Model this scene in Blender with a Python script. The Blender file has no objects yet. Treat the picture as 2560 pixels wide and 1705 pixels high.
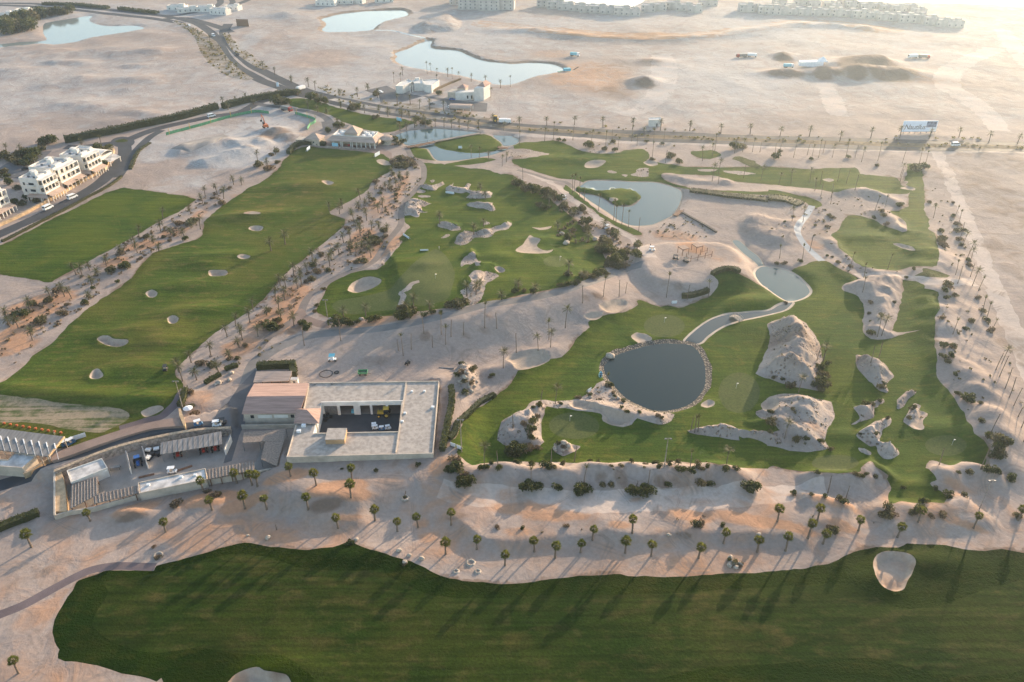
import bpy, math, random
import numpy as np
from mathutils import Vector, Matrix
from mathutils.geometry import delaunay_2d_cdt
R = math.radians
rng = random.Random(7)
nrg = np.random.RandomState(11)
scene = bpy.context.scene
COL = scene.collection

# ---------------------------------------------------------------- camera model (drone, 150 m up, 28 mm equivalent)
CAM_H, FOC, CX, CY, PITCH = 150.0, 1830.0, 1177.0, 784.0, R(32.5)
SP, CP = math.sin(PITCH), math.cos(PITCH)

def unproject(pts, z=0.0):
    """photo-survey coordinates -> world XY on the level z"""
    p = np.atleast_2d(np.asarray(pts, float))
    u = (p[:, 0] - CX) / FOC
    v = (CY - p[:, 1]) / FOC
    dy = CP + v * SP
    dz = -SP + v * CP
    t = (np.asarray(z) - CAM_H) / dz
    return np.stack([u * t, dy * t], 1)

def T(c, r, s):
    """survey tile (column, row) + 'u,v u,v ...' -> survey coordinates"""
    a = np.array([[float(q) for q in w.split(',')] for w in s.split()])
    return np.stack([c * 588.5 + a[:, 0] * .2499, r * 391.75 + a[:, 1] * .2499], 1)

def D(s):
    return np.array([[float(q) for q in w.split(',')] for w in s.split()])

def cat(*a):
    return np.concatenate(a)

def ell(c, r, u, v, ru, rv, n=28):
    a = np.linspace(0, 2 * np.pi, n, endpoint=False)
    return np.stack([c * 588.5 + (u + ru * np.cos(a)) * .2499, r * 391.75 + (v + rv * np.sin(a)) * .2499], 1)

def smooth(p, closed=True, n=4):
    """Catmull-Rom"""
    p = np.asarray(p, float)
    N = len(p)
    if N < 3:
        return p
    out = []
    m = N if closed else N - 1
    for i in range(m):
        if closed:
            a, b, c, d = p[(i - 1) % N], p[i], p[(i + 1) % N], p[(i + 2) % N]
        else:
            a, b, c, d = p[max(i - 1, 0)], p[i], p[i + 1], p[min(i + 2, N - 1)]
        for k in range(n):
            t = k / n
            out.append(.5 * ((2 * b) + (c - a) * t + (2 * a - 5 * b + 4 * c - d) * t * t + (3 * b - a - 3 * c + d) * t ** 3))
    if not closed:
        out.append(p[-1])
    return np.array(out)

def strip(p, w, n=4):
    """world polyline -> polygon of width w (w may be a list along the line)"""
    p = smooth(p, False, n)
    d = np.gradient(p, axis=0)
    d /= np.maximum(np.linalg.norm(d, axis=1, keepdims=True), 1e-9)
    nn = np.stack([-d[:, 1], d[:, 0]], 1)
    w = np.interp(np.linspace(0, 1, len(p)), np.linspace(0, 1, len(np.atleast_1d(w))), np.atleast_1d(w))[:, None] / 2
    return np.concatenate([p + nn * w, (p - nn * w)[::-1]])

# ---------------------------------------------------------------- numpy noise
def _hash(ix, iy, s):
    h = (ix.astype(np.int64) * 374761393 + iy.astype(np.int64) * 668265263 + s * 974634777) & 0xffffffff
    h = ((h ^ (h >> 13)) * 1274126177) & 0xffffffff
    return ((h ^ (h >> 16)) & 0xffff) / 65535.0

def vnoise(x, y, s=0):
    ix, iy = np.floor(x), np.floor(y)
    fx, fy = x - ix, y - iy
    fx = fx * fx * fx * (fx * (fx * 6 - 15) + 10)
    fy = fy * fy * fy * (fy * (fy * 6 - 15) + 10)
    a, b = _hash(ix, iy, s), _hash(ix + 1, iy, s)
    c, d = _hash(ix, iy + 1, s), _hash(ix + 1, iy + 1, s)
    return (a * (1 - fx) + b * fx) * (1 - fy) + (c * (1 - fx) + d * fx) * fy

def fbm(x, y, wl, oct=3, s=0):
    v, a, n = 0, 1, 0
    for o in range(oct):
        k = 2 ** o / wl
        v = v + a * (vnoise(x * k + 17.3 * o, y * k - 9.1 * o, s + o) - .5)
        n += a
        a *= .5
    return v / n * 2          # about -1..1

# ---------------------------------------------------------------- polygon tools
def sstep(t):
    t = np.clip(t, 0, 1)
    return t * t * (3 - 2 * t)

def seg_dist(P, A, B):
    """P (n,2); segments A->B (m,2): nearest distance, index of nearest segment, signed side"""
    best = np.full(len(P), 1e9)
    side = np.zeros(len(P))
    par = np.zeros(len(P))
    for i in range(len(A)):
        d = B[i] - A[i]
        L = max(d @ d, 1e-12)
        q = P - A[i]
        t = np.clip((q @ d) / L, 0, 1)
        r = q - t[:, None] * d
        dd = (r * r).sum(1)
        m = dd < best
        best[m] = dd[m]
        side[m] = (d[0] * q[m, 1] - d[1] * q[m, 0])
        par[m] = i + t[m]
    return np.sqrt(best), side, par

def inside(P, poly):
    x, y = P[:, 0], P[:, 1]
    c = np.zeros(len(P), bool)
    a = poly
    b = np.roll(poly, -1, 0)
    for (x1, y1), (x2, y2) in zip(a, b):
        if y1 == y2:
            continue
        m = ((y1 > y) != (y2 > y))
        c ^= m & (x < (x2 - x1) * (y - y1) / (y2 - y1) + x1)
    return c

def near(P, pts, m):
    lo, hi = pts.min(0) - m, pts.max(0) + m
    return np.nonzero((P[:, 0] > lo[0]) & (P[:, 0] < hi[0]) & (P[:, 1] > lo[1]) & (P[:, 1] < hi[1]))[0]

def sdf(P, poly):
    """positive inside"""
    d, _, _ = seg_dist(P, poly, np.roll(poly, -1, 0))
    return np.where(inside(P, poly), d, -d)
# ---------------------------------------------------------------- relief
FEAT = []   # (function P->dh)

def ridge(dpts, H, wl, wr, bumps=.35, s=0, taper=True, tp=7):
    """ridge along a crest line surveyed at its height; wl / wr: fall-off width (m) on either side of the line's direction"""
    p = smooth(unproject(dpts, H), False, 4)
    A, B = p[:-1], p[1:]
    n = len(A)
    def f(P, out):
        i = near(P, p, 2.6 * max(wl, wr))
        if not len(i):
            return
        d, sd, par = seg_dist(P[i], A, B)
        w = np.where(sd > 0, wl, wr)
        k = np.exp(-(d / w) ** 2)
        if taper:
            k *= sstep(np.minimum(par, n - par) / n * tp)
        h = H * (1 + bumps * fbm(P[i, 0], P[i, 1], 9, 2, s))
        out[i] += h * k
    FEAT.append(f)

def mound(dpoly, H, W, rough=.35, s=0, sm=True):
    p = unproject(dpoly, 0)
    p = smooth(p, True, 3) if sm else p
    def f(P, out):
        i = near(P, p, 0)
        if not len(i):
            return
        d = sdf(P[i], p)
        k = sstep(d / W)
        rg = 1 - np.abs(fbm(P[i, 0], P[i, 1], 4.5, 3, s + 7))
        out[i] += np.where(d > 0, H * k * (.88 + rough * (fbm(P[i, 0], P[i, 1], 7, 3, s) + .55 * (rg - .75))) * 1.0 + np.minimum(k * 2, 1) * min(H, 2.5) * .2 * (1 - np.abs(fbm(P[i, 0], P[i, 1], 2.2, 2, s + 9)) * 2.4) + .28 * sstep(d / .8), 0)
    FEAT.append(f)

def bump(d, rx, ry, H, rot=0):
    c = unproject(np.array([d]), 0)[0]
    cs, sn = math.cos(R(rot)), math.sin(R(rot))
    def f(P, out):
        q = P - c
        u = (q[:, 0] * cs + q[:, 1] * sn) / rx
        v = (-q[:, 0] * sn + q[:, 1] * cs) / ry
        out += H * np.exp(-(u * u + v * v))
    FEAT.append(f)

def step(dpoly, H, W):
    p = unproject(dpoly, H)
    def f(P, out):
        i = near(P, p, W)
        if len(i):
            out[i] += H * sstep(1 + sdf(P[i], p) / W)
    FEAT.append(f)

# long berm below the lower course
ridge(D("1035,1040 1048,1062 1090,1077 1130,1070 1177,1072 1225,1078 1265,1070 1300,1078 1345,1066 1395,1076 1440,1068 1490,1078 1540,1068 1590,1078 1640,1068 1690,1080 1735,1078 1760,1084"), 3.4, 3.4, 5.2, .45, 3)
ridge(D("1835,1092 1880,1086 1930,1086 1975,1084 2005,1063 2030,1075 2045,1098"), 2.6, 2.5, 4.5, .4, 5)
ridge(D("2132,1062 2180,1078 2225,1066 2270,1078 2310,1082"), 2.6, 2.5, 4.5, .4, 7)
ridge(D("1835,1140 1880,1143 1930,1155 1970,1168"), 1.6, 2.5, 4, .3, 8)
ridge(D("1990,1178 2060,1160 2110,1166 2180,1160 2230,1140"), 1.4, 2.5, 4, .3, 9)
# right-hand ridge beside the dirt road
ridge(D("2130,480 2145,560 2160,640 2170,700 2185,760 2205,815 2235,850 2262,900 2288,950 2315,1000 2345,1060 2380,1130"), 3.6, 7, 9, .45, 12)
ridge(D("2195,560 2212,640 2235,720 2262,790 2300,860 2345,950"), 1.6, 5, 5, .5, 13)
# low terrace edge across the palm strip
ridge(D("940,1176 988,1176 1039,1181 1077,1206 1115,1231 1177,1235 1277,1228 1352,1224 1390,1217 1427,1223 1477,1226 1552,1218 1627,1217 1766,1219 1816,1221 1850,1236 1866,1258"), 1.7, 18, 2.8, .2, 21)
ridge(D("2010,1195 2080,1205 2160,1205 2230,1195 2300,1190"), 1.1, 9, 3, .2, 22)
ridge(D("560,1165 620,1150 690,1160 740,1180 800,1190 860,1188"), 1.2, 6, 3, .4, 23)
ridge(D("60,1215 130,1195 250,1185 330,1180 420,1165"), .8, 6, 4, .4, 24)
# shaded scarp below the gravel service road
ridge(D("700,765 850,757 960,748 1080,722 1177,702 1260,684 1340,664 1385,652 1470,640 1540,640"), 6.0, 60, 13, .05, 31, True, 3.0)
ridge(D("1090,862 1130,852 1180,838 1230,815 1275,800 1320,772 1360,742 1400,720 1450,700"), 1.6, 4, 4, .5, 32)
# plateau with the pergolas
step(smooth(D("1480,575 1530,560 1600,558 1655,560 1690,585 1705,612 1690,640 1640,640 1600,650 1550,645 1500,630"), True, 3), 3.4, 8)
mound(D("1700,500 1740,492 1800,505 1860,500 1850,545 1800,570 1740,556 1700,530"), 2.0, 7, .5, 33)
# mounds on the lower course
mound(D("1765,745 1800,733 1840,735 1870,770 1888,800 1885,850 1890,895 1840,890 1800,880 1745,860 1740,850 1760,810 1770,780"), 6.0, 8, .4, 41)
mound(cat(T(3, 2, "0,540 60,500 200,480 320,490 450,530 585,565 590,640 610,710 570,780 520,920 560,985 400,1020 200,1000 0,960"), D("1740,985 1700,968 1745,958 1735,945 1765,930")), 4.5, 9, .45, 42)
mound(T(2, 2, "1610,830 1750,800 1950,770 2080,820 2355,860 2440,960 2355,950 2100,905 1900,885 1700,860"), 2.4, 2.6, .3, 43)
mound(T(3, 2, "820,140 900,150 960,175 1030,190 1080,220 1100,270 1150,325 1110,370 1095,410 1105,470 1070,475 1000,440 950,390 870,330 825,240"), 2.8, 4, .5, 44)
mound(T(3, 2, "1175,610 1190,540 1250,490 1290,460 1350,465 1345,500 1280,540 1220,620"), 1.6, 2, .5, 45)
mound(T(3, 2, "785,610 830,600 880,600 940,570 1000,540 1060,535 1060,560 1000,600 980,690 920,720 860,745 820,760 770,760 820,730 840,690"), 1.9, 2.4, .5, 46)
mound(T(3, 2, "1245,710 1300,640 1340,580 1395,590 1390,640 1400,680 1380,720 1310,770 1250,740"), 1.5, 2.2, .5, 47)
mound(T(3, 2, "805,870 850,820 930,780 1000,740 1080,705 1130,705 1120,770 1060,820 1030,880 1030,930 1120,960 1190,1000 1205,1050 1130,1100 1060,1080 1010,1030 1000,970 940,970 880,930"), 2.3, 3, .35, 48)
mound(T(3, 2, "838,1000 880,993 942,1035 932,1062 880,1047"), 1.1, 1.5, .5, 49)
mound(T(2, 2, "380,980 420,930 500,925 540,960 560,1000 530,1040 460,1060 390,1020"), 2.2, 3, .6, 50)
mound(T(2, 2, "-130,920 -110,800 -60,720 100,650 200,610 310,610 290,680 270,760 260,860 295,940 200,1000 100,985 0,985"), 2.4, 4, .6, 51)
ridge(T(2, 2, "700,545 800,600 950,640 1080,665 1200,690 1330,700 1430,735"), 1.5, 3.2, 2.6, .3, 52)
mound(T(3, 1, "690,1060 900,985 1200,990 1250,1050 1240,1150 1200,1250 1140,1450 1100,1480 1200,1520 1000,1560 890,1500 880,1400 890,1280 850,1200 750,1120"), 3.2, 6, .4, 53)
mound(T(1, 2, "1850,260 1900,215 1990,230 2040,300 2050,400 2000,480 1900,510 1830,420"), 3.0, 4, .7, 54)
# rough sand round the right-hand green
ridge(T(3, 1, "600,190 820,165 960,180 1100,230 1250,290"), 1.8, 4, 3.5, .4, 55)
ridge(T(3, 1, "1000,330 1090,400 1160,480 1240,560"), 1.8, 3.5, 4.5, .4, 56)
ridge(T(3, 1, "540,600 640,700 760,800 880,880 1050,930 1250,910"), 1.5, 3, 3, .4, 57)
ridge(T(3, 1, "380,1000 520,860 700,950 820,1000"), .9, 5, 4, .4, 58)
ridge(T(2, 1, "1350,40 1480,40 1700,90 1900,100 2050,90"), 1.2, 4, 3, .3, 59)
ridge(T(2, 1, "1560,150 1750,190 2000,215 2355,240 2600,270"), 1.0, 9, 4, .15, 60)
# stony islands of the middle course
for q, (H, s) in (("1370,300 1500,275 1540,300 1610,305 1530,340 1540,370 1590,380 1520,400 1500,430 1430,415 1360,410", (1.6, 61)),
                  ("1670,510 1700,480 1760,480 1850,505 1885,530 1860,550 1790,555 1720,530", (1.1, 62)),
                  ("1835,640 1860,600 1920,570 2000,570 2080,555 2180,530 2270,495 2355,485 2330,540 2250,555 2180,580 2170,610 2100,625 2020,620 1960,660 1900,690 1840,680", (1.4, 63)),
                  ("1890,840 1930,790 1960,765 2010,765 2020,800 2050,860 2075,885 2030,885 1980,870 1930,870 1890,895", (1.3, 64)),
                  ("1970,960 2020,935 2120,940 2230,970 2190,1010 2120,1050 2100,1110 2100,1150 2000,1240 1930,1210 1880,1140 1890,1110 1980,1050 1975,1000", (1.3, 65)),
                  ("1500,140 1560,135 1620,145 1680,120 1720,105 1730,125 1680,155 1640,190 1580,180", (1.2, 66)),
                  ("1740,175 1790,130 1830,110 1800,145 1900,165 1940,125 1980,135 1950,170 1990,195 2100,205 2160,195 2165,245 2060,262 1940,255 1960,220 1840,200", (1.3, 67)),
                  ("1940,310 2000,300 2100,305 2180,300 2175,320 2205,355 2170,380 2090,355 1960,335", (1.4, 68)),
                  ("1130,870 1230,760 1320,650 1330,670 1240,790 1150,890 1090,915", (1.4, 69))):
    mound(T(1, 1, q), H, 2.6, .55, s)
# shaping of the driving range and of the lawns
for c, r, u, v, rx, ry, H, ro in ((0, 1, 1250, 1480, 16, 5, 1.5, 12), (0, 1, 1750, 1300, 15, 5, 1.7, 14), (0, 1, 1700, 1060, 13, 4.5, 1.3, 12), (0, 1, 2000, 790, 14, 4, 1.2, 8),
                                  (0, 1, 1900, 870, 9, 4, 1.1, 0), (0, 1, 2180, 440, 14, 5, 1.3, 4), (1, 1, 450, 150, 17, 7, 1.6, 6), (1, 1, 100, 400, 16, 4, 1.2, 8),
                                  (0, 2, 1250, 260, 12, 6, 1.2, 10), (0, 2, 1450, 20, 10, 5, 1.2, 0), (0, 2, 400, 470, 40, 4, 1.1, -6), (0, 2, 1100, 560, 30, 4, 1.0, -3), (0, 2, 1480, 560, 14, 4, 1.0, 22),
                                  (1, 1, 1250, 900, 14, 5, 1.0, 12), (1, 1, 1560, 940, 6, 4, 1.2, 30), (1, 1, 2240, 880, 7, 5, 1.1, 0), (2, 1, 320, 690, 9, 5, 1.3, 0), (2, 1, 2050, 1030, 12, 7, 2.0, 0),
                                  (2, 1, 2150, 1210, 14, 5, 1.6, 8), (2, 2, 620, 640, 18, 4, 1.1, 0), (2, 1, 500, 230, 10, 6, .8, 0), (3, 1, 900, 620, 16, 5, 1.0, 0), (3, 1, 350, 210, 18, 5, .8, -8),
                                  (3, 2, 1650, 830, 11, 5, 1.1, 0), (3, 2, 700, 870, 8, 3, .8, 0), (3, 2, 1350, 1340, 10, 3, .9, 0), (2, 0, 500, 1470, 24, 6, 1.4, 0), (1, 0, 450, 940, 24, 6, 1.2, 0)):
    bump(T(c, r, "%d,%d" % (u, v))[0], rx, ry, H, ro)
for u, v, rx, ry, H in ((1250, 1390, 14, 5, 1.5), (3, 3, .1, .1, 0)):
    pass
bump(T(3, 3, "1480,480")[0], 10, 4, 1.5, 0)
bump(T(3, 3, "1000,640")[0], 8, 4, 1.0, 0)
bump(T(1, 3, "300,1500")[0], 9, 4, 1.6, 0)
bump(T(1, 3, "900,420")[0], 12, 3, .9, 0)
# spoil heaps and earthworks
mound(T(1, 0, "1440,240 1600,180 1750,135 1890,170 1870,270 1700,290 1500,310"), 5, 14, .3, 71)
ridge(T(0, 0, "1560,1370 1800,1330 2050,1290 2250,1290 2355,1270 2500,1240"), 2.6, 9, 7, .7, 72)
ridge(T(0, 0, "1800,1480 2000,1420 2200,1370 2330,1330"), 2.6, 7, 6, .7, 73)
ridge(T(1, 0, "-20,1380 60,1330 150,1300"), 1.6, 6, 5, .5, 74)
ridge(T(2, 0, "-330,270 0,250 400,290 800,325 1300,340 1800,315 2355,240 2755,205 3255,235 3590,280"), 3.0, 10, 10, .15, 75)
for c, r, u, v, rx, ry, H in ((3, 0, 780, 590, 22, 14, 5), (3, 0, 570, 630, 16, 10, 4), (3, 0, 1030, 585, 14, 10, 4.5), (3, 0, 1110, 690, 26, 12, 6), (3, 0, 815, 690, 13, 9, 5), (3, 0, 520, 690, 12, 8, 5), (3, 0, 160, 680, 22, 8, 3.5),
                              (2, 0, 1220, 760, 12, 10, 5), (3, 0, 150, 520, 8, 8, 4), (1, 0, 280, 140, 14, 12, 3), (1, 0, 170, 1210, 9, 6, 3.0), (1, 0, 280, 1265, 8, 5, 2.2), (0, 3, 1210, 40, 5.5, 2.6, 1.5),
                              (0, 2, 1850, 1490, 7, 3, 1.0), (1, 2, 700, 1500, 9, 3, 1.1), (1, 2, 1090, 175, 6, 3, .8), (3, 3, 560, 110, 6, 3, 1.0), (2, 0, 1320, 570, 14, 10, 2)):
    bump(T(c, r, "%d,%d" % (u, v))[0], rx, ry, H)
for k in range(26):
    a = T(0, 0, "%d,%d" % (rng.randint(40, 1500), rng.randint(420, 1150)))[0]
    bump(a, rng.uniform(8, 22), rng.uniform(6, 14), rng.uniform(.8, 2.2), rng.uniform(-20, 40))
step(T(1, 2, "283,1068 1632,1036 1690,368 1790,380 1760,1000 1500,1230 900,1290 330,1250 268,1180"), 3.1, 13)
# road embankment above the sunken service yard
step(T(0, 2, "500,1180 700,1100 1000,990 1250,910 1500,850 1750,805 2120,780 2120,600 1700,690 1200,810 800,960 560,1080 300,1190"), 2.6, 1.6)

def base_height(P):
    out = np.zeros(len(P))
    for f in FEAT:
        f(P, out)
    return out

def place(dpts, hf, it=4):
    """survey points -> world XY lying on the relief hf"""
    z = np.zeros(len(dpts))
    for _ in range(it):
        p = unproject(dpts, z)
        z = .5 * z + .5 * hf(p) if _ else hf(p)
    return unproject(dpts, z)

# ---------------------------------------------------------------- zones of the ground sheet, later ones on top
ZONES = []  # dict(name, cls, poly(world), label, cat)

def ragged(p, amp):
    out = []
    n = len(p)
    for i in range(n):
        a, b = p[i], p[(i + 1) % n]
        L = np.hypot(*(b - a))
        k = max(1, min(int(L / 1.3), 60))
        for j in range(k):
            out.append(a + (b - a) * j / k)
    q = np.array(out)
    far = np.clip(np.hypot(q[:, 0], q[:, 1]) / 250, 1, 3)
    q[:, 0] += amp * far * 1.6 * fbm(q[:, 0], q[:, 1], 3.2, 2, 401)
    q[:, 1] += amp * far * 1.6 * fbm(q[:, 0], q[:, 1], 3.2, 2, 402)
    return q

def zone(name, cls, poly, label, category, world=False, sm=3, group=None, **kw):
    p = np.asarray(poly, float)
    if not world:
        p = smooth(p, True, sm) if sm else p
        p = place(p, base_height)
    z = dict(name=name, cls=cls, poly=p, label=label, cat=category, group=group)
    z.update(kw)
    if cls in ('lawn', 'range', 'rough', 'tee', 'scrubgrass', 'mound', 'bunker', 'fairway', 'green', 'bank', 'track'):
        z['fine'] = ragged(p, {'mound': .45, 'fairway': .12, 'green': .1, 'bunker': .16, 'track': .5, 'bank': .6, 'scrubgrass': .5}.get(cls, .3))
    ZONES.append(z)
    return z

def line(name, cls, pts, w, label, category, n=4, z0=0, **kw):
    p = place(np.asarray(pts, float), base_height)
    return zone(name, cls, strip(p, w, n), label, category, world=True, **kw)

# ---- lawns
zone('lawn', 'lawn', T(0, 1, "-120,740 0,690 100,650 300,540 500,440 700,345 850,265 1000,200 1130,165 1300,180 1500,205 1700,230 1800,258 1700,340 1600,395 1450,480 1300,570 1130,665 950,770 800,850 650,930 480,1020 440,1022 250,992 100,968 0,955 -120,950"),
     'flat rectangular lawn between the curved road and a strip of date palms', 'lawn', sm=1)
zone('lawn', 'range', cat(T(0, 2, "-140,470 -100,450 0,385 50,360 130,300 230,215 290,130 380,70 490,0"), T(0, 1, "600,1450 760,1310 900,1200 1100,1070 1220,980 1300,880 1400,770 1550,720 1700,670 1830,625 1865,580 1870,500 1900,440 2050,320 2200,220 2300,150"),
     T(1, 1, "0,130 80,90 150,30"), T(1, 0, "200,1560 290,1440 380,1375 480,1350 700,1370 900,1385 1100,1395 1180,1430 1260,1500 1240,1568"), T(1, 1, "1170,50 1060,120 1030,180 930,250 820,310 710,360 680,400 720,420 790,440 825,470 790,530 700,610 550,720 430,830 350,880 260,960 160,1070 80,1170 0,1240"),
     T(0, 1, "2200,1360 2070,1430 1900,1560"), T(0, 2, "1780,100 1700,180 1640,250 1605,300 1620,340 1690,400 1670,480 1570,600 1490,680 1300,760 1180,800 1000,870 870,915 700,965 560,990 500,985 300,950 0,930 -140,925")),
     'long driving range lawn with a chain of round bunkers', 'lawn', sm=2)
zone('lawn', 'lawn', cat(T(1, 0, "1480,1485 1540,1500 1700,1510 1900,1540"), D("1080,388 1125,392 1150,402 1180,404 1200,424"), T(2, 1, "0,60 100,120 240,150 340,215 380,300 560,430 640,520 700,560 790,640 800,700 860,800 850,880 800,960 620,1030 400,1085 200,1125 0,1165"),
     T(1, 1, "2280,1195 2150,1205 2000,1235 1880,1255 1750,1265 1600,1285 1450,1305 1290,1340 1150,1345 900,1385 800,1385 620,1340 555,1290 590,1200 650,1100 680,1050 780,990 900,940 1000,922 1100,915 1150,880 1230,780 1330,660 1320,620 1420,520 1370,490 1360,400 1390,300 1440,230 1510,140 1548,60 1562,0")),
     'middle golf course lawn dotted with stony islands', 'lawn', sm=2)
zone('lawn', 'lawn', cat(T(2, 0, "0,1330 40,1312 180,1310 370,1295 480,1320 600,1370 700,1400 850,1410 1000,1390 1150,1365 1220,1375 1265,1430 1240,1480 1260,1500 1350,1495 1600,1530 1900,1545 2355,1535"), T(3, 0, "400,1560 800,1540"), T(3, 1, "850,30 960,40 1080,50 1200,70 1215,110 1250,140 1330,170 1300,205 1200,215 1000,190 900,150 820,160 700,180 600,195 400,165 250,150 0,130"),
     T(2, 1, "2200,120 2050,105 1900,60 1700,40 1530,35 1400,20 1370,60 1480,120 1600,150 1700,180 2000,190 2200,200 2355,195"), T(3, 1, "0,180 150,200 350,240 420,265 490,300 480,335 380,340 350,300 200,245 0,235"),
     T(2, 1, "2355,230 2200,225 2000,210 1700,195 1600,165 1480,140 1300,102 1000,92 800,90 660,100 550,82 400,65 200,5"), D("1195,385 1175,372 1180,366 1200,358 1190,348")),
     'far upper fairway below the dual carriageway', 'lawn', sm=2)
zone('lawn', 'lawn', T(3, 1, "1290,-60 1280,0 1270,70 1240,110 1330,170 1300,210 1290,270 1290,320 1200,370 1120,372 1180,420 1250,470 1280,530 1240,570 1080,520 950,450 850,415 730,415 690,470 650,550 575,602 640,660 650,720 740,790 830,870 920,900 1050,915 1180,930 1300,890 1450,885 1560,880 1560,700 1530,580 1480,540 1470,450 1440,370 1440,250 1435,100 1420,0 1400,-50"),
     'right-hand lawn around an oval bunker near the dirt road', 'lawn', sm=2)
zone('lawn', 'lawn', cat(T(1, 2, "1790,960 1800,920 1850,860 1900,780 1900,730 1950,670 2060,620 2200,520"), T(2, 2, "0,400 60,290 190,260 350,180 450,150 530,90 570,30"),
     T(2, 1, "600,1540 720,1450 700,1400 860,1330 900,1320 1010,1310 1100,1270 1165,1235 1150,1200 1190,1190 1280,1230 1370,1255 1430,1240 1530,1260 1620,1240 1740,1180 1830,1150 1890,1070 1900,1000 1850,950 1950,915 2050,930 2150,980 2260,1040 2355,1090"),
     T(3, 1, "100,1100 210,920 350,870 400,845 530,840 700,930 820,985 800,1010 720,1040 680,1070 700,1110 800,1140 850,1200 890,1260 880,1350 870,1430 880,1490 950,1550 1080,1555 1200,1520 1400,1462 1250,1490 1140,1470 1190,1350 1220,1200 1250,1100 1240,1010 1420,1010 1450,1080 1570,1110 1560,1180 1580,1270 1540,1350 1535,1500"),
     T(3, 2, "1550,100 1555,300 1590,380 1720,530 1800,650 1830,740 1880,800 1900,850 1980,910 2030,990 2000,1060 2000,1140 1850,1120 1780,1110 1700,1150 1550,1110 1480,1105 1460,1170 1530,1230 1560,1280 1500,1300 1490,1330 1580,1380 1640,1450 1620,1500 1500,1490 1400,1500 1240,1480 1110,1500 1120,1400 1140,1350 1090,1270 1110,1240 1000,1160 930,1120 860,1170 850,1210 600,1220 400,1215 250,1190 50,1150"),
     T(2, 2, "2355,1170 2200,1165 2000,1165 1800,1140 1600,1120 1450,1110 1350,1130 1100,1110 900,1135 800,1120 700,1120 600,1130 450,1110 300,1125 150,1115 0,1110"), T(1, 2, "2200,1130 2060,1130 1990,1150 1900,1080 1850,1030 1860,1000")),
     'lower golf course lawn around the round dark pond', 'lawn', sm=2)
zone('rough', 'rough', cat(T(0, 3, "740,640 900,590 1000,545 1250,540 1420,540 1440,490 1700,430 1900,375 2100,310 2250,295"), T(1, 3, "0,300 200,330 400,355 530,350 700,335 830,300 880,285 920,310 1050,355 1250,420 1430,470 1600,560 1700,600 1900,645 2150,665"),
     T(2, 3, "0,665 200,650 400,620 600,600 860,585 1000,590 1150,600 1400,605 1600,600 1900,575 2100,570"), T(3, 3, "0,550 250,530 450,500 650,445 850,360 1000,335 1200,340 1290,300 1450,305 1650,315 1750,345 1850,365 2000,370 2150,355 2355,385 2700,420 2800,2400"),
     D("1177,1900 500,1900"), T(0, 3, "1560,1640 1450,1560 1300,1520 1120,1480 950,1430 700,1390 520,1360 540,1280 500,1200 470,1120 500,1000 560,880 620,790 700,690")),
     'dark green rough edging the front fairway', 'lawn', sm=2)
zone('fairway', 'fairway', cat(T(0, 3, "950,650 1200,610 1450,560 1750,480 2050,400 2250,385"), T(1, 3, "0,405 130,430 300,490 450,540 650,550 900,552 1080,552 1150,530 1190,580 1250,620 1400,690 1600,770 1900,800"),
     T(2, 3, "0,795 300,775 600,768 900,772 1100,772 1400,765 1700,745 2000,720"), T(3, 3, "0,700 250,680 450,665 650,665 800,690 900,740 1000,790 1150,870 1300,900 1450,890 1650,850 1900,760 2100,690 2355,640 2700,600 2750,1440 2355,1480 1900,1520 1500,1480 1300,1430 1100,1370 950,1350 700,1350 300,1380 0,1410"),
     T(2, 3, "2100,1425 1800,1450 1500,1510 1300,1575"), D("1400,1640 900,1640"), T(1, 3, "600,1640 530,1540 450,1470 350,1390 250,1335 80,1325"), T(0, 3, "2100,1300 1800,1250 1500,1300 1250,1280 1000,1180 850,1050 900,900 1000,750")),
     'front fairway striped by long palm shadows', 'fairway', sm=2)
zone('lawn', 'lawn', T(1, 0, "250,930 330,905 450,905 600,940 750,990 900,1030 1050,1060 1200,1080 1350,1095 1480,1130 1400,1150 1300,1200 1150,1225 1000,1190 800,1120 680,1060 500,1010 350,980"),
     'narrow lawn between the clubhouse and the dual carriageway', 'lawn')
zone('lawn', 'lawn', T(1, 0, "1400,1370 1500,1352 1580,1370 1620,1430 1660,1475 1500,1460 1430,1430"), 'small lawn beside the lower clubhouse pond', 'lawn')
zone('lawn', 'lawn', T(1, 0, "1720,1525 1900,1475 2050,1452 2200,1470 2100,1500 1900,1520"), 'thin grass bank below the clubhouse pond', 'lawn')
zone('lawn', 'lawn', T(2, 1, "490,130 560,180 650,260 770,360 900,440 1010,490 1100,530 1170,560 1190,590 1120,590 1000,530 850,450 750,370 650,310 540,230 480,170"), 'grass bank beside the path along the heart shaped pond', 'lawn')
zone('lawn', 'lawn', T(2, 0, "1640,1400 1700,1390 1850,1383 1920,1430 1850,1460 1750,1462 1690,1445"), 'small raised tee lawn alone in the sand', 'lawn')
zone('lawn', 'scrubgrass', T(3, 1, "1360,965 1500,975 1650,985 1660,960 1550,920 1430,905 1420,940"), 'little dark tee lawn beside a sandy path', 'lawn')
zone('lawn', 'scrubgrass', T(2, 0, "2030,1470 2080,1445 2200,1480 2280,1530 2260,1550 2150,1520"), 'dark sloping grass tee near the upper road', 'lawn')
zone('tee_lawn', 'tee', T(0, 2, "-130,470 0,490 200,515 400,545 600,580 800,600 1000,615 1100,630 1170,660 1190,700 1150,750 1050,800 950,845 870,855 780,840 650,825 500,790 300,760 100,745 -130,720"), 'worn striped practice tee in front of the range canopy', 'lawn', sm=2)
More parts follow.
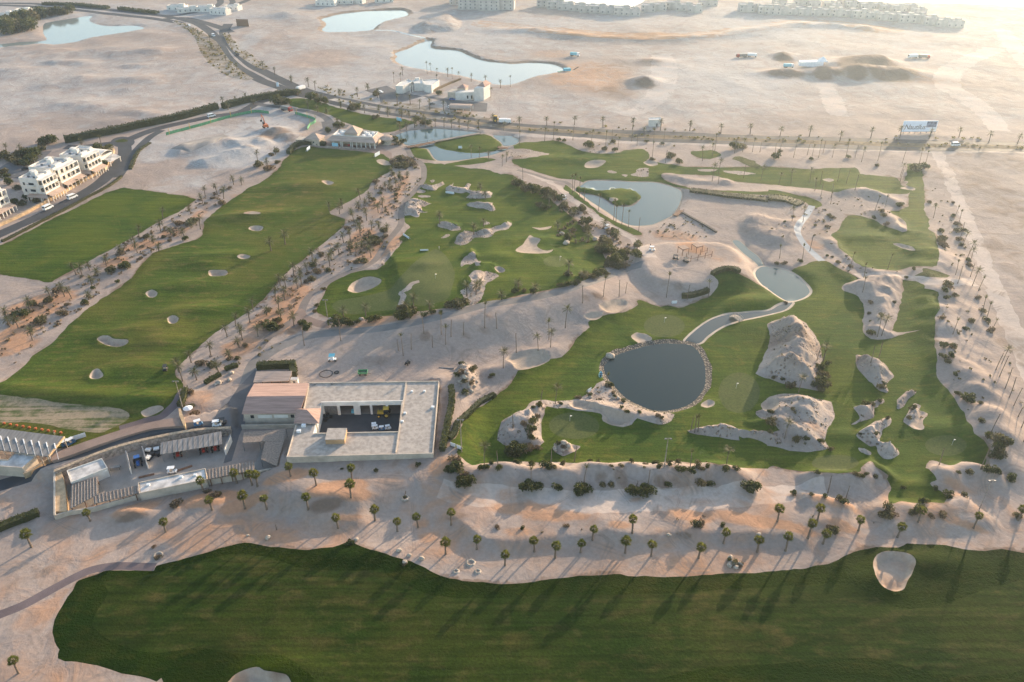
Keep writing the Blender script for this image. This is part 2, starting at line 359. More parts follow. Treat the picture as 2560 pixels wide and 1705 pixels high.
# ---- greens
for c, r, s, lb in ((2, 2, ell(2, 2, 572, 785, 232, 122), 'oval putting green beside a boulder mound'), (2, 2, ell(2, 2, 2090, 470, 190, 185), 'round putting green right of the dark pond'),
                    (1, 1, T(1, 1, "700,1250 760,1200 950,1170 1200,1110 1280,1040 1400,900 1520,800 1650,720 1760,800 1830,950 1800,1100 1740,1200 1500,1250 1400,1210 1350,1290 1250,1290 1100,1300 900,1330 750,1300"), 'pale broad putting green at the foot of the middle course'),
                    (2, 1, ell(2, 1, 400, 840, 110, 52), 'small putting green below the winged bunker'), (2, 1, ell(2, 1, 1400, 1430, 190, 105), 'putting green above the stream mouth'),
                    (3, 2, ell(3, 2, 1640, 960, 190, 95), 'putting green near the lower right ridge'), (3, 2, ell(3, 2, 620, 1120, 215, 75), 'low putting green beneath the large mound')):
    zone('putting_green', 'green', s, lb, 'putting green', sm=2)
# ---- stony islands and sand inside the lawns
ISL = []
def island(poly, lb, sm=3):
    ISL.append(zone('sand_mound', 'mound', poly, lb, 'sand mound', sm=sm))
for q, lb in (("1370,300 1500,275 1540,300 1610,305 1530,340 1540,370 1590,380 1520,400 1500,430 1430,415 1360,410", 'three pronged stony mound touching the cart path'),
              ("1670,510 1700,480 1760,480 1850,505 1885,530 1860,550 1790,555 1720,530", 'small oval stony mound in the middle course'),
              ("1835,640 1860,600 1920,570 2000,570 2080,555 2180,530 2270,495 2355,485 2330,540 2250,555 2180,580 2170,610 2100,625 2020,620 1960,660 1900,690 1840,680", 'long slanting stony mound of the middle course'),
              ("1890,840 1930,790 1960,765 2010,765 2020,800 2050,860 2075,885 2030,885 1980,870 1930,870 1890,895", 'tooth shaped stony mound above a small bunker'),
              ("1970,960 2020,935 2120,940 2230,970 2190,1010 2120,1050 2100,1110 2100,1150 2000,1240 1930,1210 1880,1140 1890,1110 1980,1050 1975,1000", 'sand waste with three palms at the gravel road'),
              ("1500,140 1560,135 1620,145 1680,120 1720,105 1730,125 1680,155 1640,190 1580,180", 'forked rocky mound near the top of the cart path'),
              ("1740,175 1790,130 1830,110 1800,145 1900,165 1940,125 1980,135 1950,170 1990,195 2100,205 2160,195 2165,245 2060,262 1940,255 1960,220 1840,200", 'antler shaped rocky mound behind a white banner'),
              ("1940,310 2000,300 2100,305 2180,300 2175,320 2205,355 2170,380 2090,355 1960,335", 'boot shaped rocky mound below the antler shaped one'),
              ("1470,185 1500,170 1560,190 1540,208 1480,205", 'tiny rocky mound by the cart path bend'), ("1490,230 1580,228 1590,245 1520,250", 'thin rocky strip by the cart path bend'),
              ("1710,625 1740,590 1785,592 1770,610", 'sliver of pale rock in the dark grass'), ("1130,870 1230,760 1320,650 1335,665 1240,790 1150,890 1100,915", 'lit stony bank along the cart path'),
              ("1600,95 1640,90 1660,102 1620,112", 'lone rock at the top of the middle course'), ("2100,480 2140,475 2145,495 2100,505", 'small boulder mound with one palm')):
    island(T(1, 1, q), lb)
line('sand_mound', 'mound', T(1, 1, "1325,1245 1355,1180 1335,1130 1400,1085 1450,1040 1505,1028"), 2.2, 'snaking stone kerb through a putting green', 'stone kerb')
for q, lb in (("820,140 900,150 960,175 1030,190 1080,220 1100,270 1150,325 1110,370 1095,410 1105,470 1070,475 1000,440 950,390 870,330 825,240", 'diamond shaped sand mound with two palms'),
              ("1175,610 1190,540 1250,490 1290,460 1350,465 1345,500 1280,540 1220,620", 'slim rocky mound leaning to the upper right'),
              ("785,610 830,600 880,600 940,570 1000,540 1060,535 1060,560 1000,600 980,690 920,720 860,745 820,760 770,760 820,730 840,690", 'winged rocky mound with green shrubs'),
              ("1245,710 1300,640 1340,580 1395,590 1390,640 1455,670 1435,740 1420,820 1360,820 1310,790 1250,740", 'rocky mound hugging a pale bunker'),
              ("805,870 850,820 930,780 1000,740 1080,705 1130,705 1120,770 1060,820 1030,880 1030,930 1120,960 1190,1000 1205,1050 1130,1100 1060,1080 1010,1030 1000,970 940,970 880,930", 'serpentine sand mound with small black shrubs'),
              ("838,1000 880,993 942,1035 932,1062 880,1047", 'tiny sand mound beside the serpentine one')):
    island(T(3, 2, q), lb)
island(D("1765,745 1800,733 1840,735 1870,770 1888,800 1885,850 1890,895 1840,890 1800,880 1745,860 1740,850 1760,810 1770,780"), 'tall twin ridged sand mound right of the stream')
island(cat(T(3, 2, "0,540 60,500 200,480 320,490 450,530 585,565 590,640 610,710 570,780 520,920 560,985 400,1020 200,1000 0,960"), D("1765,1020 1700,998"), T(2, 2, "2100,905 1900,885 1700,860 1610,830 1750,800 1950,770 2080,820 2300,850"), D("1790,985 1745,958 1735,945 1765,940")), 'large sand mound with a long tail to the left', sm=2)
island(T(2, 2, "380,980 420,930 500,925 540,960 625,980 600,1015 530,1040 460,1060 390,1020"), 'boulder mound with a pale sand tail')
island(T(2, 2, "-130,920 -110,800 -60,720 100,650 200,565 300,550 400,560 530,555 650,520 700,480 780,400 830,370 900,380 960,440 1060,535 1200,605 1300,640 1400,650 1500,680 1460,745 1400,770 1300,750 1150,720 1090,770 1020,800 920,785 840,750 835,700 800,670 650,650 500,630 430,625 330,610 290,680 270,760 260,860 295,940 200,1000 100,985 0,985"), 'sandy shore and rocky outcrop left of the dark pond', sm=2)
for c, r, q, lb in ((2, 1, "880,0 950,10 940,25 880,20", 'rock mound on the far fairway, the left small one'), (2, 1, "1100,40 1140,10 1170,-20 1250,-20 1255,50 1150,55", 'tall rock mound on the far fairway'), (2, 1, "1020,35 1080,40 1050,55 1025,52", 'flat rock on the far fairway'),
                    (2, 0, "-60,1400 100,1370 250,1400 350,1415 200,1450 0,1470", 'stony bank at the left end of the far fairway'), (2, 1, "1700,-10 1900,0 1800,20", 'sand sliver on the far fairway'), (2, 1, "1930,10 2050,8 2200,25 2240,40 2080,38", 'long sand sliver on the far fairway'),
                    (2, 0, "700,1380 760,1375 900,1390 1000,1395 900,1410 740,1405", 'shrubby sand patch on the far fairway')):
    island(T(c, r, q), lb)
# ---- bunkers
BUNK = []
def bunker(poly, lb, depth=.7, sm=3):
    z = zone('sand_bunker', 'bunker', poly, lb, 'bunker', sm=sm)
    z['depth'] = depth * 1.4
    BUNK.append(z)
for c, r, q, lb, dp in (
        (0, 1, "1918,955 1925,930 1960,925 2080,925 2092,955 2050,975 1940,978", 'oblong bunker halfway up the driving range', .8), (0, 1, "1340,1135 1400,1103 1450,1130 1430,1170 1370,1172", 'small bunker left of a grassy hump on the range', .8),
        (0, 1, "1533,1365 1585,1335 1645,1360 1620,1405 1560,1412", 'round bunker cut into a bright grassy hump', .9), (0, 1, "2185,795 2230,775 2310,795 2270,820 2210,820", 'lens shaped bunker on the driving range', .8),
        (0, 1, "2290,530 2330,512 2400,512 2425,530 2390,556 2320,553", 'bunker with dark shadowed lip on the upper range', .8), (0, 1, "2245,395 2310,383 2390,388 2380,405 2280,405", 'thin bunker sliver high on the range', .5),
        (0, 2, "890,-10 930,-45 990,-48 1040,-15 1120,-12 1180,0 1160,40 1080,60 980,45", 'kidney shaped bunker, the largest on the range', .9), (0, 2, "820,330 850,280 900,260 940,290 955,330 900,360 840,355", 'bunker nearest the striped practice tee', .9),
        (0, 2, "1300,670 1340,645 1400,620 1480,608 1512,630 1480,660 1400,700 1340,712", 'bunker beside the purple path at the range corner', .5), (1, 1, "605,110 650,100 715,120 670,145", 'small bunker near the top of the range', .8), (1, 0, "1108,1490 1150,1470 1220,1490 1258,1515 1180,1527", 'bunker below the clubhouse terrace', .5),
        (1, 1, "848,1105 880,1050 950,1010 1000,990 1080,985 1150,1010 1145,1045 1080,1090 950,1132 870,1125", 'big oval bunker with one sunlit face', 1.3), (1, 1, "2195,910 2240,893 2292,920 2285,945 2230,952", 'small bunker right of the tooth shaped mound', .9),
        (2, 1, "30,745 90,700 130,650 165,608 200,630 262,640 255,665 225,700 260,735 320,750 378,738 330,770 200,777 80,770", 'winged bunker in the middle course', .4), (2, 1, "188,530 260,535 362,518 330,545 250,552", 'thin curved bunker under the trees', .5),
        (2, 0, "665,1520 720,1480 830,1470 862,1490 790,1540 690,1547", 'bunker on the far upper fairway', .5), (2, 0, "1210,1500 1250,1480 1330,1490 1342,1520 1270,1532", 'bunker at the upper end of the far fairway', .5),
        (2, 1, "1095,1540 1140,1500 1180,1505 1230,1515 1287,1550 1250,1590 1160,1592", 'cloud shaped bunker left of the stream', .4), (2, 2, "1735,595 1800,545 1860,560 1850,600 1790,622", 'little bunker right of the dark pond', .5),
        (2, 2, "525,600 570,560 700,565 850,610 1000,650 1130,690 1090,740 1010,785 920,785 840,745 832,690 750,650 600,635", 'long shaded bunker below the sandy shore', .9),
        (3, 1, "1145,685 1200,678 1300,700 1352,735 1330,745 1230,722", 'oval bunker in the right-hand lawn', .8), (3, 1, "1180,440 1250,470 1275,520 1230,540 1180,480", 'bunker behind the rocky spur of the right-hand lawn', .5), (3, 1, "500,90 560,80 612,95 560,110", 'bunker on the far fairway near the ridge', .4),
        (3, 1, "1218,165 1290,145 1352,165 1330,182", 'bunker across the narrow right-hand fairway', .5), (3, 1, "1215,110 1250,98 1290,105 1270,128", 'smallest bunker on the narrow right-hand fairway', .4),
        (3, 2, "1380,650 1452,668 1430,740 1420,822 1350,815 1310,770 1360,700", 'pale bunker in the arm of a rocky mound', .4), (3, 2, "0,540 60,520 100,560 90,620 30,650 -40,640 -60,580", 'pink sand bunker on the large mound', .6),
        (2, 2, "540,960 590,972 628,980 600,1015 555,1030", 'sand tail bunker of the boulder mound', .4), (2, 1, "800,1240 900,1200 1040,1195 1070,1235 1000,1300 880,1310", 'shaded hollow bunker under the palm slope', .7),
        (2, 1, "660,1340 760,1300 840,1320 800,1370 720,1385", 'lower hollow bunker under the palm slope', .5), (2, 2, "0,120 150,95 300,95 350,150 340,200 200,260 50,280 0,220 -60,180", 'broad shaded sand hollow above the lower course', .8),
        (3, 3, "968,480 1000,410 1080,378 1200,380 1310,410 1358,470 1330,560 1290,640 1250,720 1190,748 1120,735 1040,680 990,590", 'guitar pick shaped bunker in the front fairway', 1.2)):
    bunker(T(c, r, q), lb, dp)
bunker(cat(T(0, 3, "2080,1640 2120,1560 2200,1490 2355,1445"), T(1, 3, "80,1470 180,1490 270,1515 330,1590 300,1680 0,1720")), 'bunker cut off by the lower edge of the photo', .9)
# ---- other ground
zone('earth_bank', 'earth', cat(T(1, 0, "1970,232 2070,190 2200,205"), T(2, 0, "0,215 400,250 800,290 1300,305 1800,280 2355,205"), T(3, 0, "300,180 600,185 900,225 1180,250 1260,285 1150,302 900,290 850,270 600,235 350,235 0,280"), T(2, 0, "1900,345 1300,365 800,350 300,305 0,285"), T(1, 0, "2200,262")),
     'long orange earth bank across the far desert', 'earth bank', sm=2)
zone('earth_bank', 'earth2', T(1, 0, "1440,240 1600,180 1750,135 1890,170 1870,270 1700,290 1500,310"), 'brown earth mound between two far lakes', 'earth bank')
zone('hard_standing', 'slab', T(0, 0, "1560,1370 1750,1300 2050,1235 2110,1250 1980,1310 1750,1400"), 'grey levelled pad on the white building site', 'hard standing', sm=1)
# ---- tracks and paths
line('dirt_road', 'track', D("2140,338 2156,350 2166,375 2176,392 2191,430 2216,480 2241,547 2266,612 2291,667 2316,730 2341,784 2400,930 2460,1080"), [6, 6.5, 7.5], 'straight pale dirt road along the right-hand ridge', 'dirt road')
line('dirt_road', 'track', D("1180,312 1220,312 1327,319 1402,325 1502,326 1766,337 1966,343 2141,347 2354,350 2700,352"), 4.2, 'pale sand verge track south of the carriageway', 'dirt road')
line('dirt_road', 'track', D("1010,1120 1080,1138 1177,1146 1327,1157 1477,1153 1627,1146 1766,1136 1900,1125"), [6, 8, 9, 9, 8, 6], 'smooth sand track at the foot of the long berm', 'dirt road')
line('dirt_road', 'track', T(2, 0, "1000,1050 1200,1000 1340,880 1390,750 1400,600 1370,500"), [8, 14, 18, 20, 16], 'wide curved haul track in the far desert', 'dirt road')
line('dirt_road', 'track', T(3, 0, "2120,1200 2060,1080 1900,950 1700,830 1640,760 1680,660 1800,580 2100,440"), [12, 16, 18, 16], 'bent haul track right of the billboard', 'dirt road')
line('dirt_road', 'track', T(3, 0, "2480,640 2355,540 2250,400 2150,270"), [16, 16, 14], 'straight haul track in the glare', 'dirt road')
line('dirt_road', 'track', T(3, 0, "650,1060 600,930 560,850 510,760"), [12, 14, 10], 'short graded strip in the far desert', 'dirt road')
line('cart_path', 'path', cat(T(1, 0, "1380,1340 1430,1440 1500,1485 1540,1540"), T(1, 1, "1545,30 1530,100 1450,200 1360,300 1335,400 1335,490 1290,560 1180,700 1100,820 1000,890 850,940 700,1010 580,1090 480,1170 430,1260 405,1330 280,1420 120,1530"), T(1, 2, "0,95")), 3.0, 'winding cart path down the left edge of the middle course', 'path')
zone('paved_apron', 'brick', T(1, 1, "350,1330 400,1270 450,1290 470,1330 560,1370 660,1400 670,1450 560,1440 450,1400 390,1420 340,1450 310,1420"), 'reddish paved apron where the cart paths meet', 'pavement')
line('service_road', 'gravelroad', cat(T(0, 2, "2230,520 2290,380"), T(1, 2, "0,200 170,70 330,0"), T(1, 1, "430,1530 600,1500 900,1480 1200,1450 1500,1390 1800,1320 2100,1240 2355,1205"), T(2, 1, "300,1145 600,1065 800,995 950,935 1080,895 1200,860")), [6, 5, 4.2, 4.2, 4.2, 5], 'grey gravel service road along the top of the scarp', 'road')
line('cart_path', 'track', cat(T(2, 1, "150,30 300,90 430,150 510,240 650,335 800,445 1000,565 1150,665 1230,740 1280,800")), [3.2, 3.2, 3.6, 6], 'straight pale path beside the heart shaped pond', 'path')
line('cart_path', 'path', D("1190,392 1230,402 1262,412 1300,418 1318,432"), 2.6, 'short path joining the far fairway and the pond bank', 'path')
line('cart_path', 'bluepath', T(3, 1, "405,325 350,420 285,500 270,565 310,650 380,735 440,790 495,838"), 3.0, 'bluish white curved path on the right', 'path')
line('cart_path', 'track', T(3, 1, "820,985 950,975 1250,990 1400,995 1550,1025 1900,1030"), 4.5, 'sand path crossing above the finger lawn', 'path')
line('cart_path', 'purple', T(0, 2, "1700,440 1640,540 1560,640 1470,710 1330,745 1100,810"), 2.6, 'narrow purple path at the range corner', 'path')
line('cart_path', 'purple', T(0, 3, "-200,1040 0,960 200,880 400,770 550,685 700,605 850,540 1050,503 1250,505 1425,510"), [2.6, 2.6, 2.4], 'purple grey cart path ending at the front fairway', 'path')
zone('forecourt', 'asphalt2', cat(T(0, 2, "2320,290 2355,250"), T(1, 2, "-20,250 20,300 0,380 -40,520 -110,640 -120,740 0,750 350,730 350,780 0,790 -120,800"), T(0, 2, "2200,860 2130,1100 2050,1130 2000,1080 2120,960 2130,800 1980,790 1960,720 2100,560 2180,440")), 'dark asphalt drive between the workshop and the sunken yard', 'road', sm=1)
zone('yard_floor', 'slab', T(0, 2, "620,1195 800,1130 1130,1010 1480,930 2030,830 2120,830 2050,1150 2355,1100 2470,830 2590,850 2540,1130 1900,1290 1260,1400 860,1500 620,1560 600,1400"), 'concrete floor of the sunken service yard', 'yard', sm=0)
line('service_road', 'asphalt', T(0, 2, "2060,770 1700,800 1400,845 1200,880 1000,940 800,1015 500,1150 250,1255 0,1330 -240,1400"), 5.0, 'asphalt service road above the sunken yard', 'road')
zone('terrace', 'brick', T(1, 0, "640,1350 900,1340 1150,1350 1250,1410 1250,1470 1180,1420 900,1385 700,1365"), 'paved clubhouse terrace above the range', 'terrace', sm=1)
zone('car_park', 'asphalt2', T(1, 0, "600,1120 700,1110 760,1140 860,1150 830,1180 700,1190 620,1210"), 'small asphalt forecourt behind the clubhouse', 'car park', sm=1)
zone('car_park', 'asphalt2', T(1, 0, "1000,830 1200,790 1290,830 1350,850 1500,880 1750,940 1770,1010 2000,1030 2120,1030 2130,950 1900,930 1700,900 1560,880 1300,950 1150,960 1130,880"), 'asphalt yard around the two white villas', 'car park', sm=1)
zone('car_park', 'asphalt2', T(0, 0, "40,1510 120,1470 330,1400 480,1385 420,1440 330,1530 320,1640 150,1640 0,1640 -60,1580"), 'asphalt court behind the white villas', 'car park', sm=1)
# ---- roads
LA = D("525,55 515,75 525,94 543,118 565,138 589,156 621,173 651,187 701,208 763,224 838,240 913,253 1013,267 1113,281 1177,288 1252,293 1377,301 1502,306 1627,312 1766,316 1866,320 2041,325 2191,329 2355,333 2700,340")
LB = D("-60,6 60,8 135,14 260,24 350,34 410,43 455,56 488,78 506,105 520,130 545,153 575,172 605,187 639,199 688,216 763,233 838,250 913,262 1013,277 1113,291 1177,298 1302,309 1427,316 1552,321 1677,326 1766,330 1916,336 2066,340 2355,344 2700,352")
line('main_road', 'asphalt', LA, 8.8, 'far carriageway of the curving dual road', 'road')
line('main_road', 'asphalt', LB, 8.8, 'near carriageway of the curving dual road', 'road')
line('main_road', 'asphalt', T(0, 0, "1500,180 1700,165 1900,215 2040,260 2120,300"), 9, 'road link joining the two carriageways at the junction', 'road')
line('main_road', 'asphalt', T(0, 0, "-100,40 300,62 600,85 900,118 1200,150 1500,185 1680,215"), 9, 'second lane of the dual road at the top left', 'road')
line('side_road', 'asphalt', T(0, 0, "1000,85 1300,125 1560,145 1750,120 1950,75 2030,20 1990,-30"), 7, 'side road looping away at the top left', 'road')
line('side_road', 'asphalt', T(0, 0, "2080,-40 2140,10 2110,50 2000,85 1930,100"), 6, 'small loop road beside the looping side road', 'road')
line('side_road', 'asphalt', T(0, 0, "1880,100 2100,70 2355,-30 2600,-80"), 7, 'far road leaving the junction to the upper right', 'road')
line('resort_road', 'asphalt', D("672,214 640,224 590,238 550,257 475,270 375,293 330,307 284,326 240,332 190,338 150,338"), 7, 'resort road below the long hedge', 'road')
line('resort_road', 'asphalt', D("284,322 287,350 276,372 258,394 225,424 175,454 125,481 75,504 0,537 -80,572"), 7.2, 'resort road in front of the white villas', 'road')
line('resort_road', 'asphalt', D("372,300 345,316 322,338 302,358 286,384 270,408"), 5, 'slip lane beside the building site', 'road')
line('resort_road', 'asphalt2', T(1, 0, "-40,940 60,965 200,985 400,1010 560,1045 650,1090 680,1140 650,1180 600,1210"), 5, 'pale drive curling round to the clubhouse', 'road')
zone('roundabout', 'asphalt', ell(0, 0, 1130, 1310, 110, 50), 'paved apron of the mini roundabout', 'road', sm=1)
zone('roundabout_island', 'scrubgrass', ell(0, 0, 1125, 1297, 48, 16), 'planted island of the mini roundabout', 'traffic island', sm=1)
line('median_strip', 'verge', np.concatenate([.5 * (LA[9:] + np.array([np.interp(np.linspace(0, 1, len(LA[9:])), np.linspace(0, 1, len(LB[15:])), LB[15:, k]) for k in (0, 1)]).T)]) if False else D("763,228 838,245 913,257 1013,272 1113,286 1177,293 1252,299 1377,307 1502,313 1627,318 1766,322.5 1866,326.5 2041,331.5 2191,335.5 2354,339 2700,346"), 6.5, 'planted brown median of the dual road', 'median')
line('verge', 'verge', T(0, 0, "1600,195 1800,300 1900,390 1950,480 2040,590 2160,680 2300,735"), [4, 8, 16, 17, 16, 14, 6], 'ochre planted verge left of the road bend', 'verge')
line('verge', 'verge', T(1, 0, "580,800 700,830 850,880 1000,910 1100,935"), [6, 14, 10, 6], 'ochre planted verge above the carriageway', 'verge')
line('verge', 'verge', T(1, 0, "1150,945 1400,975 1600,1010 1900,1060 2150,1100"), [6, 13, 10, 7, 4], 'ochre planted verge before the two villas', 'verge')
line('verge', 'verge', T(0, 0, "2070,300 2150,420 2260,510 2355,580 2460,640"), [4, 8, 10, 8, 6], 'planted verge right of the road bend', 'verge')
# ---- water
PONDS = []
def pond(poly, level, lb, cls='lagoon', sm=4, rim=None, bank=3.0, name='pond'):
    p = smooth(np.asarray(poly, float), True, sm)
    w = unproject(p, level)
    if rim:
        c = w
        d = np.roll(c, -1, 0) - np.roll(c, 1, 0)
        d /= np.maximum(np.linalg.norm(d, axis=1, keepdims=True), 1e-9)
        area = .5 * np.sum(c[:, 0] * np.roll(c[:, 1], -1) - np.roll(c[:, 0], -1) * c[:, 1])
        nn = np.stack([d[:, 1], -d[:, 0]], 1) * (1 if area > 0 else -1)
        zone('stone_edging', rim[1], c + nn * (rim[0] * (1 + .35 * fbm(c[:, 0], c[:, 1], 5, 2, 4))[:, None]), rim[2], 'edging', world=True)
    z = zone(name, cls, w, lb, name, world=True)
    z['level'] = level
    z['bank'] = bank
    PONDS.append(z)
for c, r, q, lv, lb, rim in (
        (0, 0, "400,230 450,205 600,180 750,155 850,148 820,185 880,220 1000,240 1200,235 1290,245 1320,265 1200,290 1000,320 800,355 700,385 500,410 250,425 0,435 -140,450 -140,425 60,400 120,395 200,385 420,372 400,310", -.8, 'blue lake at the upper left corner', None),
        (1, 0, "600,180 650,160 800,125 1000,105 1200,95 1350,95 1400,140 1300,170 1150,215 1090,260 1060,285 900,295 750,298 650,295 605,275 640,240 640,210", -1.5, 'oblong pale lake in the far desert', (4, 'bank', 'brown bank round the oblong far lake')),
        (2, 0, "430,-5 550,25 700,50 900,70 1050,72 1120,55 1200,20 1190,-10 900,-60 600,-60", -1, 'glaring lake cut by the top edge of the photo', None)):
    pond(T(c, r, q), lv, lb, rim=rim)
pond(cat(T(1, 0, "1280,490 1400,450 1480,410 1570,375 1620,375 1605,430 1660,450 1850,465 1950,510 2100,560 2300,585"), T(2, 0, "0,590 150,580 300,582 400,600 470,635 450,665 350,690 200,715 0,780"), T(1, 0, "2250,790 2100,760 1900,710 1700,675 1500,640 1350,600 1280,555 1300,520")), -1.5, 'large pale lake behind the two white villas', rim=(3, 'bank', 'brown bank round the large pale lake'))
line('stream', 'lagoon', T(1, 0, "1095,278 1250,283 1400,315 1520,345 1590,368 1625,380"), 2.6, 'thin stream joining the two far lakes', 'stream')
pond(T(1, 0, "1280,1255 1380,1210 1500,1195 1650,1185 1800,1195 1950,1210 2060,1228 1900,1255 1700,1288 1620,1302 1500,1322 1400,1338 1330,1300"), -.5, 'upper clubhouse pond beside the causeway', cls='pondwater', rim=(1.2, 'kerb', 'dark kerb round the upper clubhouse pond'))
pond(cat(T(1, 0, "1500,1352 1640,1318 1660,1345 1800,1387 2000,1406 2150,1402 2230,1382 2310,1366 2330,1370 2200,1415 2100,1440 1900,1470 1750,1480 1660,1472 1610,1410 1580,1370")), -.5, 'lower clubhouse pond curving round the island green', cls='pondwater', rim=(1.0, 'kerb', 'dark kerb round the lower clubhouse pond'))
pond(cat(T(1, 0, "2180,1250 2260,1248 2355,1252"), T(2, 0, "0,1262 50,1275 65,1300 30,1328 -20,1340 -80,1342 -100,1310")), -.5, 'small clubhouse pond right of the island green', cls='pondwater', rim=(1.0, 'kerb', 'kerb round the small clubhouse pond'))
zone('island_green', 'lawn', T(1, 0, "1645,1320 1700,1290 1850,1265 2000,1245 2100,1240 2180,1262 2245,1310 2260,1340 2200,1380 2050,1400 1900,1393 1750,1370 1665,1342"), 'island green among the clubhouse ponds', 'putting green')
pond(T(2, 1, "650,130 720,97 900,97 1100,107 1300,112 1430,140 1540,182 1562,230 1535,320 1505,370 1480,410 1400,450 1300,495 1200,508 1100,505 1000,468 900,398 800,333 700,268 625,205 600,175"), -.6, 'heart shaped pond with a grassy peninsula', cls='pondwater', rim=(1.0, 'kerb', 'pale kerb round the heart shaped pond'))
zone('stone_edging', 'kerb2', T(2, 1, "600,150 640,150 700,160 800,183 950,167 1100,172 1172,212 1183,255 1110,315 1000,322 920,302 845,252 750,215 640,200 590,190"), 'dark wall round the grassy peninsula', 'edging')
zone('island_green', 'lawn', T(2, 1, "590,150 640,148 700,157 800,180 950,165 1100,170 1170,210 1179,250 1100,302 1000,310 930,295 850,242 750,207 640,190 590,182"), 'teardrop peninsula green in the heart shaped pond', 'putting green')
bunker(T(2, 1, "895,265 930,257 975,268 960,284 920,286"), 'tiny bunker on the teardrop peninsula', .2)
pond(T(2, 1, "2030,655 2090,650 2180,730 2270,800 2315,880 2290,900 2270,880 2220,830 2130,760"), -.4, 'narrow channel above the leaf shaped pond', cls='pondwater', rim=(.8, 'kerb', 'kerb of the narrow channel'))
pond(cat(T(2, 1, "2355,885 2290,890 2243,930 2247,980 2300,1050 2355,1083"), T(3, 1, "0,1090 130,1180 210,1206 330,1170 382,1120 362,1070 300,1000 210,940 120,910 0,890")), -.6, 'leaf shaped pond where the stream begins', cls='pondwater', rim=(.9, 'edge', 'pale stone edge of the leaf shaped pond'))
pond(cat(T(2, 1, "1590,1580 1680,1480 1800,1392 1900,1347 2010,1322 2120,1312 2355,1292"), T(3, 1, "100,1242 195,1218 222,1222 150,1285 0,1325"), T(2, 1, "2200,1358 2050,1392 1920,1442 1800,1522 1720,1590"), ), -.4, 'curved stream running into the dark pond', cls='water', rim=(.9, 'edge', 'pale stone edge of the curved stream'), name='stream')
pond(T(2, 2, "845,250 900,170 980,125 1100,85 1250,45 1400,25 1550,30 1650,45 1720,110 1765,200 1780,300 1770,420 1700,530 1600,600 1450,640 1300,640 1200,605 1060,535 960,440 880,340"), -.6, 'round dark pond in the lower course', cls='darkwater', rim=(2.0, 'rocks', 'rock edging round the dark pond'))
# the bay: everything beyond the shoreline
sea = unproject(D("-500,-40 600,-48 1177,-26 1500,-22 1766,-9 1985,0 2150,3 2354,8 2700,30"), 0)
zone('sea', 'sea', np.concatenate([sea, [[30000, 900], [30000, 30000], [-30000, 30000], [-30000, sea[0, 1]]]]), 'glaring sea beyond the far villas', 'sea', world=True)
ZONES[-1]['level'] = -1.5
ZONES[-1]['bank'] = 12
PONDS.append(ZONES[-1])

# ---------------------------------------------------------------- complete height function
LAWNS = [z for z in ZONES if z['cls'] in ('lawn', 'range', 'rough', 'tee')]
FLAT = []      # (world polygon, level, falloff)
ROADS = [z for z in ZONES if z['cls'] in ('asphalt', 'asphalt2', 'slab', 'brick', 'gravelroad', 'path', 'bluepath', 'purple')]

def height(P, rough=True):
    P = np.atleast_2d(np.asarray(P, float))
    h = base_height(P)
    if rough:
        m = np.full(len(P), 1.0)      # how sandy
        for z in LAWNS + ROADS:
            i = near(P, z['poly'], 3)
            if len(i):
                m[i] = np.minimum(m[i], np.clip(.5 - sdf(P[i], z['poly']) / 5, .12, 1))
        x, y = P[:, 0], P[:, 1]
        far = np.clip((y - 250) / 500, 0, 1)
        fade = np.clip((1800 - np.hypot(x, y)) / 600, 0, 1)
        h = h + m * fade * ((.38 + .5 * far) * fbm(x, y, 30, 3, 91) + .15 * fbm(x, y, 6, 2, 92)) + .42 * fbm(x, y, 38, 2, 93) * fade
    for z in BUNK:
        p = z['poly']
        i = near(P, p, 4)
        if len(i):
            d = sdf(P[i], p)
            h[i] += np.where(d > 0, -z['depth'] * sstep(d / 1.6) + .3, .3 * np.exp(-(d / 1.4) ** 2))
    for poly, lv, w in FLAT:
        i = near(P, poly, w)
        if len(i):
            k = sstep(1 + sdf(P[i], poly) / w)
            h[i] = h[i] * (1 - k) + lv * k
    for z in PONDS:
        i = near(P, z['poly'], z['bank'])
        if len(i):
            d = sdf(P[i], z['poly'])
            k = sstep(1 + d / z['bank'])
            h[i] = np.where(d > -1e-3, z['level'], h[i] * (1 - k) + z['level'] * k)
    return h

def gz(x, y):
    return float(height(np.array([[x, y]]))[0])
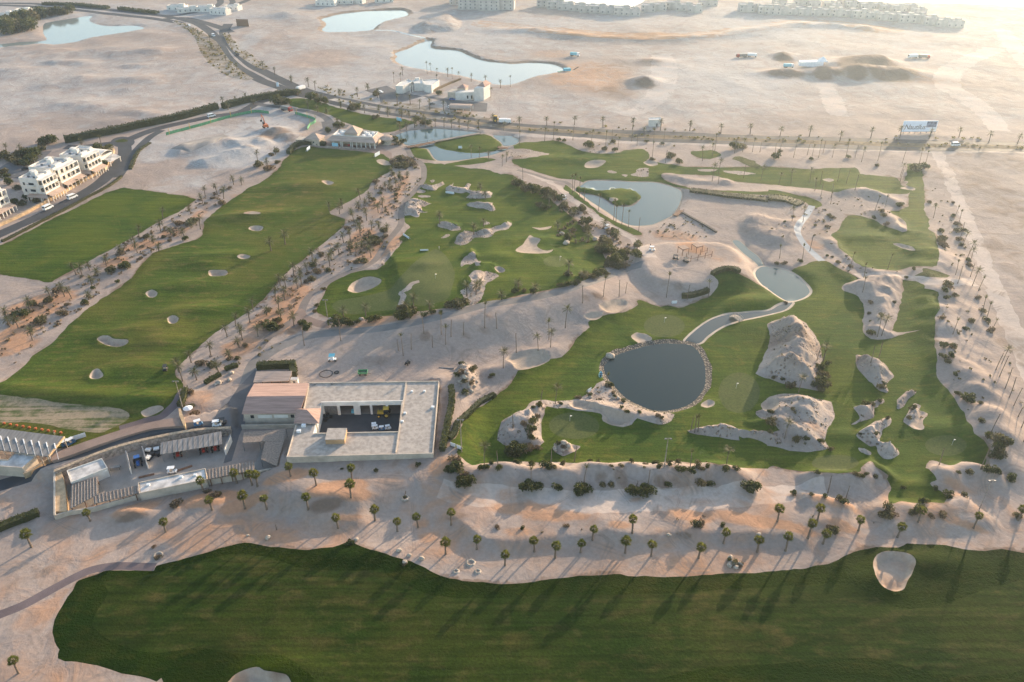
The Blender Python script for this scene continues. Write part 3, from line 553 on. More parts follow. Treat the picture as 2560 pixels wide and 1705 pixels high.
# ---------------------------------------------------------------- materials
MAT = {}
class NB:
    """small node-tree builder"""
    def __init__(s, name):
        s.m = bpy.data.materials.new(name)
        s.m.use_nodes = True
        s.t = s.m.node_tree
        s.t.nodes.clear()
        s.out = s.t.nodes.new('ShaderNodeOutputMaterial')
        s.b = s.t.nodes.new('ShaderNodeBsdfPrincipled')
        s.t.links.new(s.b.outputs[0], s.out.inputs[0])
        s.b.inputs['Specular IOR Level'].default_value = .2
        MAT[name] = s.m
    def n(s, kind, **kw):
        nd = s.t.nodes.new(kind)
        for k, v in kw.items():
            setattr(nd, k, v)
        return nd
    def link(s, a, b):
        s.t.links.new(a, b)
    def pos(s):
        if not hasattr(s, '_p'):
            s._p = s.n('ShaderNodeTexCoord').outputs['Object']
        return s._p
    def noise(s, scale, detail=3, rough=.55, vec=None, stretch=None, dist=0):
        v = vec or s.pos()
        if stretch:
            mp = s.n('ShaderNodeMapping')
            mp.inputs['Scale'].default_value = stretch[:3]
            if len(stretch) > 3:
                mp.inputs['Rotation'].default_value[2] = stretch[3]
            s.link(v, mp.inputs[0])
            v = mp.outputs[0]
        nd = s.n('ShaderNodeTexNoise')
        nd.inputs['Scale'].default_value = scale
        nd.inputs['Detail'].default_value = detail
        nd.inputs['Roughness'].default_value = rough
        nd.inputs['Distortion'].default_value = dist
        s.link(v, nd.inputs['Vector'])
        return nd.outputs['Fac']
    def rng(s, x, a, b, c=0., d=1.):
        nd = s.n('ShaderNodeMapRange')
        nd.interpolation_type = 'SMOOTHSTEP'
        for i, v in enumerate((a, b, c, d)):
            nd.inputs[i + 1].default_value = v
        s.link(x, nd.inputs[0])
        return nd.outputs[0]
    def math(s, op, a, b):
        nd = s.n('ShaderNodeMath', operation=op)
        for i, v in enumerate((a, b)):
            if isinstance(v, (int, float)):
                nd.inputs[i].default_value = v
            else:
                s.link(v, nd.inputs[i])
        return nd.outputs[0]
    def mix(s, f, a, b, mode='MIX'):
        nd = s.n('ShaderNodeMix', data_type='RGBA', blend_type=mode)
        for i, v in ((0, f), (6, a), (7, b)):
            if isinstance(v, (int, float)):
                nd.inputs[i].default_value = v
            elif isinstance(v, tuple):
                nd.inputs[i].default_value = (*v, 1)
            else:
                s.link(v, nd.inputs[i])
        return nd.outputs[2]
    def attr(s, name):
        nd = s.n('ShaderNodeAttribute', attribute_name=name)
        sp = s.n('ShaderNodeSeparateColor')
        s.link(nd.outputs['Color'], sp.inputs[0])
        return sp.outputs[0], sp.outputs[1], sp.outputs[2]
    def done(s, col, rough=.9, bump=None, dist=.1, strength=1, metal=0, spec=None):
        if isinstance(col, tuple):
            s.b.inputs['Base Color'].default_value = (*col, 1)
        else:
            s.link(col, s.b.inputs['Base Color'])
        s.b.inputs['Roughness'].default_value = rough
        s.b.inputs['Metallic'].default_value = metal
        if spec is not None:
            s.b.inputs['Specular IOR Level'].default_value = spec
        if bump is not None:
            bp = s.n('ShaderNodeBump')
            bp.inputs['Distance'].default_value = dist
            bp.inputs['Strength'].default_value = strength
            s.link(bump, bp.inputs['Height'])
            s.link(bp.outputs[0], s.b.inputs['Normal'])
        return s.m

def plain(name, col, rough=.7, var=.12, scale=1.2, metal=0, spec=.25, bump=0, stretch=None):
    """painted / plastered / wooden surfaces: colour with soft weathering"""
    b = NB(name)
    n1 = b.noise(scale, 4, .6, stretch=stretch)
    dark = tuple(c * (1 - var * 1.6) for c in col)
    lite = tuple(min(1, c * (1 + var)) for c in col)
    c = b.mix(b.rng(n1, .3, .7), dark, lite)
    return b.done(c, rough, n1 if bump else None, bump or .1, 1, metal, spec)

# desert sand
def sand_mat(name, a, bcol, stony=0., bumpd=.3, streak=.25):
    b = NB(name)
    r, g, br = b.attr('tint')
    big = b.noise(.022, 4, .6)
    mid = b.noise(.11, 4, .62, dist=.6)
    fin = b.noise(.9, 5, .65)
    stk = b.noise(.06, 4, .6, stretch=(1, 5, 1, .25), dist=1.2)
    c = b.mix(b.rng(big, .38, .64), a, bcol)
    c = b.mix(b.math('MULTIPLY', b.rng(stk, .48, .66), streak), c, (.36, .28, .22))
    edge = b.math('MULTIPLY', mid, 1.0)
    def masked(t, lo=.55, hi=.9):
        return b.rng(b.math('ADD', t, b.math('MULTIPLY', b.math('SUBTRACT', edge, .5), 1.1)), lo, hi)
    c = b.mix(b.math('MULTIPLY', masked(r, .18, .72), .85), c, (.45, .25, .145))
    c = b.mix(b.math('MULTIPLY', masked(g, .3, .9), .85), c, (.44, .42, .40))
    c = b.mix(b.math('MULTIPLY', masked(br, .2, .75), .85), c, (.20, .135, .095))
    if name in ('sand', 'track_sand'):      # tyre marks
        for sc_, o_ in ((.021, .5), (.034, .46), (.05, .53)):
            nz = b.noise(sc_, 1, .4, dist=.8)
            dd = b.math('ABSOLUTE', b.math('SUBTRACT', nz, o_), 0)
            ln_ = b.math('MULTIPLY', b.rng(dd, .004, .008, 0, 1), b.rng(dd, .013, .018, 1, 0))
            c = b.mix(b.math('MULTIPLY', b.math('MULTIPLY', ln_, b.rng(mid, .42, .6)), .5), c, (.26, .205, .17))
    rub = b.noise(.55, 3, .7)
    c = b.mix(b.math('MULTIPLY', b.rng(rub, .62, .74), .3), c, (.27, .205, .16))
    c = b.mix(1.0, c, b.mix(b.rng(fin, .3, .72), (.89, .885, .88), (1.06, 1.055, 1.05)), 'MULTIPLY')
    bumpsrc = b.math('ADD', b.math('MULTIPLY', fin, .28), b.math('MULTIPLY', mid, 1.5))
    if stony:
        c = b.mix(b.math('MULTIPLY', b.rng(mid, .5, .68), .75), c, (.27, .20, .165))
        vo = b.n('ShaderNodeTexVoronoi')
        vo.inputs['Scale'].default_value = .95
        b.link(b.pos(), vo.inputs['Vector'])
        st = b.rng(vo.outputs['Distance'], .12, .38, 1, 0)
        msk = b.math('MULTIPLY', b.rng(b.noise(.16, 3), .45, .6), st)
        c = b.mix(b.math('MULTIPLY', msk, stony * .55), c, (.30, .22, .16))
        bumpsrc = b.math('ADD', bumpsrc, b.math('MULTIPLY', msk, stony * 1.4))
    return b.done(c, .95, bumpsrc, bumpd, .9, spec=.08)

sand_mat('sand', (.385, .308, .262), (.315, .252, .217))
sand_mat('mound_sand', (.42, .345, .295), (.33, .268, .228), stony=1.3, bumpd=.5, streak=.1)
sand_mat('track_sand', (.52, .43, .368), (.47, .388, .332), bumpd=.12, streak=.15)
sand_mat('bunker_sand', (.44, .345, .27), (.40, .315, .245), bumpd=.06, streak=.05)
sand_mat('earth', (.42, .25, .145), (.34, .20, .12), bumpd=.4, streak=.3)
sand_mat('earth_brown', (.30, .19, .125), (.24, .155, .10), bumpd=.5, streak=.3)
sand_mat('verge_soil', (.22, .165, .105), (.165, .125, .08), bumpd=.4, streak=.2)

def grass_mat(name, a, bcol, dry, stripes=0, patch=.5, bumpd=.12, ang=0.):
    b = NB(name)
    r, g, br = b.attr('tint')
    big = b.noise(.035, 3, .55, dist=.4)
    mid = b.noise(.16, 4, .6, stretch=(1, 2.2, 1, .1))
    fin = b.noise(1.6, 4, .7)
    c = b.mix(b.rng(big, .36, .64), a, bcol)
    c = b.mix(b.math('MULTIPLY', b.rng(mid, .5, .74), patch), c, dry)
    c = b.mix(b.math('MULTIPLY', b.rng(b.math('ADD', r, b.math('MULTIPLY', b.math('SUBTRACT', mid, .5), .9)), .3, .95), .7), c, tuple(x * y for x, y in zip(dry, (1.5, 1.25, 1.3))))
    c = b.mix(b.math('MULTIPLY', br, .6), c, tuple(x * .45 for x in a))
    for sc_, o_ in ((.017, .5), (.028, .47)):      # cart tracks
        dd = b.math('ABSOLUTE', b.math('SUBTRACT', b.noise(sc_, 1, .4, dist=.5), o_), 0)
        ln_ = b.math('MULTIPLY', b.rng(dd, .004, .008, 0, 1), b.rng(dd, .012, .016, 1, 0))
        c = b.mix(b.math('MULTIPLY', b.math('MULTIPLY', ln_, b.rng(mid, .45, .6)), .35), c, dry)
    if stripes:
        st = b.noise(.5, 2, .5, stretch=(.06, 1.6, 1, ang))
        c = b.mix(1.0, c, b.mix(b.rng(st, .36, .64), (1 - stripes,) * 3, (1 + stripes,) * 3), 'MULTIPLY')
    c = b.mix(1.0, c, b.mix(b.rng(fin, .3, .7), (.76, .77, .76), (1.2, 1.2, 1.14)), 'MULTIPLY')
    return b.done(c, .85, b.math('ADD', fin, b.math('MULTIPLY', mid, 1.2)), bumpd, .8, spec=.03)

grass_mat('lawn', (.046, .080, .012), (.080, .104, .014), (.130, .120, .026), stripes=.13, ang=.9)
grass_mat('range_lawn', (.058, .088, .014), (.094, .100, .020), (.150, .118, .040), stripes=.12, patch=.7, ang=.5)
grass_mat('rough', (.009, .025, .001), (.021, .036, .002), (.036, .039, .006), patch=.35, bumpd=.3)
grass_mat('fairway', (.016, .034, .004), (.033, .046, .007), (.064, .058, .018), stripes=.15, patch=.6, ang=-.03)
grass_mat('green', (.085, .105, .034), (.098, .112, .040), (.118, .115, .048), patch=.3, bumpd=.03)
grass_mat('scrubgrass', (.045, .062, .016), (.075, .082, .028), (.12, .10, .05), patch=.6, bumpd=.5)
b = NB('tee_lawn')
st = b.noise(.42, 2, .5, stretch=(.05, 1.5, 1, -.1))
wn = b.noise(.25, 4, .7)
c = b.mix(b.rng(b.math('ADD', b.math('MULTIPLY', st, .7), b.math('MULTIPLY', wn, .5)), .47, .68), (.085, .105, .03), (.34, .26, .17))
c = b.mix(1., c, b.mix(b.rng(b.noise(1.5, 4, .7), .3, .7), (.8, .8, .8), (1.1, 1.1, 1.1)), 'MULTIPLY')
b.done(c, .9, wn, .1, 1)

def road_mat(name, col, var=.15):
    b = NB(name)
    n1 = b.noise(.15, 4, .6)
    n2 = b.noise(2.5, 3, .6)
    c = b.mix(b.rng(n1, .3, .7), tuple(x * (1 - var) for x in col), tuple(x * (1 + var) for x in col))
    c = b.mix(1., c, b.mix(n2, (.85, .85, .85), (1.12, 1.12, 1.12)), 'MULTIPLY')
    return b.done(c, .8, n2, .03, .6, spec=.2)
road_mat('asphalt', (.060, .062, .068))
road_mat('asphalt2', (.125, .12, .122))
road_mat('gravel', (.20, .183, .17))
road_mat('path', (.20, .165, .145))
road_mat('bluepath', (.29, .32, .345))
road_mat('purple_path', (.15, .115, .115))
road_mat('concrete', (.30, .265, .235))
road_mat('brick', (.26, .185, .15))
road_mat('kerb', (.24, .20, .165))
road_mat('kerb_dark', (.12, .10, .085))
road_mat('kerb_pale', (.46, .37, .29))
road_mat('bank', (.28, .205, .15))

def water_mat(name, col, rough, bumpd=.02, scale=.8):
    b = NB(name)
    n1 = b.noise(scale, 4, .6)
    b.b.inputs['IOR'].default_value = 1.33
    return b.done(col, rough, n1, bumpd, .5, spec=.5)
water_mat('water', (.06, .075, .075), .08)
water_mat('darkwater', (.014, .029, .030), .05)
water_mat('pondwater', (.055, .098, .100), .05)
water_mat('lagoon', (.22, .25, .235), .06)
water_mat('sea_water', (.05, .08, .09), .22, .3, .06)

b = NB('edging_rock')
vo = b.n('ShaderNodeTexVoronoi')
vo.inputs['Scale'].default_value = 1.5
b.link(b.pos(), vo.inputs['Vector'])
c = b.mix(b.rng(vo.outputs['Distance'], .1, .6), (.46, .38, .30), (.10, .085, .07))
b.done(c, .9, b.rng(vo.outputs['Distance'], .05, .6, 1, 0), .5, 1)

CLS = {'ground': 'sand', 'lawn': 'lawn', 'range': 'range_lawn', 'rough': 'rough', 'fairway': 'fairway', 'green': 'green', 'tee': 'tee_lawn', 'scrubgrass': 'scrubgrass',
       'mound': 'mound_sand', 'bunker': 'bunker_sand', 'earth': 'earth', 'earth2': 'earth_brown', 'slab': 'concrete', 'track': 'track_sand', 'path': 'path', 'bluepath': 'bluepath',
       'purple': 'purple_path', 'brick': 'brick', 'gravelroad': 'gravel', 'asphalt': 'asphalt', 'asphalt2': 'asphalt2', 'verge': 'verge_soil', 'water': 'water', 'darkwater': 'darkwater', 'pondwater': 'pondwater', 'lagoon': 'lagoon', 'sea': 'sea_water',
       'bank': 'bank', 'kerb': 'kerb', 'kerb2': 'kerb_dark', 'edge': 'kerb_pale', 'rocks': 'edging_rock'}
# ---------------------------------------------------------------- the ground sheet: one conforming triangulation, cut along the zone outlines
for z in ZONES:
    if z['name'] == 'yard_floor':
        FLAT.append((z['poly'], 0.0, .8))
FLAT.append((unproject(T(1, 2, "600,400 1672,378 1618,1024 295,1056 380,770 350,760 -140,770 -120,560 0,270 340,270"), 2.2), 0.0, .5))
for q in (T(1, 0, "500,1190 640,1150 1130,1180 1300,1220 1300,1400 660,1380 480,1330"), T(0, 0, "450,1290 720,1330 900,1480 900,1640 600,1860 330,1860 200,1700 330,1440"), T(0, 1, "-100,120 180,160 220,400 -100,420"), T(1, 0, "1260,760 1500,700 1700,730 1700,830 1280,860"), T(1, 0, "1740,830 2170,740 2200,920 1750,950")):
    FLAT.append((unproject(q, 0), 0.0, 4.))
RAISE = [(z['poly'], .5) for z in ZONES if z['name'] == 'island_green' and 'teardrop' in z['label']]
_h0 = height
def height(P, rough=True):
    P = np.atleast_2d(np.asarray(P, float))
    h = _h0(P, rough)
    for poly, lv in RAISE:
        i = near(P, poly, 0)
        if len(i):
            k = sstep(sdf(P[i], poly) / .9)
            h[i] = h[i] * (1 - k) + lv * k
    return h

def grid_points():
    out = []
    for z in ISL:
        p = z['poly']
        lo, hi = p.min(0), p.max(0)
        st_ = max(.55, min(1.0, np.prod(hi - lo) ** .5 / 40))
        q = nrg.uniform(lo, hi, (int(np.prod(hi - lo) / st_ ** 2), 2))
        out.append(q[inside(q, p)])
    fine_ = np.concatenate(out)
    out = []
    st = 6.0
    ys = np.arange(2, 1700, st)
    for j, y in enumerate(ys):
        xs = np.arange(-60 + (j % 2) * st / 2, 2420, st)
        out.append(np.stack([xs + nrg.uniform(-1.5, 1.5, len(xs)), np.full(len(xs), y) + nrg.uniform(-1.5, 1.5, len(xs))], 1))
    p = [unproject(np.concatenate(out))]
    out = []
    for y in list(np.arange(1720, 3200, 45)):
        xs = np.arange(-700, 3060, 45.)
        out.append(np.stack([xs, np.full(len(xs), y)], 1))
    for y in np.arange(30, 1700, 28):
        for xs in (np.arange(-900, -70, 28.), np.arange(2430, 3260, 28.)):
            out.append(np.stack([xs, np.full(len(xs), y)], 1))
    for y in (-8, -18, -30, -44, -60, -80, -100, -125, -155, -190):
        xs = np.arange(-900, 3260, 30.)
        out.append(np.stack([xs, np.full(len(xs), y)], 1))
    q = unproject(np.concatenate(out))
    p.append(q)
    far = [(x, y) for x in np.linspace(-30000, 30000, 13) for y in (-20000, -8000, -3000, -1000, 4000, 10000, 20000, 30000)]
    far += [(x, y) for x in np.linspace(-2500, 2500, 21) for y in (-600, -300, -100, 0)]
    p.append(np.array(far, float))
    p.append(fine_)
    return np.concatenate(p)

def build_sheet():
    gp = grid_points()
    pts = gp.tolist()
    edges = []
    for z in ZONES:
        p = z.get('fine', z['poly'])
        keep = [0]
        for i in range(1, len(p)):
            if np.hypot(*(p[i] - p[keep[-1]])) > .12:
                keep.append(i)
        p = p[keep]
        if np.hypot(*(p[0] - p[-1])) < .12:
            p = p[:-1]
        z['cut'] = p
        n0 = len(pts)
        pts += p.tolist()
        edges += [(n0 + i, n0 + (i + 1) % len(p)) for i in range(len(p))]
    r = delaunay_2d_cdt([Vector(q) for q in pts], edges, [], 0, 1e-3, False)
    V = np.array([(v[0], v[1]) for v in r[0]])
    F = np.array([f for f in r[2] if len(f) == 3], np.int64)
    C = V[F].mean(1)
    owner = np.full(len(F), -1)
    for k, z in enumerate(ZONES):
        i = near(C, z['cut'], 0)
        if len(i):
            owner[i[inside(C[i], z['cut'])]] = k
    Z = height(V)
    W = np.column_stack([V, Z])
    fn = np.cross(W[F[:, 1]] - W[F[:, 0]], W[F[:, 2]] - W[F[:, 0]])
    flip = fn[:, 2] < 0
    F[flip] = F[flip][:, ::-1]
    fn[flip] *= -1
    N = np.zeros_like(W)
    for k in range(3):
        np.add.at(N, F[:, k], fn)
    N /= np.maximum(np.linalg.norm(N, axis=1, keepdims=True), 1e-12)
    T_ = tints(V)
    def emit(name, sel, cls, label, category, group=None):
        f = F[sel]
        if not len(f):
            return None
        u, inv = np.unique(f, return_inverse=True)
        inv = inv.reshape(-1, 3)
        me = bpy.data.meshes.new(name)
        me.vertices.add(len(u))
        me.vertices.foreach_set('co', W[u].astype(np.float32).ravel())
        me.loops.add(len(inv) * 3)
        me.loops.foreach_set('vertex_index', inv.astype(np.int32).ravel())
        me.polygons.add(len(inv))
        me.polygons.foreach_set('loop_start', np.arange(0, len(inv) * 3, 3, dtype=np.int32))
        me.update(calc_edges=True)
        me.polygons.foreach_set('use_smooth', np.ones(len(inv), bool))
        a = me.color_attributes.new('tint', 'FLOAT_COLOR', 'POINT')
        a.data.foreach_set('color', np.column_stack([T_[u], np.ones(len(u))]).astype(np.float32).ravel())
        if cls not in ('water', 'sea', 'lagoon', 'darkwater', 'pondwater'):
            me.normals_split_custom_set_from_vertices(N[u].astype(np.float32).tolist())
        me.materials.append(MAT[CLS[cls]])
        o = bpy.data.objects.new(name, me)
        COL.objects.link(o)
        o['label'] = label
        o['category'] = category
        o['kind'] = 'structure'
        if group:
            o['group'] = group
        return o
    emit('ground', owner == -1, 'ground', 'open pinkish sand and desert ground under everything', 'ground')
    for k, z in enumerate(ZONES):
        emit(z['name'], owner == k, z['cls'], z['label'], z['cat'], z['group'])

# soil colours: orange earth (r), white chalk plus painted far haze (g), dark topsoil (b)
TINT = []
def stain(c, r, u, v, ru, rv, ch, s):
    TINT.append((place(T(c, r, "%g,%g %g,%g %g,%g" % (u, v, u + ru, v, u, v + rv)), base_height), ch, s))
def tints(P):
    t = np.zeros((len(P), 3))
    for (w, ch, s) in TINT:
        ax, ay = w[1] - w[0], w[2] - w[0]
        q = P - w[0]
        u = q @ ax / (ax @ ax)
        v = q @ ay / (ay @ ay)
        d = np.sqrt(u * u + v * v)
        t[:, ch] = np.maximum(t[:, ch], s * sstep(1.6 - d))
    k = sstep((205 - P[:, 1]) / 60) * (.34 + .3 * fbm(P[:, 0], P[:, 1], 16, 3, 303))
    t[:, 0] = np.maximum(t[:, 0], k)
    k = sstep((P[:, 1] - 380) / 160) * (.58 + .35 * fbm(P[:, 0], P[:, 1], 120, 3, 301))  # far ground greyed with distance, haze put into the colour
    t[:, 1] = np.maximum(t[:, 1], k * (1 - t[:, 0]) * (1 - t[:, 2]))
    k = sstep((P[:, 1] - 380) / 160) * sstep(fbm(P[:, 0], P[:, 1], 70, 3, 302) * 1.6 - .35) * .55
    t[:, 2] = np.maximum(t[:, 2], k)
    e = np.full(len(P), 9.)
    for z in LAWNS:
        i = near(P, z['poly'], 1)
        if len(i):
            d = sdf(P[i], z['poly'])
            e[i] = np.where(d > -1, np.minimum(e[i], np.abs(d)), e[i])
    k = .62 * sstep(1.3 - e / 3.2) * (.6 + .9 * fbm(P[:, 0], P[:, 1], 11, 2, 305))
    t[:, 2] = np.maximum(t[:, 2], k)
    return t
_st = {0: [], 1: [], 2: []}
for c, r, u, v, ru, rv, ch, s in (
        # foreground palm strip
        (0, 2, 1250, 1530, 200, 50, 0, .8), (0, 2, 1950, 1440, 260, 60, 0, 1.), (0, 2, 2250, 1500, 150, 60, 0, .9), (0, 3, 1210, 40, 160, 50, 2, .75), (1, 2, 750, 1350, 260, 70, 0, .95), (1, 2, 300, 1230, 200, 50, 0, .8), (1, 2, 900, 1410, 150, 60, 0, .9),
        (1, 2, 650, 1510, 160, 70, 2, .8), (1, 2, 1340, 1150, 110, 80, 2, .35), (1, 2, 1680, 1150, 80, 90, 0, .7), (1, 2, 1700, 800, 60, 300, 2, .5), (1, 2, 1450, 1150, 50, 40, 0, .6), (1, 3, 850, 60, 130, 40, 0, .7), (1, 3, 1600, 240, 120, 50, 0, .6), (1, 3, 1530, 110, 70, 40, 0, .7),
        (1, 3, 1850, 40, 120, 40, 2, .5), (2, 2, 100, 1540, 350, 60, 0, .7), (2, 3, 400, 40, 300, 50, 0, .85), (2, 3, 60, 180, 150, 40, 0, .6), (2, 3, 1000, 130, 120, 40, 0, .7), (2, 3, 1650, 40, 200, 50, 0, .95), (2, 3, 2100, 60, 300, 60, 0, .8), (2, 3, 1580, 220, 80, 30, 2, .7), (2, 3, 1400, 190, 80, 30, 2, .5),
        (3, 3, 200, 130, 250, 40, 0, .8), (3, 3, 700, 130, 120, 60, 0, .7), (3, 3, 1780, 110, 200, 40, 0, .8), (3, 2, 1750, 1340, 110, 50, 0, .6), (3, 2, 560, 1460, 260, 50, 0, .6), (0, 3, 850, 420, 120, 90, 0, .45), (0, 3, 280, 600, 200, 60, 2, .4), (0, 3, 350, 950, 200, 120, 0, .55), (0, 3, 550, 780, 60, 60, 0, .6),
        (0, 2, 200, 1400, 200, 120, 0, .35), (0, 2, 1820, 560, 150, 110, 0, .5), (2, 2, 820, 1260, 60, 70, 2, .6), (2, 2, 1000, 1260, 60, 90, 2, .6), (2, 2, 1370, 1310, 60, 70, 2, .6), (2, 2, 1560, 1290, 90, 80, 2, .4), (2, 2, 1850, 1290, 90, 80, 2, .35), (2, 2, 2250, 1180, 110, 40, 0, .5), (2, 2, 1150, 1470, 80, 30, 0, .5),
        # strip beside the front lawn and the range
        (0, 1, 400, 1200, 220, 70, 0, .95), (0, 1, 350, 1310, 160, 50, 0, .8), (0, 1, 160, 1490, 160, 90, 0, 1.), (0, 1, 1050, 850, 120, 40, 0, .7), (0, 1, 1320, 690, 160, 40, 0, .8), (0, 1, 1600, 560, 110, 40, 0, .9), (0, 1, 1830, 400, 60, 60, 0, .6), (0, 2, 120, 60, 160, 60, 0, .8),
        (1, 1, 980, 640, 110, 100, 0, 1.), (1, 1, 1150, 720, 120, 100, 0, .8), (1, 1, 1330, 150, 60, 120, 0, .7), (1, 1, 1180, 330, 140, 100, 0, .5), (1, 1, 350, 1150, 160, 100, 0, .75), (1, 1, 250, 1350, 150, 130, 0, .8), (1, 1, 150, 1460, 120, 90, 2, .6), (1, 1, 60, 1400, 120, 120, 0, .7),
        (0, 2, 2200, 60, 160, 80, 0, .7), (1, 1, 1150, 1385, 260, 40, 0, .7), (1, 1, 350, 1470, 70, 40, 2, .6), (2, 1, 1650, 700, 150, 60, 0, .6), (2, 1, 1900, 760, 150, 80, 0, .4), (2, 1, 1500, 600, 250, 50, 0, .5), (2, 1, 50, 1180, 130, 30, 0, .8), (1, 1, 2250, 1205, 160, 30, 0, .8),
        # building site and far desert
        (0, 0, 1750, 1300, 500, 160, 1, .7), (0, 0, 2150, 1400, 400, 150, 1, 1.), (0, 1, 1700, 110, 300, 90, 1, .6), (1, 0, 60, 1200, 350, 200, 1, .9), (1, 0, 100, 1420, 200, 100, 1, .8), (0, 0, 1800, 640, 260, 120, 1, .5), (0, 0, 1750, 80, 250, 40, 1, .9), (0, 0, 2050, 110, 180, 30, 1, .9), (0, 0, 150, 130, 160, 60, 1, .8), (0, 0, 2280, 380, 120, 150, 1, .7), (1, 0, 170, 1230, 140, 60, 2, .75), (1, 0, 290, 1270, 80, 50, 2, .6),
        (2, 0, 700, 700, 420, 160, 0, .5), (2, 0, 950, 600, 220, 70, 2, .35), (2, 0, 950, 850, 180, 60, 2, .45), (2, 0, 1270, 560, 120, 50, 2, .45), (2, 0, 1230, 760, 90, 50, 2, .75), (2, 0, 380, 490, 200, 40, 0, .4), (1, 0, 600, 540, 300, 90, 0, .35), (1, 0, 200, 800, 60, 30, 1, .4), (2, 0, 1180, 470, 170, 60, 1, .6), (2, 0, 500, 100, 400, 60, 0, .3),
        (3, 0, 780, 590, 130, 60, 2, 1.), (3, 0, 570, 630, 100, 50, 2, .9), (3, 0, 1050, 585, 120, 50, 2, .9), (3, 0, 1110, 690, 160, 60, 2, 1.), (3, 0, 815, 690, 90, 50, 2, 1.), (3, 0, 510, 690, 80, 50, 2, .9), (3, 0, 160, 675, 170, 40, 2, .8), (3, 0, 900, 640, 600, 90, 0, .4), (3, 0, 150, 545, 70, 40, 2, .8),
        (1, 2, 1090, 175, 170, 60, 2, .35), (1, 1, 1555, 1520, 55, 50, 2, .6), (1, 1, 1715, 1530, 50, 40, 2, .55), (1, 1, 1930, 1520, 55, 40, 2, .6), (1, 1, 2150, 1320, 50, 60, 2, .4), (1, 1, 1680, 1440, 45, 45, 2, .4), (1, 1, 2120, 1470, 80, 40, 2, .4), (1, 1, 1860, 1440, 60, 60, 2, .3), (2, 1, 680, 1170, 40, 35, 2, .6), (2, 1, 810, 1160, 60, 35, 2, .6), (2, 1, 1530, 1070, 50, 60, 2, .4), (2, 1, 1130, 1090, 40, 50, 2, .35), (2, 1, 1390, 1030, 50, 60, 2, .4), (2, 1, 1290, 980, 80, 90, 2, .35), (1, 1, 350, 1460, 60, 50, 0, .7),
        (2, 1, 1850, 100, 250, 40, 2, .2), (3, 1, 1100, 1050, 200, 60, 2, .3), (3, 1, 550, 560, 160, 90, 2, .4), (3, 1, 430, 690, 80, 50, 0, .5), (3, 2, 260, 150, 90, 80, 2, .5), (3, 1, 280, 1500, 90, 60, 2, .5), (2, 1, 2250, 530, 200, 80, 2, .25), (3, 2, 430, 780, 100, 60, 0, .4),
        (3, 1, 2250, 300, 330, 380, 2, .42), (3, 1, 2500, 1000, 260, 500, 2, .42), (3, 0, 2100, 1480, 400, 90, 2, .35), (3, 2, 2600, 300, 250, 500, 2, .4),
        # drier and darker grass
        (1, 1, 150, 250, 400, 160, 0, .45), (0, 1, 1900, 1000, 500, 150, 0, .25), (0, 2, 700, 120, 500, 120, 0, .3), (0, 3, 1300, 850, 250, 90, 0, .55), (1, 3, 100, 850, 220, 120, 0, .4), (1, 3, 1300, 620, 180, 90, 0, .55), (2, 3, 60, 1180, 160, 120, 0, .6), (3, 3, 70, 1160, 150, 100, 0, .6), (3, 3, 1000, 1250, 260, 80, 0, .45), (2, 3, 1200, 1050, 120, 110, 0, .4), (1, 3, 1200, 1300, 300, 120, 0, .3), (3, 3, 2200, 800, 200, 120, 0, .3), (3, 3, 900, 580, 80, 90, 0, .4),
        (0, 3, 1050, 1080, 300, 130, 2, .6), (0, 3, 1250, 1200, 130, 70, 2, .7), (0, 3, 1900, 1400, 260, 160, 2, .6), (3, 3, 1480, 640, 180, 120, 2, .4), (1, 3, 300, 1450, 200, 80, 2, .5), (0, 3, 1150, 730, 180, 60, 2, .5)):
    stain(c, r, u, v, ru, rv, ch, s)
build_sheet()
# ---------------------------------------------------------------- modelling kit
def leaf_mat(name, col, col2, trans=.35, scale=.7):
    b = NB(name)
    oi = b.n('ShaderNodeObjectInfo')
    n1 = b.noise(scale, 3, .6)
    c = b.mix(b.rng(n1, .35, .65), col, col2)
    c = b.mix(b.math('MULTIPLY', oi.outputs['Random'], .5), c, tuple(x * y for x, y in zip(col2, (1.35, 1.05, 1.0))))
    b.done(c, .65, spec=.2)
    tr = b.n('ShaderNodeBsdfTranslucent')
    b.link(b.mix(.5, c, (.16, .17, .03)), tr.inputs[0])
    ms = b.n('ShaderNodeMixShader')
    ms.inputs[0].default_value = trans
    b.link(b.b.outputs[0], ms.inputs[1])
    b.link(tr.outputs[0], ms.inputs[2])
    b.link(ms.outputs[0], b.out.inputs[0])
    return b.m
leaf_mat('fan_leaf', (.085, .110, .024), (.13, .14, .034), .45)
leaf_mat('date_leaf', (.060, .070, .034), (.085, .088, .042), .25)
leaf_mat('bush_leaf', (.040, .058, .020), (.065, .078, .026), .25)
leaf_mat('olive_leaf', (.085, .082, .042), (.125, .110, .055), .2)
leaf_mat('dry_leaf', (.150, .110, .072), (.20, .150, .095), .15)
leaf_mat('ochre_leaf', (.20, .150, .055), (.17, .155, .06), .3)
leaf_mat('hedge_leaf', (.036, .048, .020), (.060, .068, .028), .2)
plain('trunk_bark', (.20, .15, .11), .95, .3, 3, stretch=(1, 1, 4))
plain('dead_frond', (.19, .135, .085), .95, .3, 4)
plain('white_plaster', (.70, .66, .60), .85, .08, .4)
plain('white_paint', (.80, .80, .79), .6, .05, .8)
plain('cream_plaster', (.52, .44, .355), .9, .12, .35)
plain('tan_stone', (.42, .32, .225), .95, .22, 1.6, bump=.15)
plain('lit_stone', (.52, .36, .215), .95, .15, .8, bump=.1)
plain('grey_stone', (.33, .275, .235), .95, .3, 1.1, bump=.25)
plain('roof_gravel', (.42, .365, .315), .98, .14, .8, bump=.05)
plain('roof_white', (.56, .53, .50), .9, .22, .35)
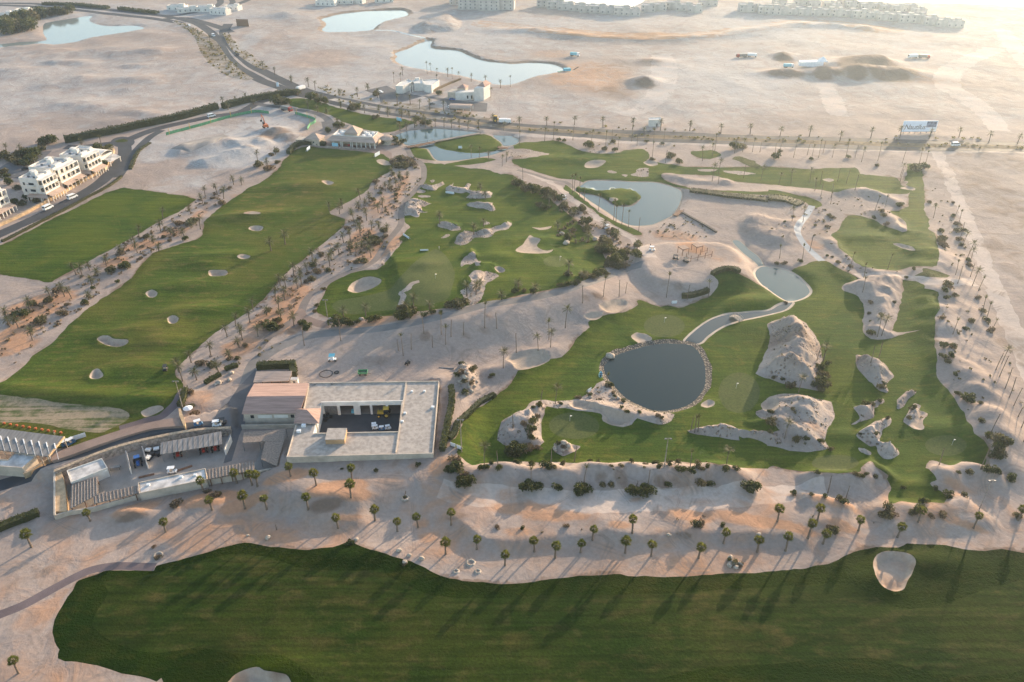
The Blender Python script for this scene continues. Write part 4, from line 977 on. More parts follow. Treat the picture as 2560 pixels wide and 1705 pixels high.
plain('roof_tile', (.40, .262, .215), .85, .14, .6, bump=.05, stretch=(.25, 3, 1))
plain('roof_tile_tan', (.46, .34, .27), .85, .12, .6, bump=.05, stretch=(.3, 2, 1))
plain('roof_grey', (.20, .195, .19), .85, .15, .5, stretch=(3, .3, 1))
plain('tin_roof', (.27, .245, .225), .6, .2, .6, stretch=(3, .4, 1))
plain('lattice', (.25, .20, .165), .85, .2, 2)
plain('ochre_panel', (.46, .30, .17), .8, .08, .6)
plain('wood_brown', (.22, .125, .08), .8, .2, 2)
plain('dark_metal', (.035, .035, .038), .5, .2, 2)
plain('grey_metal', (.20, .20, .20), .45, .15, 2, metal=.3)
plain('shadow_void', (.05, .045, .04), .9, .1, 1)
plain('window_glass', (.03, .035, .04), .08, .1, 1, spec=.6)
plain('tyre_rubber', (.02, .02, .02), .8, .1, 2)
plain('red_paint', (.35, .04, .03), .45, .08, 1)
plain('blue_paint', (.04, .12, .33), .45, .08, 1)
plain('orange_paint', (.55, .15, .05), .5, .08, 1)
plain('yellow_paint', (.60, .38, .06), .5, .1, 1)
plain('teal_sheet', (.16, .48, .58), .6, .06, .6)
plain('cyan_banner', (.30, .58, .70), .6, .05, .6)
plain('white_banner', (.72, .78, .82), .6, .05, .8)
plain('green_mesh', (.10, .30, .16), .8, .2, 1.5)
plain('blue_seat', (.05, .15, .28), .5, .05, 1)
plain('boulder', (.46, .38, .30), .95, .2, 1.6, bump=.3)
plain('pergola_shade', (.40, .27, .20), .85, .12, 1.2)
plain('far_wall', (.46, .435, .41), .9, .12, .2)  # wall tone lightened for far houses, haze mixed into the colour
plain('blue_panel', (.25, .42, .52), .5, .1, 1)
plain('billboard_face', (.80, .86, .95), .6, .03, .3)
plain('billboard_photo', (.16, .20, .28), .6, .5, .5)
plain('lettering', (.14, .13, .13), .7, .02, 1)

class MB:
    """collects shapes, builds ONE mesh object"""
    def __init__(s):
        s.v, s.f = [], []
    def add(s, v, f):
        n = len(s.v)
        s.v += [tuple(map(float, q)) for q in v]
        s.f += [tuple(i + n for i in q) for q in f]
        return s
    def box(s, c, d, rz=0, tilt=0):
        cx, cy, cz = c
        dx, dy, dz = d[0] / 2, d[1] / 2, d[2] / 2
        cs, sn = math.cos(rz), math.sin(rz)
        ct, st = math.cos(tilt), math.sin(tilt)
        V = []
        for z in (-dz, dz):
            for y in (-dy, dy):
                for x in (-dx, dx):
                    X, Z = x * ct - z * st, x * st + z * ct
                    V.append((cx + X * cs - y * sn, cy + X * sn + y * cs, cz + Z))
        return s.add(V, [(0, 2, 3, 1), (4, 5, 7, 6), (0, 1, 5, 4), (2, 6, 7, 3), (0, 4, 6, 2), (1, 3, 7, 5)])
    def prism(s, poly, z0, z1):
        p = [tuple(q[:2]) for q in poly]
        a = sum(p[i][0] * p[(i + 1) % len(p)][1] - p[(i + 1) % len(p)][0] * p[i][1] for i in range(len(p)))
        if a < 0:
            p = p[::-1]
        n = len(p)
        zz1 = z1 if hasattr(z1, '__len__') else [z1] * n
        if a < 0 and hasattr(z1, '__len__'):
            zz1 = zz1[::-1]
        V = [(x, y, z0) for x, y in p] + [(x, y, z) for (x, y), z in zip(p, zz1)]
        return s.add(V, [tuple(range(n))[::-1], tuple(range(n, 2 * n))] + [(i, (i + 1) % n, n + (i + 1) % n, n + i) for i in range(n)])
    def wall(s, line, th, z0, z1):
        """wall along a polyline; z1 may follow the line"""
        P = np.asarray(line, float)
        d = np.gradient(P, axis=0)
        d /= np.linalg.norm(d, axis=1, keepdims=True)
        nn = np.stack([-d[:, 1], d[:, 0]], 1) * th / 2
        A, B = P + nn, P - nn
        n = len(P)
        zt = z1 if hasattr(z1, '__len__') else [z1] * n
        zb = z0 if hasattr(z0, '__len__') else [z0] * n
        V = []
        for i in range(n):
            V += [(A[i][0], A[i][1], zb[i]), (B[i][0], B[i][1], zb[i]), (B[i][0], B[i][1], zt[i]), (A[i][0], A[i][1], zt[i])]
        F = [(0, 1, 2, 3), (4 * n - 4, 4 * n - 1, 4 * n - 2, 4 * n - 3)]
        for i in range(n - 1):
            a, b = 4 * i, 4 * i + 4
            for k in range(4):
                F.append((a + k, b + k, b + (k + 1) % 4, a + (k + 1) % 4))
        return s.add(V, F)
    def tube(s, a, b, r0, r1=None, n=8, cap=True):
        a, b = Vector(a), Vector(b)
        r1 = r0 if r1 is None else r1
        d = (b - a).normalized()
        u = d.orthogonal().normalized()
        w = d.cross(u)
        V = []
        for p, r in ((a, r0), (b, r1)):
            for k in range(n):
                t = 2 * math.pi * k / n
                V.append(p + u * (r * math.cos(t)) + w * (r * math.sin(t)))
        F = [(k, (k + 1) % n, n + (k + 1) % n, n + k) for k in range(n)]
        if cap:
            F += [tuple(range(n))[::-1], tuple(range(n, 2 * n))]
        return s.add(V, F)
    def chain(s, pts, rad, n=7):
        for i in range(len(pts) - 1):
            s.tube(pts[i], pts[i + 1], rad[i], rad[i + 1], n, cap=i in (0, len(pts) - 2))
        return s
    def hip(s, poly, z0, z1, inset=None, over=.4):
        """hip roof over a 4-corner polygon: ridge along its longer direction"""
        p = [Vector((q[0], q[1], z0)) for q in poly]
        c = sum(p, Vector()) / 4
        p = [q + (q - c).normalized() * over for q in p]
        e0, e1 = (p[1] - p[0]).length, (p[2] - p[1]).length
        if e0 < e1:
            p = p[1:] + p[:1]
            e0, e1 = e1, e0
        m0, m1 = (p[0] + p[3]) / 2, (p[1] + p[2]) / 2
        t = min(.5, (e1 / 2 if inset is None else inset) / e0)
        r0, r1 = m0.lerp(m1, t), m0.lerp(m1, 1 - t)
        r0.z = r1.z = z1
        V = p + [r0, r1] + [q - Vector((0, 0, .18)) for q in p]
        return s.add(V, [(0, 1, 5, 4), (1, 2, 5), (2, 3, 4, 5), (3, 0, 4), (9, 8, 7, 6), (0, 6, 7, 1), (1, 7, 8, 2), (2, 8, 9, 3), (3, 9, 6, 0)])
    def slope(s, a, b, c, d, th=.12):
        """roof sheet through four 3D corners"""
        q = [Vector(x) for x in (a, b, c, d)]
        lo = [x - Vector((0, 0, th)) for x in q]
        return s.add(q + lo, [(0, 1, 2, 3), (7, 6, 5, 4), (0, 4, 5, 1), (1, 5, 6, 2), (2, 6, 7, 3), (3, 7, 4, 0)])
    def blob(s, c, r, seed=0, sub=2, amp=.3):
        """lumpy rock"""
        t = (1 + 5 ** .5) / 2
        V = [Vector(q).normalized() for q in ((-1, t, 0), (1, t, 0), (-1, -t, 0), (1, -t, 0), (0, -1, t), (0, 1, t), (0, -1, -t), (0, 1, -t), (t, 0, -1), (t, 0, 1), (-t, 0, -1), (-t, 0, 1))]
        F = [(0, 11, 5), (0, 5, 1), (0, 1, 7), (0, 7, 10), (0, 10, 11), (1, 5, 9), (5, 11, 4), (11, 10, 2), (10, 7, 6), (7, 1, 8), (3, 9, 4), (3, 4, 2), (3, 2, 6), (3, 6, 8), (3, 8, 9), (4, 9, 5), (2, 4, 11), (6, 2, 10), (8, 6, 7), (9, 8, 1)]
        for _ in range(sub - 1):
            mid, G = {}, []
            def m(i, j):
                k = (min(i, j), max(i, j))
                if k not in mid:
                    mid[k] = len(V)
                    V.append(((V[i] + V[j]) / 2).normalized())
                return mid[k]
            for a, b, d in F:
                x, y, z = m(a, b), m(b, d), m(d, a)
                G += [(a, x, z), (b, y, x), (d, z, y), (x, y, z)]
            F = G
        rr = random.Random(seed)
        ph = [rr.uniform(0, 6) for _ in range(6)]
        O = []
        for q in V:
            k = 1 + amp * (math.sin(2.1 * q.x + ph[0]) * math.sin(2.7 * q.y + ph[1]) + .6 * math.sin(4.3 * q.z + ph[2] + 3 * q.x) * math.sin(3.9 * q.y + ph[3]) + rr.uniform(-.25, .25))
            O.append((c[0] + q.x * r[0] * k, c[1] + q.y * r[1] * k, c[2] + q.z * r[2] * k))
        return s.add(O, F)
    def build(s, name, mat, parent=None, smooth=False, loc=(0, 0, 0), rz=0):
        me = bpy.data.meshes.new(name)
        me.from_pydata(s.v, [], s.f)
        me.update()
        if smooth:
            me.polygons.foreach_set('use_smooth', np.ones(len(me.polygons), bool))
        me.materials.append(MAT[mat] if isinstance(mat, str) else mat)
        o = bpy.data.objects.new(name, me)
        COL.objects.link(o)
        o.location = loc
        o.rotation_euler = (0, 0, rz)
        if parent:
            o.parent = parent
        return o

def tag(o, label, category, group=None, kind=None):
    o['label'] = label
    o['category'] = category
    if group:
        o['group'] = group
    if kind:
        o['kind'] = kind
    return o

def thing(name, label, category, loc=(0, 0, 0), rz=0, group=None):
    o = bpy.data.objects.new(name, None)
    o.empty_display_size = .5
    COL.objects.link(o)
    o.location = loc
    o.rotation_euler = (0, 0, rz)
    return tag(o, label, category, group)

def kids(o):
    return [c for c in ALLKIDS.get(o.name, [])] if False else list(o.children)

def dup(root, loc, rz=0, label=None, group=None, scale=None, name=None):
    r = root.copy()
    COL.objects.link(r)
    r.location = loc
    r.rotation_euler = (0, 0, rz)
    if scale:
        r.scale = scale if hasattr(scale, '__len__') else (scale,) * 3
    if label:
        r['label'] = label
    if group:
        r['group'] = group
    for ch in CHILD.get(root.name, ()):
        c = ch.copy()
        COL.objects.link(c)
        c.parent = r
        for g in CHILD.get(ch.name, ()):
            d = g.copy()
            COL.objects.link(d)
            d.parent = c
    return r
CHILD = {}
def note(root):
    """remember the parts of a prototype before copying it"""
    CHILD[root.name] = list(root.children)
    for c in root.children:
        CHILD[c.name] = list(c.children)
    return root

_o1 = 'first second third fourth fifth sixth seventh eighth ninth tenth eleventh twelfth thirteenth fourteenth fifteenth sixteenth seventeenth eighteenth nineteenth'.split()
_t1 = 'twenty thirty forty fifty sixty seventy eighty ninety'.split()
_t2 = 'twentieth thirtieth fortieth fiftieth sixtieth seventieth eightieth ninetieth'.split()
def nth(i):
    """0 -> first"""
    n = i + 1
    if n < 20:
        return _o1[n - 1]
    if n >= 100:
        return 'hundred-and-' + nth(n - 101) if n > 100 else 'hundredth'
    a, b = divmod(n, 10)
    return _t2[a - 2] if b == 0 else _t1[a - 2] + '-' + _o1[b - 1]

def spots(c, r, s):
    """survey points -> list of world (x, y, z) on the finished ground"""
    return ground_pts(T(c, r, s))
def ground_pts(d):
    p = place(d, height, 5)
    z = height(p)
    return [(float(a), float(b), float(q)) for (a, b), q in zip(p, z)]
def PZ(c, r, s, z):
    """survey polygon on level z -> world xy"""
    return unproject(T(c, r, s), z)
def SZ(s, z):
    """2560-pixel photo coordinates on level z -> world xy"""
    return unproject(D(s) * (2354 / 2560), z)
# ---------------------------------------------------------------- plants
def fan_crown(h, n=17, L=1.0, seed=0):
    m = MB()
    r = random.Random(seed)
    for k in range(n):
        az = 2.399963 * k + r.uniform(-.35, .35)
        el = math.radians(72 - 98 * (k / (n - 1)) ** .9 + r.uniform(-10, 10))
        d = Vector((math.cos(az) * math.cos(el), math.sin(az) * math.cos(el), math.sin(el)))
        side = Vector((-math.sin(az), math.cos(az), 0))
        pl = L * r.uniform(.6, .85)
        base = Vector((0, 0, h))
        hub = base + d * pl
        m.add([base + side * .03, base - side * .03, hub - side * .02, hub + side * .02], [(0, 1, 2, 3)])
        R_ = L * r.uniform(.62, .85)
        tilt = r.uniform(-.35, .35)
        V = [hub]
        N = 8
        for j in range(N + 1):
            t = math.radians(-92 + 184 * j / N)
            e = hub + d * (R_ * math.cos(t)) + side * (R_ * math.sin(t)) + Vector((0, 0, R_ * math.sin(t) * tilt - .34 * R_ * abs(math.sin(t)) - .14 * R_))
            V.append(e)
            if j < N:
                t2 = math.radians(-92 + 184 * (j + .5) / N)
                V.append(hub + d * (R_ * .45 * math.cos(t2)) + side * (R_ * .45 * math.sin(t2)) - Vector((0, 0, .04)))
        F = []
        for j in range(N):
            F += [(0, 1 + 2 * j, 2 + 2 * j), (0, 2 + 2 * j, 3 + 2 * j)]
        m.add(V, F)
    return m

def date_crown(h, n=26, L=2.5, seed=0, lo=-35, hi=78, tight=1.):
    m = MB()
    r = random.Random(seed)
    for k in range(n):
        az = 2.399963 * k + r.uniform(-.3, .3)
        el = math.radians(hi - (hi - lo) * (k / (n - 1)) ** .85 + r.uniform(-7, 7))
        l = L * r.uniform(.85, 1.1)
        droop = r.uniform(.28, .5) * tight
        side = Vector((-math.sin(az), math.cos(az), 0))
        out = Vector((math.cos(az), math.sin(az), 0))
        N = 7
        sp = []
        for j in range(N + 1):
            t = j / N
            e2 = el - droop * 2.2 * t * t
            p = Vector((0, 0, h)) if j == 0 else sp[-1] + (out * math.cos(e2) + Vector((0, 0, math.sin(e2)))) * (l / N)
            sp.append(p)
        for j in range(1, N):
            t = j / N
            wl = .52 * l / 2.5 * (math.sin(math.pi * min(1, t * .95 + .12)) ** .6) * (.55 + .45 * tight)
            dirv = (sp[j + 1] - sp[j]).normalized()
            for q in (0, .5):
                b = sp[j].lerp(sp[j + 1], q)
                b2 = sp[j].lerp(sp[j + 1], q + .36)
                for sg in (-1, 1):
                    tip = b2 + side * sg * wl + dirv * wl * .55 + Vector((0, 0, -.12 * wl + r.uniform(-.05, .08)))
                    m.add([b, b2, tip], [(0, 1, 2)])
        m.add([sp[0] + side * .04, sp[0] - side * .04, sp[3] - side * .02, sp[3] + side * .02], [(0, 1, 2, 3)])
        m.add([sp[3] + side * .02, sp[3] - side * .02, sp[6]], [(0, 1, 2)])
    return m

def trunk_mb(h, r0, r1, lean=0., seed=0, flare=1.35):
    r = random.Random(seed)
    a = r.uniform(0, 6.28)
    N = 6
    pts, rad = [], []
    for k in range(N + 1):
        t = k / N
        o = lean * t * t
        pts.append((o * math.cos(a), o * math.sin(a), h * t - (.3 if k == 0 else 0)))
        rad.append((r0 * (1 - t) + r1 * t) * (flare if k == 0 else 1) * r.uniform(.95, 1.06))
    return MB().chain(pts, rad, 8), pts[-1]

PALM = {}
def make_fan(key, h, seed, skirt=True, L=1.0):
    t = thing('fan_palm', 'x', 'palm tree', (0, 0, -500))
    tm, top = trunk_mb(h, .27, .22, .25, seed)
    tm.build('trunk', 'trunk_bark', t)
    fan_crown(0, 27, L * 1.08, seed).build('crown', 'fan_leaf', t, loc=top)
    if skirt:
        s = MB()
        r = random.Random(seed)
        for k in range(26):
            a = k * 2.4
            z0, l = -.05 - .35 * r.random(), r.uniform(.7, 1.25)
            rr = r.uniform(.3, .62)
            d = Vector((math.cos(a), math.sin(a), 0))
            sd = Vector((-math.sin(a), math.cos(a), 0)) * r.uniform(.16, .3)
            s.add([Vector((0, 0, z0)) + d * .16, d * rr + sd + Vector((0, 0, z0 - l * .6)), d * rr * .75 + Vector((0, 0, z0 - l)), d * rr - sd + Vector((0, 0, z0 - l * .6))], [(0, 1, 2, 3)])
        s.build('skirt', 'dead_frond', t, loc=top)
    PALM[key] = note(t)

def make_date(key, name, h, seed, L=2.4, n=26, r0=.24, r1=.2, lo=-35, hi=78, tight=1., lean=.3, leaf='date_leaf', boot=True):
    t = thing(name, 'x', 'palm tree', (0, 0, -500))
    tm, top = trunk_mb(h, r0, r1, lean, seed)
    tm.build('trunk', 'trunk_bark', t)
    date_crown(0, n, L, seed, lo, hi, tight).build('crown', leaf, t, loc=top)
    PALM[key] = note(t)

make_fan('fan0', 4.5, 1)
make_fan('fan1', 5.1, 2)
make_fan('fan2', 3.9, 3, L=.95)
make_fan('fan3', 4.8, 4, L=1.08)
make_date('date0', 'date_palm', 3.6, 5)
make_date('date1', 'date_palm', 4.6, 6, 2.6)
make_date('date2', 'date_palm', 2.6, 7, 2.5, 28)
make_date('date3', 'date_palm', 5.4, 8, 2.3, 24, lean=.8)
make_date('road0', 'date_palm', 4.8, 9, 2.3, 26, hi=70, lo=-25)
make_date('road1', 'date_palm', 5.4, 10, 2.1, 24, hi=70, lo=-20)
make_date('tall0', 'slender_palm', 7.6, 11, 1.9, 18, .125, .10, 25, 85, .6, .4)
make_date('tall1', 'slender_palm', 8.6, 12, 1.7, 16, .13, .10, 35, 85, .5, .3)
make_date('tall2', 'slender_palm', 6.6, 13, 2.1, 20, .125, .10, -10, 80, 1., .5)
make_date('tall3', 'slender_palm', 5.6, 14, 1.5, 14, .12, .09, 40, 85, .4, .5)
def make_bare(key, h, seed):
    t = thing('bare_palm', 'x', 'palm tree', (0, 0, -500))
    tm, top = trunk_mb(h, .13, .11, .35, seed)
    tm.build('trunk', 'trunk_bark', t)
    date_crown(0, 6, .75, seed, 50, 85, .3).build('crown', 'dead_frond', t, loc=top)
    PALM[key] = note(t)
make_bare('bare0', 6.5, 21)
make_bare('bare1', 4.6, 22)
make_bare('bare2', 1.9, 23)

USED = set()
NAMES_PALM = []
def put(key, p, label, group, sc=1.):
    pr = PALM[key]
    rz = rng.uniform(0, 6.28)
    s = sc * rng.uniform(.9, 1.12)
    z = p[2] - .05
    if key not in USED:
        USED.add(key)
        pr.location = (p[0], p[1], z)
        pr.rotation_euler = (0, 0, rz)
        pr.scale = (s, s, s * rng.uniform(.92, 1.1))
        pr['label'] = label
        pr['group'] = group
        return pr
    return dup(pr, (p[0], p[1], z), rz, label, group, (s, s, s * rng.uniform(.92, 1.1)))

def row(keys, pts, fmt, group, sort='x', sc=1.):
    """fmt has one %s for the ordinal"""
    i = sorted(range(len(pts)), key=lambda k: (pts[k][0] / pts[k][1] if sort == 'x' else pts[k][1]))
    for q, k in enumerate(i):
        put(keys[(k * 7 + q) % len(keys)], pts[k], fmt % nth(q), group, sc)

# foreground fan palms
fg = spots(0, 3, "830,90 1525,190 290,330 170,1490") + spots(0, 2, "2180,1310 2320,1330 1870,1385 1950,1555 2255,1545") + spots(1, 2, "320,1245 555,1330 885,1290 875,1440 15,1340 100,1550 480,1550") + \
    spots(1, 3, "755,155 1095,85 1300,185 1490,150 1795,125 1745,395 2030,350 2290,500") + spots(2, 3, "205,370 395,430 630,380 740,265 1105,200 1040,385 1280,410 1715,430 1945,295 2255,375") + \
    spots(3, 3, "160,365 365,250 505,300 830,180 1190,240 85,95 450,95 1890,155 1380,100 2300,85")
row(['fan0', 'fan1', 'fan2', 'fan3'], fg, 'green fan palm on the sand above the front fairway, %s from the left', 'fan palms of the foreground sand strip', sc=.9)
row(['bare2', 'bare1'], spots(1, 3, "190,170") + spots(1, 2, "1370,1440") + spots(2, 3, "1710,120") + spots(3, 2, "710,1470 550,1400"), 'stumpy leafless young palm on the foreground sand, %s from the left', 'bare young palms of the foreground')
# date palms between the flat lawn and the range
row(['date0', 'date1', 'date2', 'date3'], spots(0, 1, "2150,130 2225,135 1890,240 2000,220 2060,260 1870,320 1755,400 1500,440 1480,560 1570,590 1690,600 1760,530 1845,540 1410,670 1465,740 1285,630 1265,760 1115,760 980,880 900,970 825,920 760,980 850,1080 820,1190 660,1180 595,1160 475,1190 280,1290 90,1440 170,1450 300,1560 60,1350 1240,680 700,960") + spots(1, 0, "110,1560 15,1480 180,1420"),
    'date palm in the strip between the flat lawn and the range, %s from the left', 'date palms left of the driving range', sc=.88)
# date palms between the range and the middle course
row(['date0', 'date1', 'date3', 'date2', 'road0'], spots(1, 1, "1225,160 1190,190 1040,290 960,270 945,350 795,350 770,400 870,410 900,470 1005,330 1020,460 1125,390 1165,340 935,510 1065,550 1130,530 1205,570 870,650 805,665 960,600 1045,700 1060,800 975,715 765,775 865,740 695,830 920,790 525,860 680,880 560,940 480,960 410,960 420,1050 350,970 275,1090 385,1090 225,1060 265,1190 180,1200 100,1330 210,1280 230,1370 350,1430 20,1530 675,370 1330,100 1250,60 1290,170 1390,60") +
    spots(0, 1, "2330,1290 2300,1400 2090,1530 2210,1510 2230,1560 2170,1430") + spots(0, 2, "1940,130 2110,160 1650,290 1680,370 1810,360 2010,290 2200,60 1760,200"),
    'date palm in the strip between the range and the cart path, %s from the left', 'date palms right of the driving range', sc=.85)
row(['date1', 'date3'], spots(1, 1, "140,740 270,680"), '%s of two date palms standing on the driving range lawn', 'two palms on the driving range')
row(['date0', 'date1', 'date2'], spots(1, 1, "1010,1340 810,1370 1600,1290 1370,1290 1940,1150 2025,1140 2055,1100 2260,1190 1690,490 2005,590 2095,530 2065,200 2110,270 1450,1260"), 'date palm on the middle course or its lower edge, %s from the left', 'date palms of the middle course', sc=.9)
row(['date0', 'road0', 'date2'], spots(2, 1, "60,1110 210,1130 420,540 560,430 700,640 960,640 860,520 1150,740 660,1010 520,970 1010,900 340,330"), 'date palm among the bushes right of the middle course, %s from the left', 'date palms right of the middle course', sc=.95)
# tall transplanted palms on the scarp
row(['bare0', 'tall1', 'tall0', 'bare1', 'bare0'], spots(1, 1, "780,1568 1545,1500 1705,1510 1795,1530 1910,1515 2105,1450 2215,1455") + spots(1, 2, "445,45 1310,90 1355,140 1430,80 1625,60 1745,35") + spots(2, 1, "650,1220 840,1160 985,1160 1045,1130 1420,1170 1610,1195 1805,1170"),
    'tall transplanted palm trunk below the gravel road, %s from the left', 'transplanted palms below the gravel road')
row(['tall2', 'bare0', 'tall0'], spots(1, 2, "2275,250") + spots(2, 1, "490,1450 340,1560") + spots(2, 2, "40,105 240,90 355,60"), 'palm beside the shaded sand hollows, %s from the left', 'palms by the sand hollows')
row(['tall1', 'tall0', 'bare0', 'tall1'], spots(2, 1, "1165,560 1010,500 955,480 935,455 795,375 1070,530 665,280 620,240 555,210 570,195 100,80"), 'tall palm in the grass bank of the heart shaped pond, %s from the left', 'palms along the heart shaped pond')
row(['tall2', 'tall3', 'bare1'], spots(2, 2, "400,580 265,590 870,430 1680,840 1710,835 1645,830 10,800 145,900 1970,1150 360,1150 575,1110 1635,1190") + spots(1, 2, "2100,1150 2225,1150"), 'thin palm on the left half of the lower course, %s from the left', 'palms on the lower course')
row(['tall3', 'bare1', 'bare2'], spots(2, 2, "1140,1360 1250,1340 660,1330 175,1310 2190,1330"), 'short palm stem rising from a bush below the long berm, %s from the left', 'palm stems below the berm')
row(['tall3', 'bare0', 'tall2'], spots(3, 1, "105,810 385,740 315,820 1100,910 760,880 880,990 985,370 1075,340 485,240 580,250 575,310 430,190 870,1120 1005,1530 1045,1520 1520,440 1215,60 1215,100 320,480 220,470") + spots(3, 2, "450,180 490,230 510,190 945,200 1010,190 280,480 150,900 1570,1150 1955,1180 2050,850 1700,-60"), 'thin palm on the right half of the lower course, %s from the left', 'palms on the right half of the course')
row(['tall2', 'bare0', 'tall3'], spots(3, 1, "1715,440 1730,560 1770,620 1830,820 1850,870 1725,960 1860,980 1880,1060 1935,1110 1960,1330 2000,1390 2050,1500 1745,1040 1750,500 1790,700") + spots(3, 2, "2095,270 2150,210 2180,440 2220,520 2260,600 2330,800 2300,700 2130,330 2350,930"), 'palm along the dirt road, %s counted upward from the near end', 'palms along the right-hand dirt road', sort='y')
# palms along the dual carriageway
row(['road0', 'road1'], spots(2, 0, "70,1180 320,1160 575,1150 835,1170 1110,1190 1365,1200 1635,1205 1920,1230 2190,1235") + spots(3, 0, "110,1255 380,1255 660,1300 945,1270 1210,1270 1480,1280 1755,1265 2030,1310 2295,1320"), 'round headed palm on the far verge of the dual road, %s from the left', 'palms on the far verge of the dual road', sc=1.05)
row(['tall1', 'tall2', 'bare0'], spots(2, 0, "300,1300 380,1280 560,1290 730,1320 860,1360 920,1290 975,1360 1100,1300 1150,1340 1215,1300 1300,1330 1395,1340 1290,1450 1865,1390 2045,1410 2120,1400 2210,1400 2280,1400 70,1340") + spots(3, 0, "60,1440 110,1390 235,1450 360,1430 405,1440 465,1450 505,1410 590,1450 715,1450 800,1450 860,1490 1010,1480 1235,1500 1390,1510 1440,1540"), 'slim palm between the far fairway and the dual road, %s from the left', 'palms between the far fairway and the road')
row(['bare0', 'tall2'], spots(2, 1, "1840,100 1895,125 2130,70 1900,30 2290,90") + spots(3, 1, "480,130 800,180 100,130 210,120 380,110 640,100 720,120") + spots(2, 0, "1750,1480 1840,1440 1410,1500"), 'faint slim palm on the far fairway, %s from the left', 'palms on the far fairway')
row(['road0', 'date2', 'road1'], spots(1, 0, "65,640 175,690 325,760 485,800 545,830 765,870 935,890 1120,900 1300,960 1505,1000 1725,1020 2185,1110 1030,830 1420,960 1600,1010"), 'palm on the upper verge of the bending dual road, %s from the left', 'palms on the upper verge of the road bend')
row(['tall0', 'road1', 'tall2'], spots(1, 0, "1270,760 1330,770 1350,690 1575,680 1610,665 1665,700 1765,710 1805,725 1870,740 1980,750 1665,800 2110,770 2250,810 2340,800 2160,900"), 'palm in the gardens of the two lake villas, %s from the left', 'palms round the two lake villas', sc=.85)
row(['date2', 'date0', 'road0'], spots(1, 0, "385,880 600,960 480,1000 570,1030 645,1050 780,990 905,1020 1135,1050 1215,1070 755,1150 1325,1200 1385,1190 1460,1170 1540,1120 1000,1040 1340,1080 1410,1090 240,980"), 'palm around the narrow lawn by the clubhouse, %s from the left', 'palms round the clubhouse lawn')
row(['road1', 'tall2'], spots(1, 0, "1560,1170 1650,1165 1730,1170 1800,1175 1870,1180 1950,1190 2050,1190 2180,1190 2280,1200 1980,1450 2055,1450 2305,1490 2265,1530 2140,1480"), 'palm on the banks of the clubhouse ponds, %s from the left', 'palms round the clubhouse ponds', sc=.85)
row(['date0', 'road1', 'date2'], spots(0, 0, "2060,985 2100,1010 2170,950 2260,930 2330,960 1950,460 2080,560 2180,640 1930,380 750,1330 930,1320 1830,330 200,1440 70,1420"), 'palm along the roads at the upper left, %s from the left', 'palms of the upper left roads', sc=.9)

# ---- bushes
def bush_mb(rx, ry, rz_, n, leaf, seed, lobes=5, hollow=.35):
    r = random.Random(seed)
    L = [(r.uniform(-.5, .5), r.uniform(-.5, .5), r.uniform(.25, .75), r.uniform(.4, .62)) for _ in range(lobes)]
    m = MB()
    for k in range(n):
        a, b, c, q = L[k % lobes]
        t, ph = r.uniform(0, 6.283), math.acos(r.uniform(-.6, 1))
        rad = q * (hollow + (1 - hollow) * r.random() ** .4)
        p = Vector(((a + rad * math.sin(ph) * math.cos(t)) * rx, (b + rad * math.sin(ph) * math.sin(t)) * ry, max(.02, (c + rad * math.cos(ph)) * rz_ * .85)))
        d = Vector((r.gauss(0, 1), r.gauss(0, 1), r.gauss(.5, 1))).normalized()
        u = d.orthogonal().normalized() * leaf * r.uniform(.7, 1.3)
        w = d.cross(u).normalized() * leaf * r.uniform(.4, .8)
        m.add([p - u, p + w * .8, p + u, p - w], [(0, 1, 2, 3)])
    return m
BUSH = {}
def make_bush(key, name, rx, ry, rz_, n, leaf, mat, seed, stem=False):
    t = thing(name, 'x', 'bush' if not stem else 'tree', (0, 0, -500))
    bush_mb(rx, ry, rz_, n, leaf, seed).build('foliage' if not stem else 'crown', mat, t)
    s = MB()
    r = random.Random(seed + 50)
    for k in range(5):
        a = k * 1.256 + r.uniform(-.3, .3)
        s.tube((.1 * math.cos(a), .1 * math.sin(a), -.15), (rx * .35 * math.cos(a), ry * .35 * math.sin(a), rz_ * .6), .07, .03, 5)
    s.build('stem' if not stem else 'trunk', 'trunk_bark', t)
    BUSH[key] = note(t)
make_bush('g0', 'green_bush', 1.0, 1.0, 1.0, 420, .15, 'bush_leaf', 1)
make_bush('g1', 'green_bush', 1.1, .95, .9, 420, .14, 'bush_leaf', 2)
make_bush('o0', 'olive_bush', 1.0, 1.0, .85, 340, .15, 'olive_leaf', 3)
make_bush('o1', 'olive_bush', 1.05, .9, .9, 340, .15, 'olive_leaf', 4)
make_bush('d0', 'dry_bush', 1.0, 1.0, .75, 320, .15, 'dry_leaf', 5)
make_bush('t0', 'round_tree', 1.0, 1.0, 1.25, 620, .12, 'bush_leaf', 6, True)
make_bush('t1', 'round_tree', 1.1, 1.0, 1.1, 620, .12, 'olive_leaf', 7, True)
def bushes(specs, fmt, group):
    """specs: (kind, column, row, u, v, radius m) with the survey point at the bush's foot"""
    pts = ground_pts(np.array([(c * 588.5 + u * .2499, r * 391.75 + v * .2499) for _, c, r, u, v, _ in specs]))
    order = sorted(range(len(specs)), key=lambda k: pts[k][0] / pts[k][1])
    for q, k in enumerate(order):
        key, rad = specs[k][0], specs[k][5]
        pr = BUSH[key]
        lb = fmt % nth(q)
        p = pts[k]
        rz = rng.uniform(0, 6.28)
        sc = (rad, rad * rng.uniform(.85, 1.1), rad * rng.uniform(.85, 1.15))
        if key not in USED:
            USED.add(key)
            pr.location, pr.rotation_euler, pr.scale = p, (0, 0, rz), sc
            pr['label'], pr['group'] = lb, group
        else:
            dup(pr, p, rz, lb, group, sc)
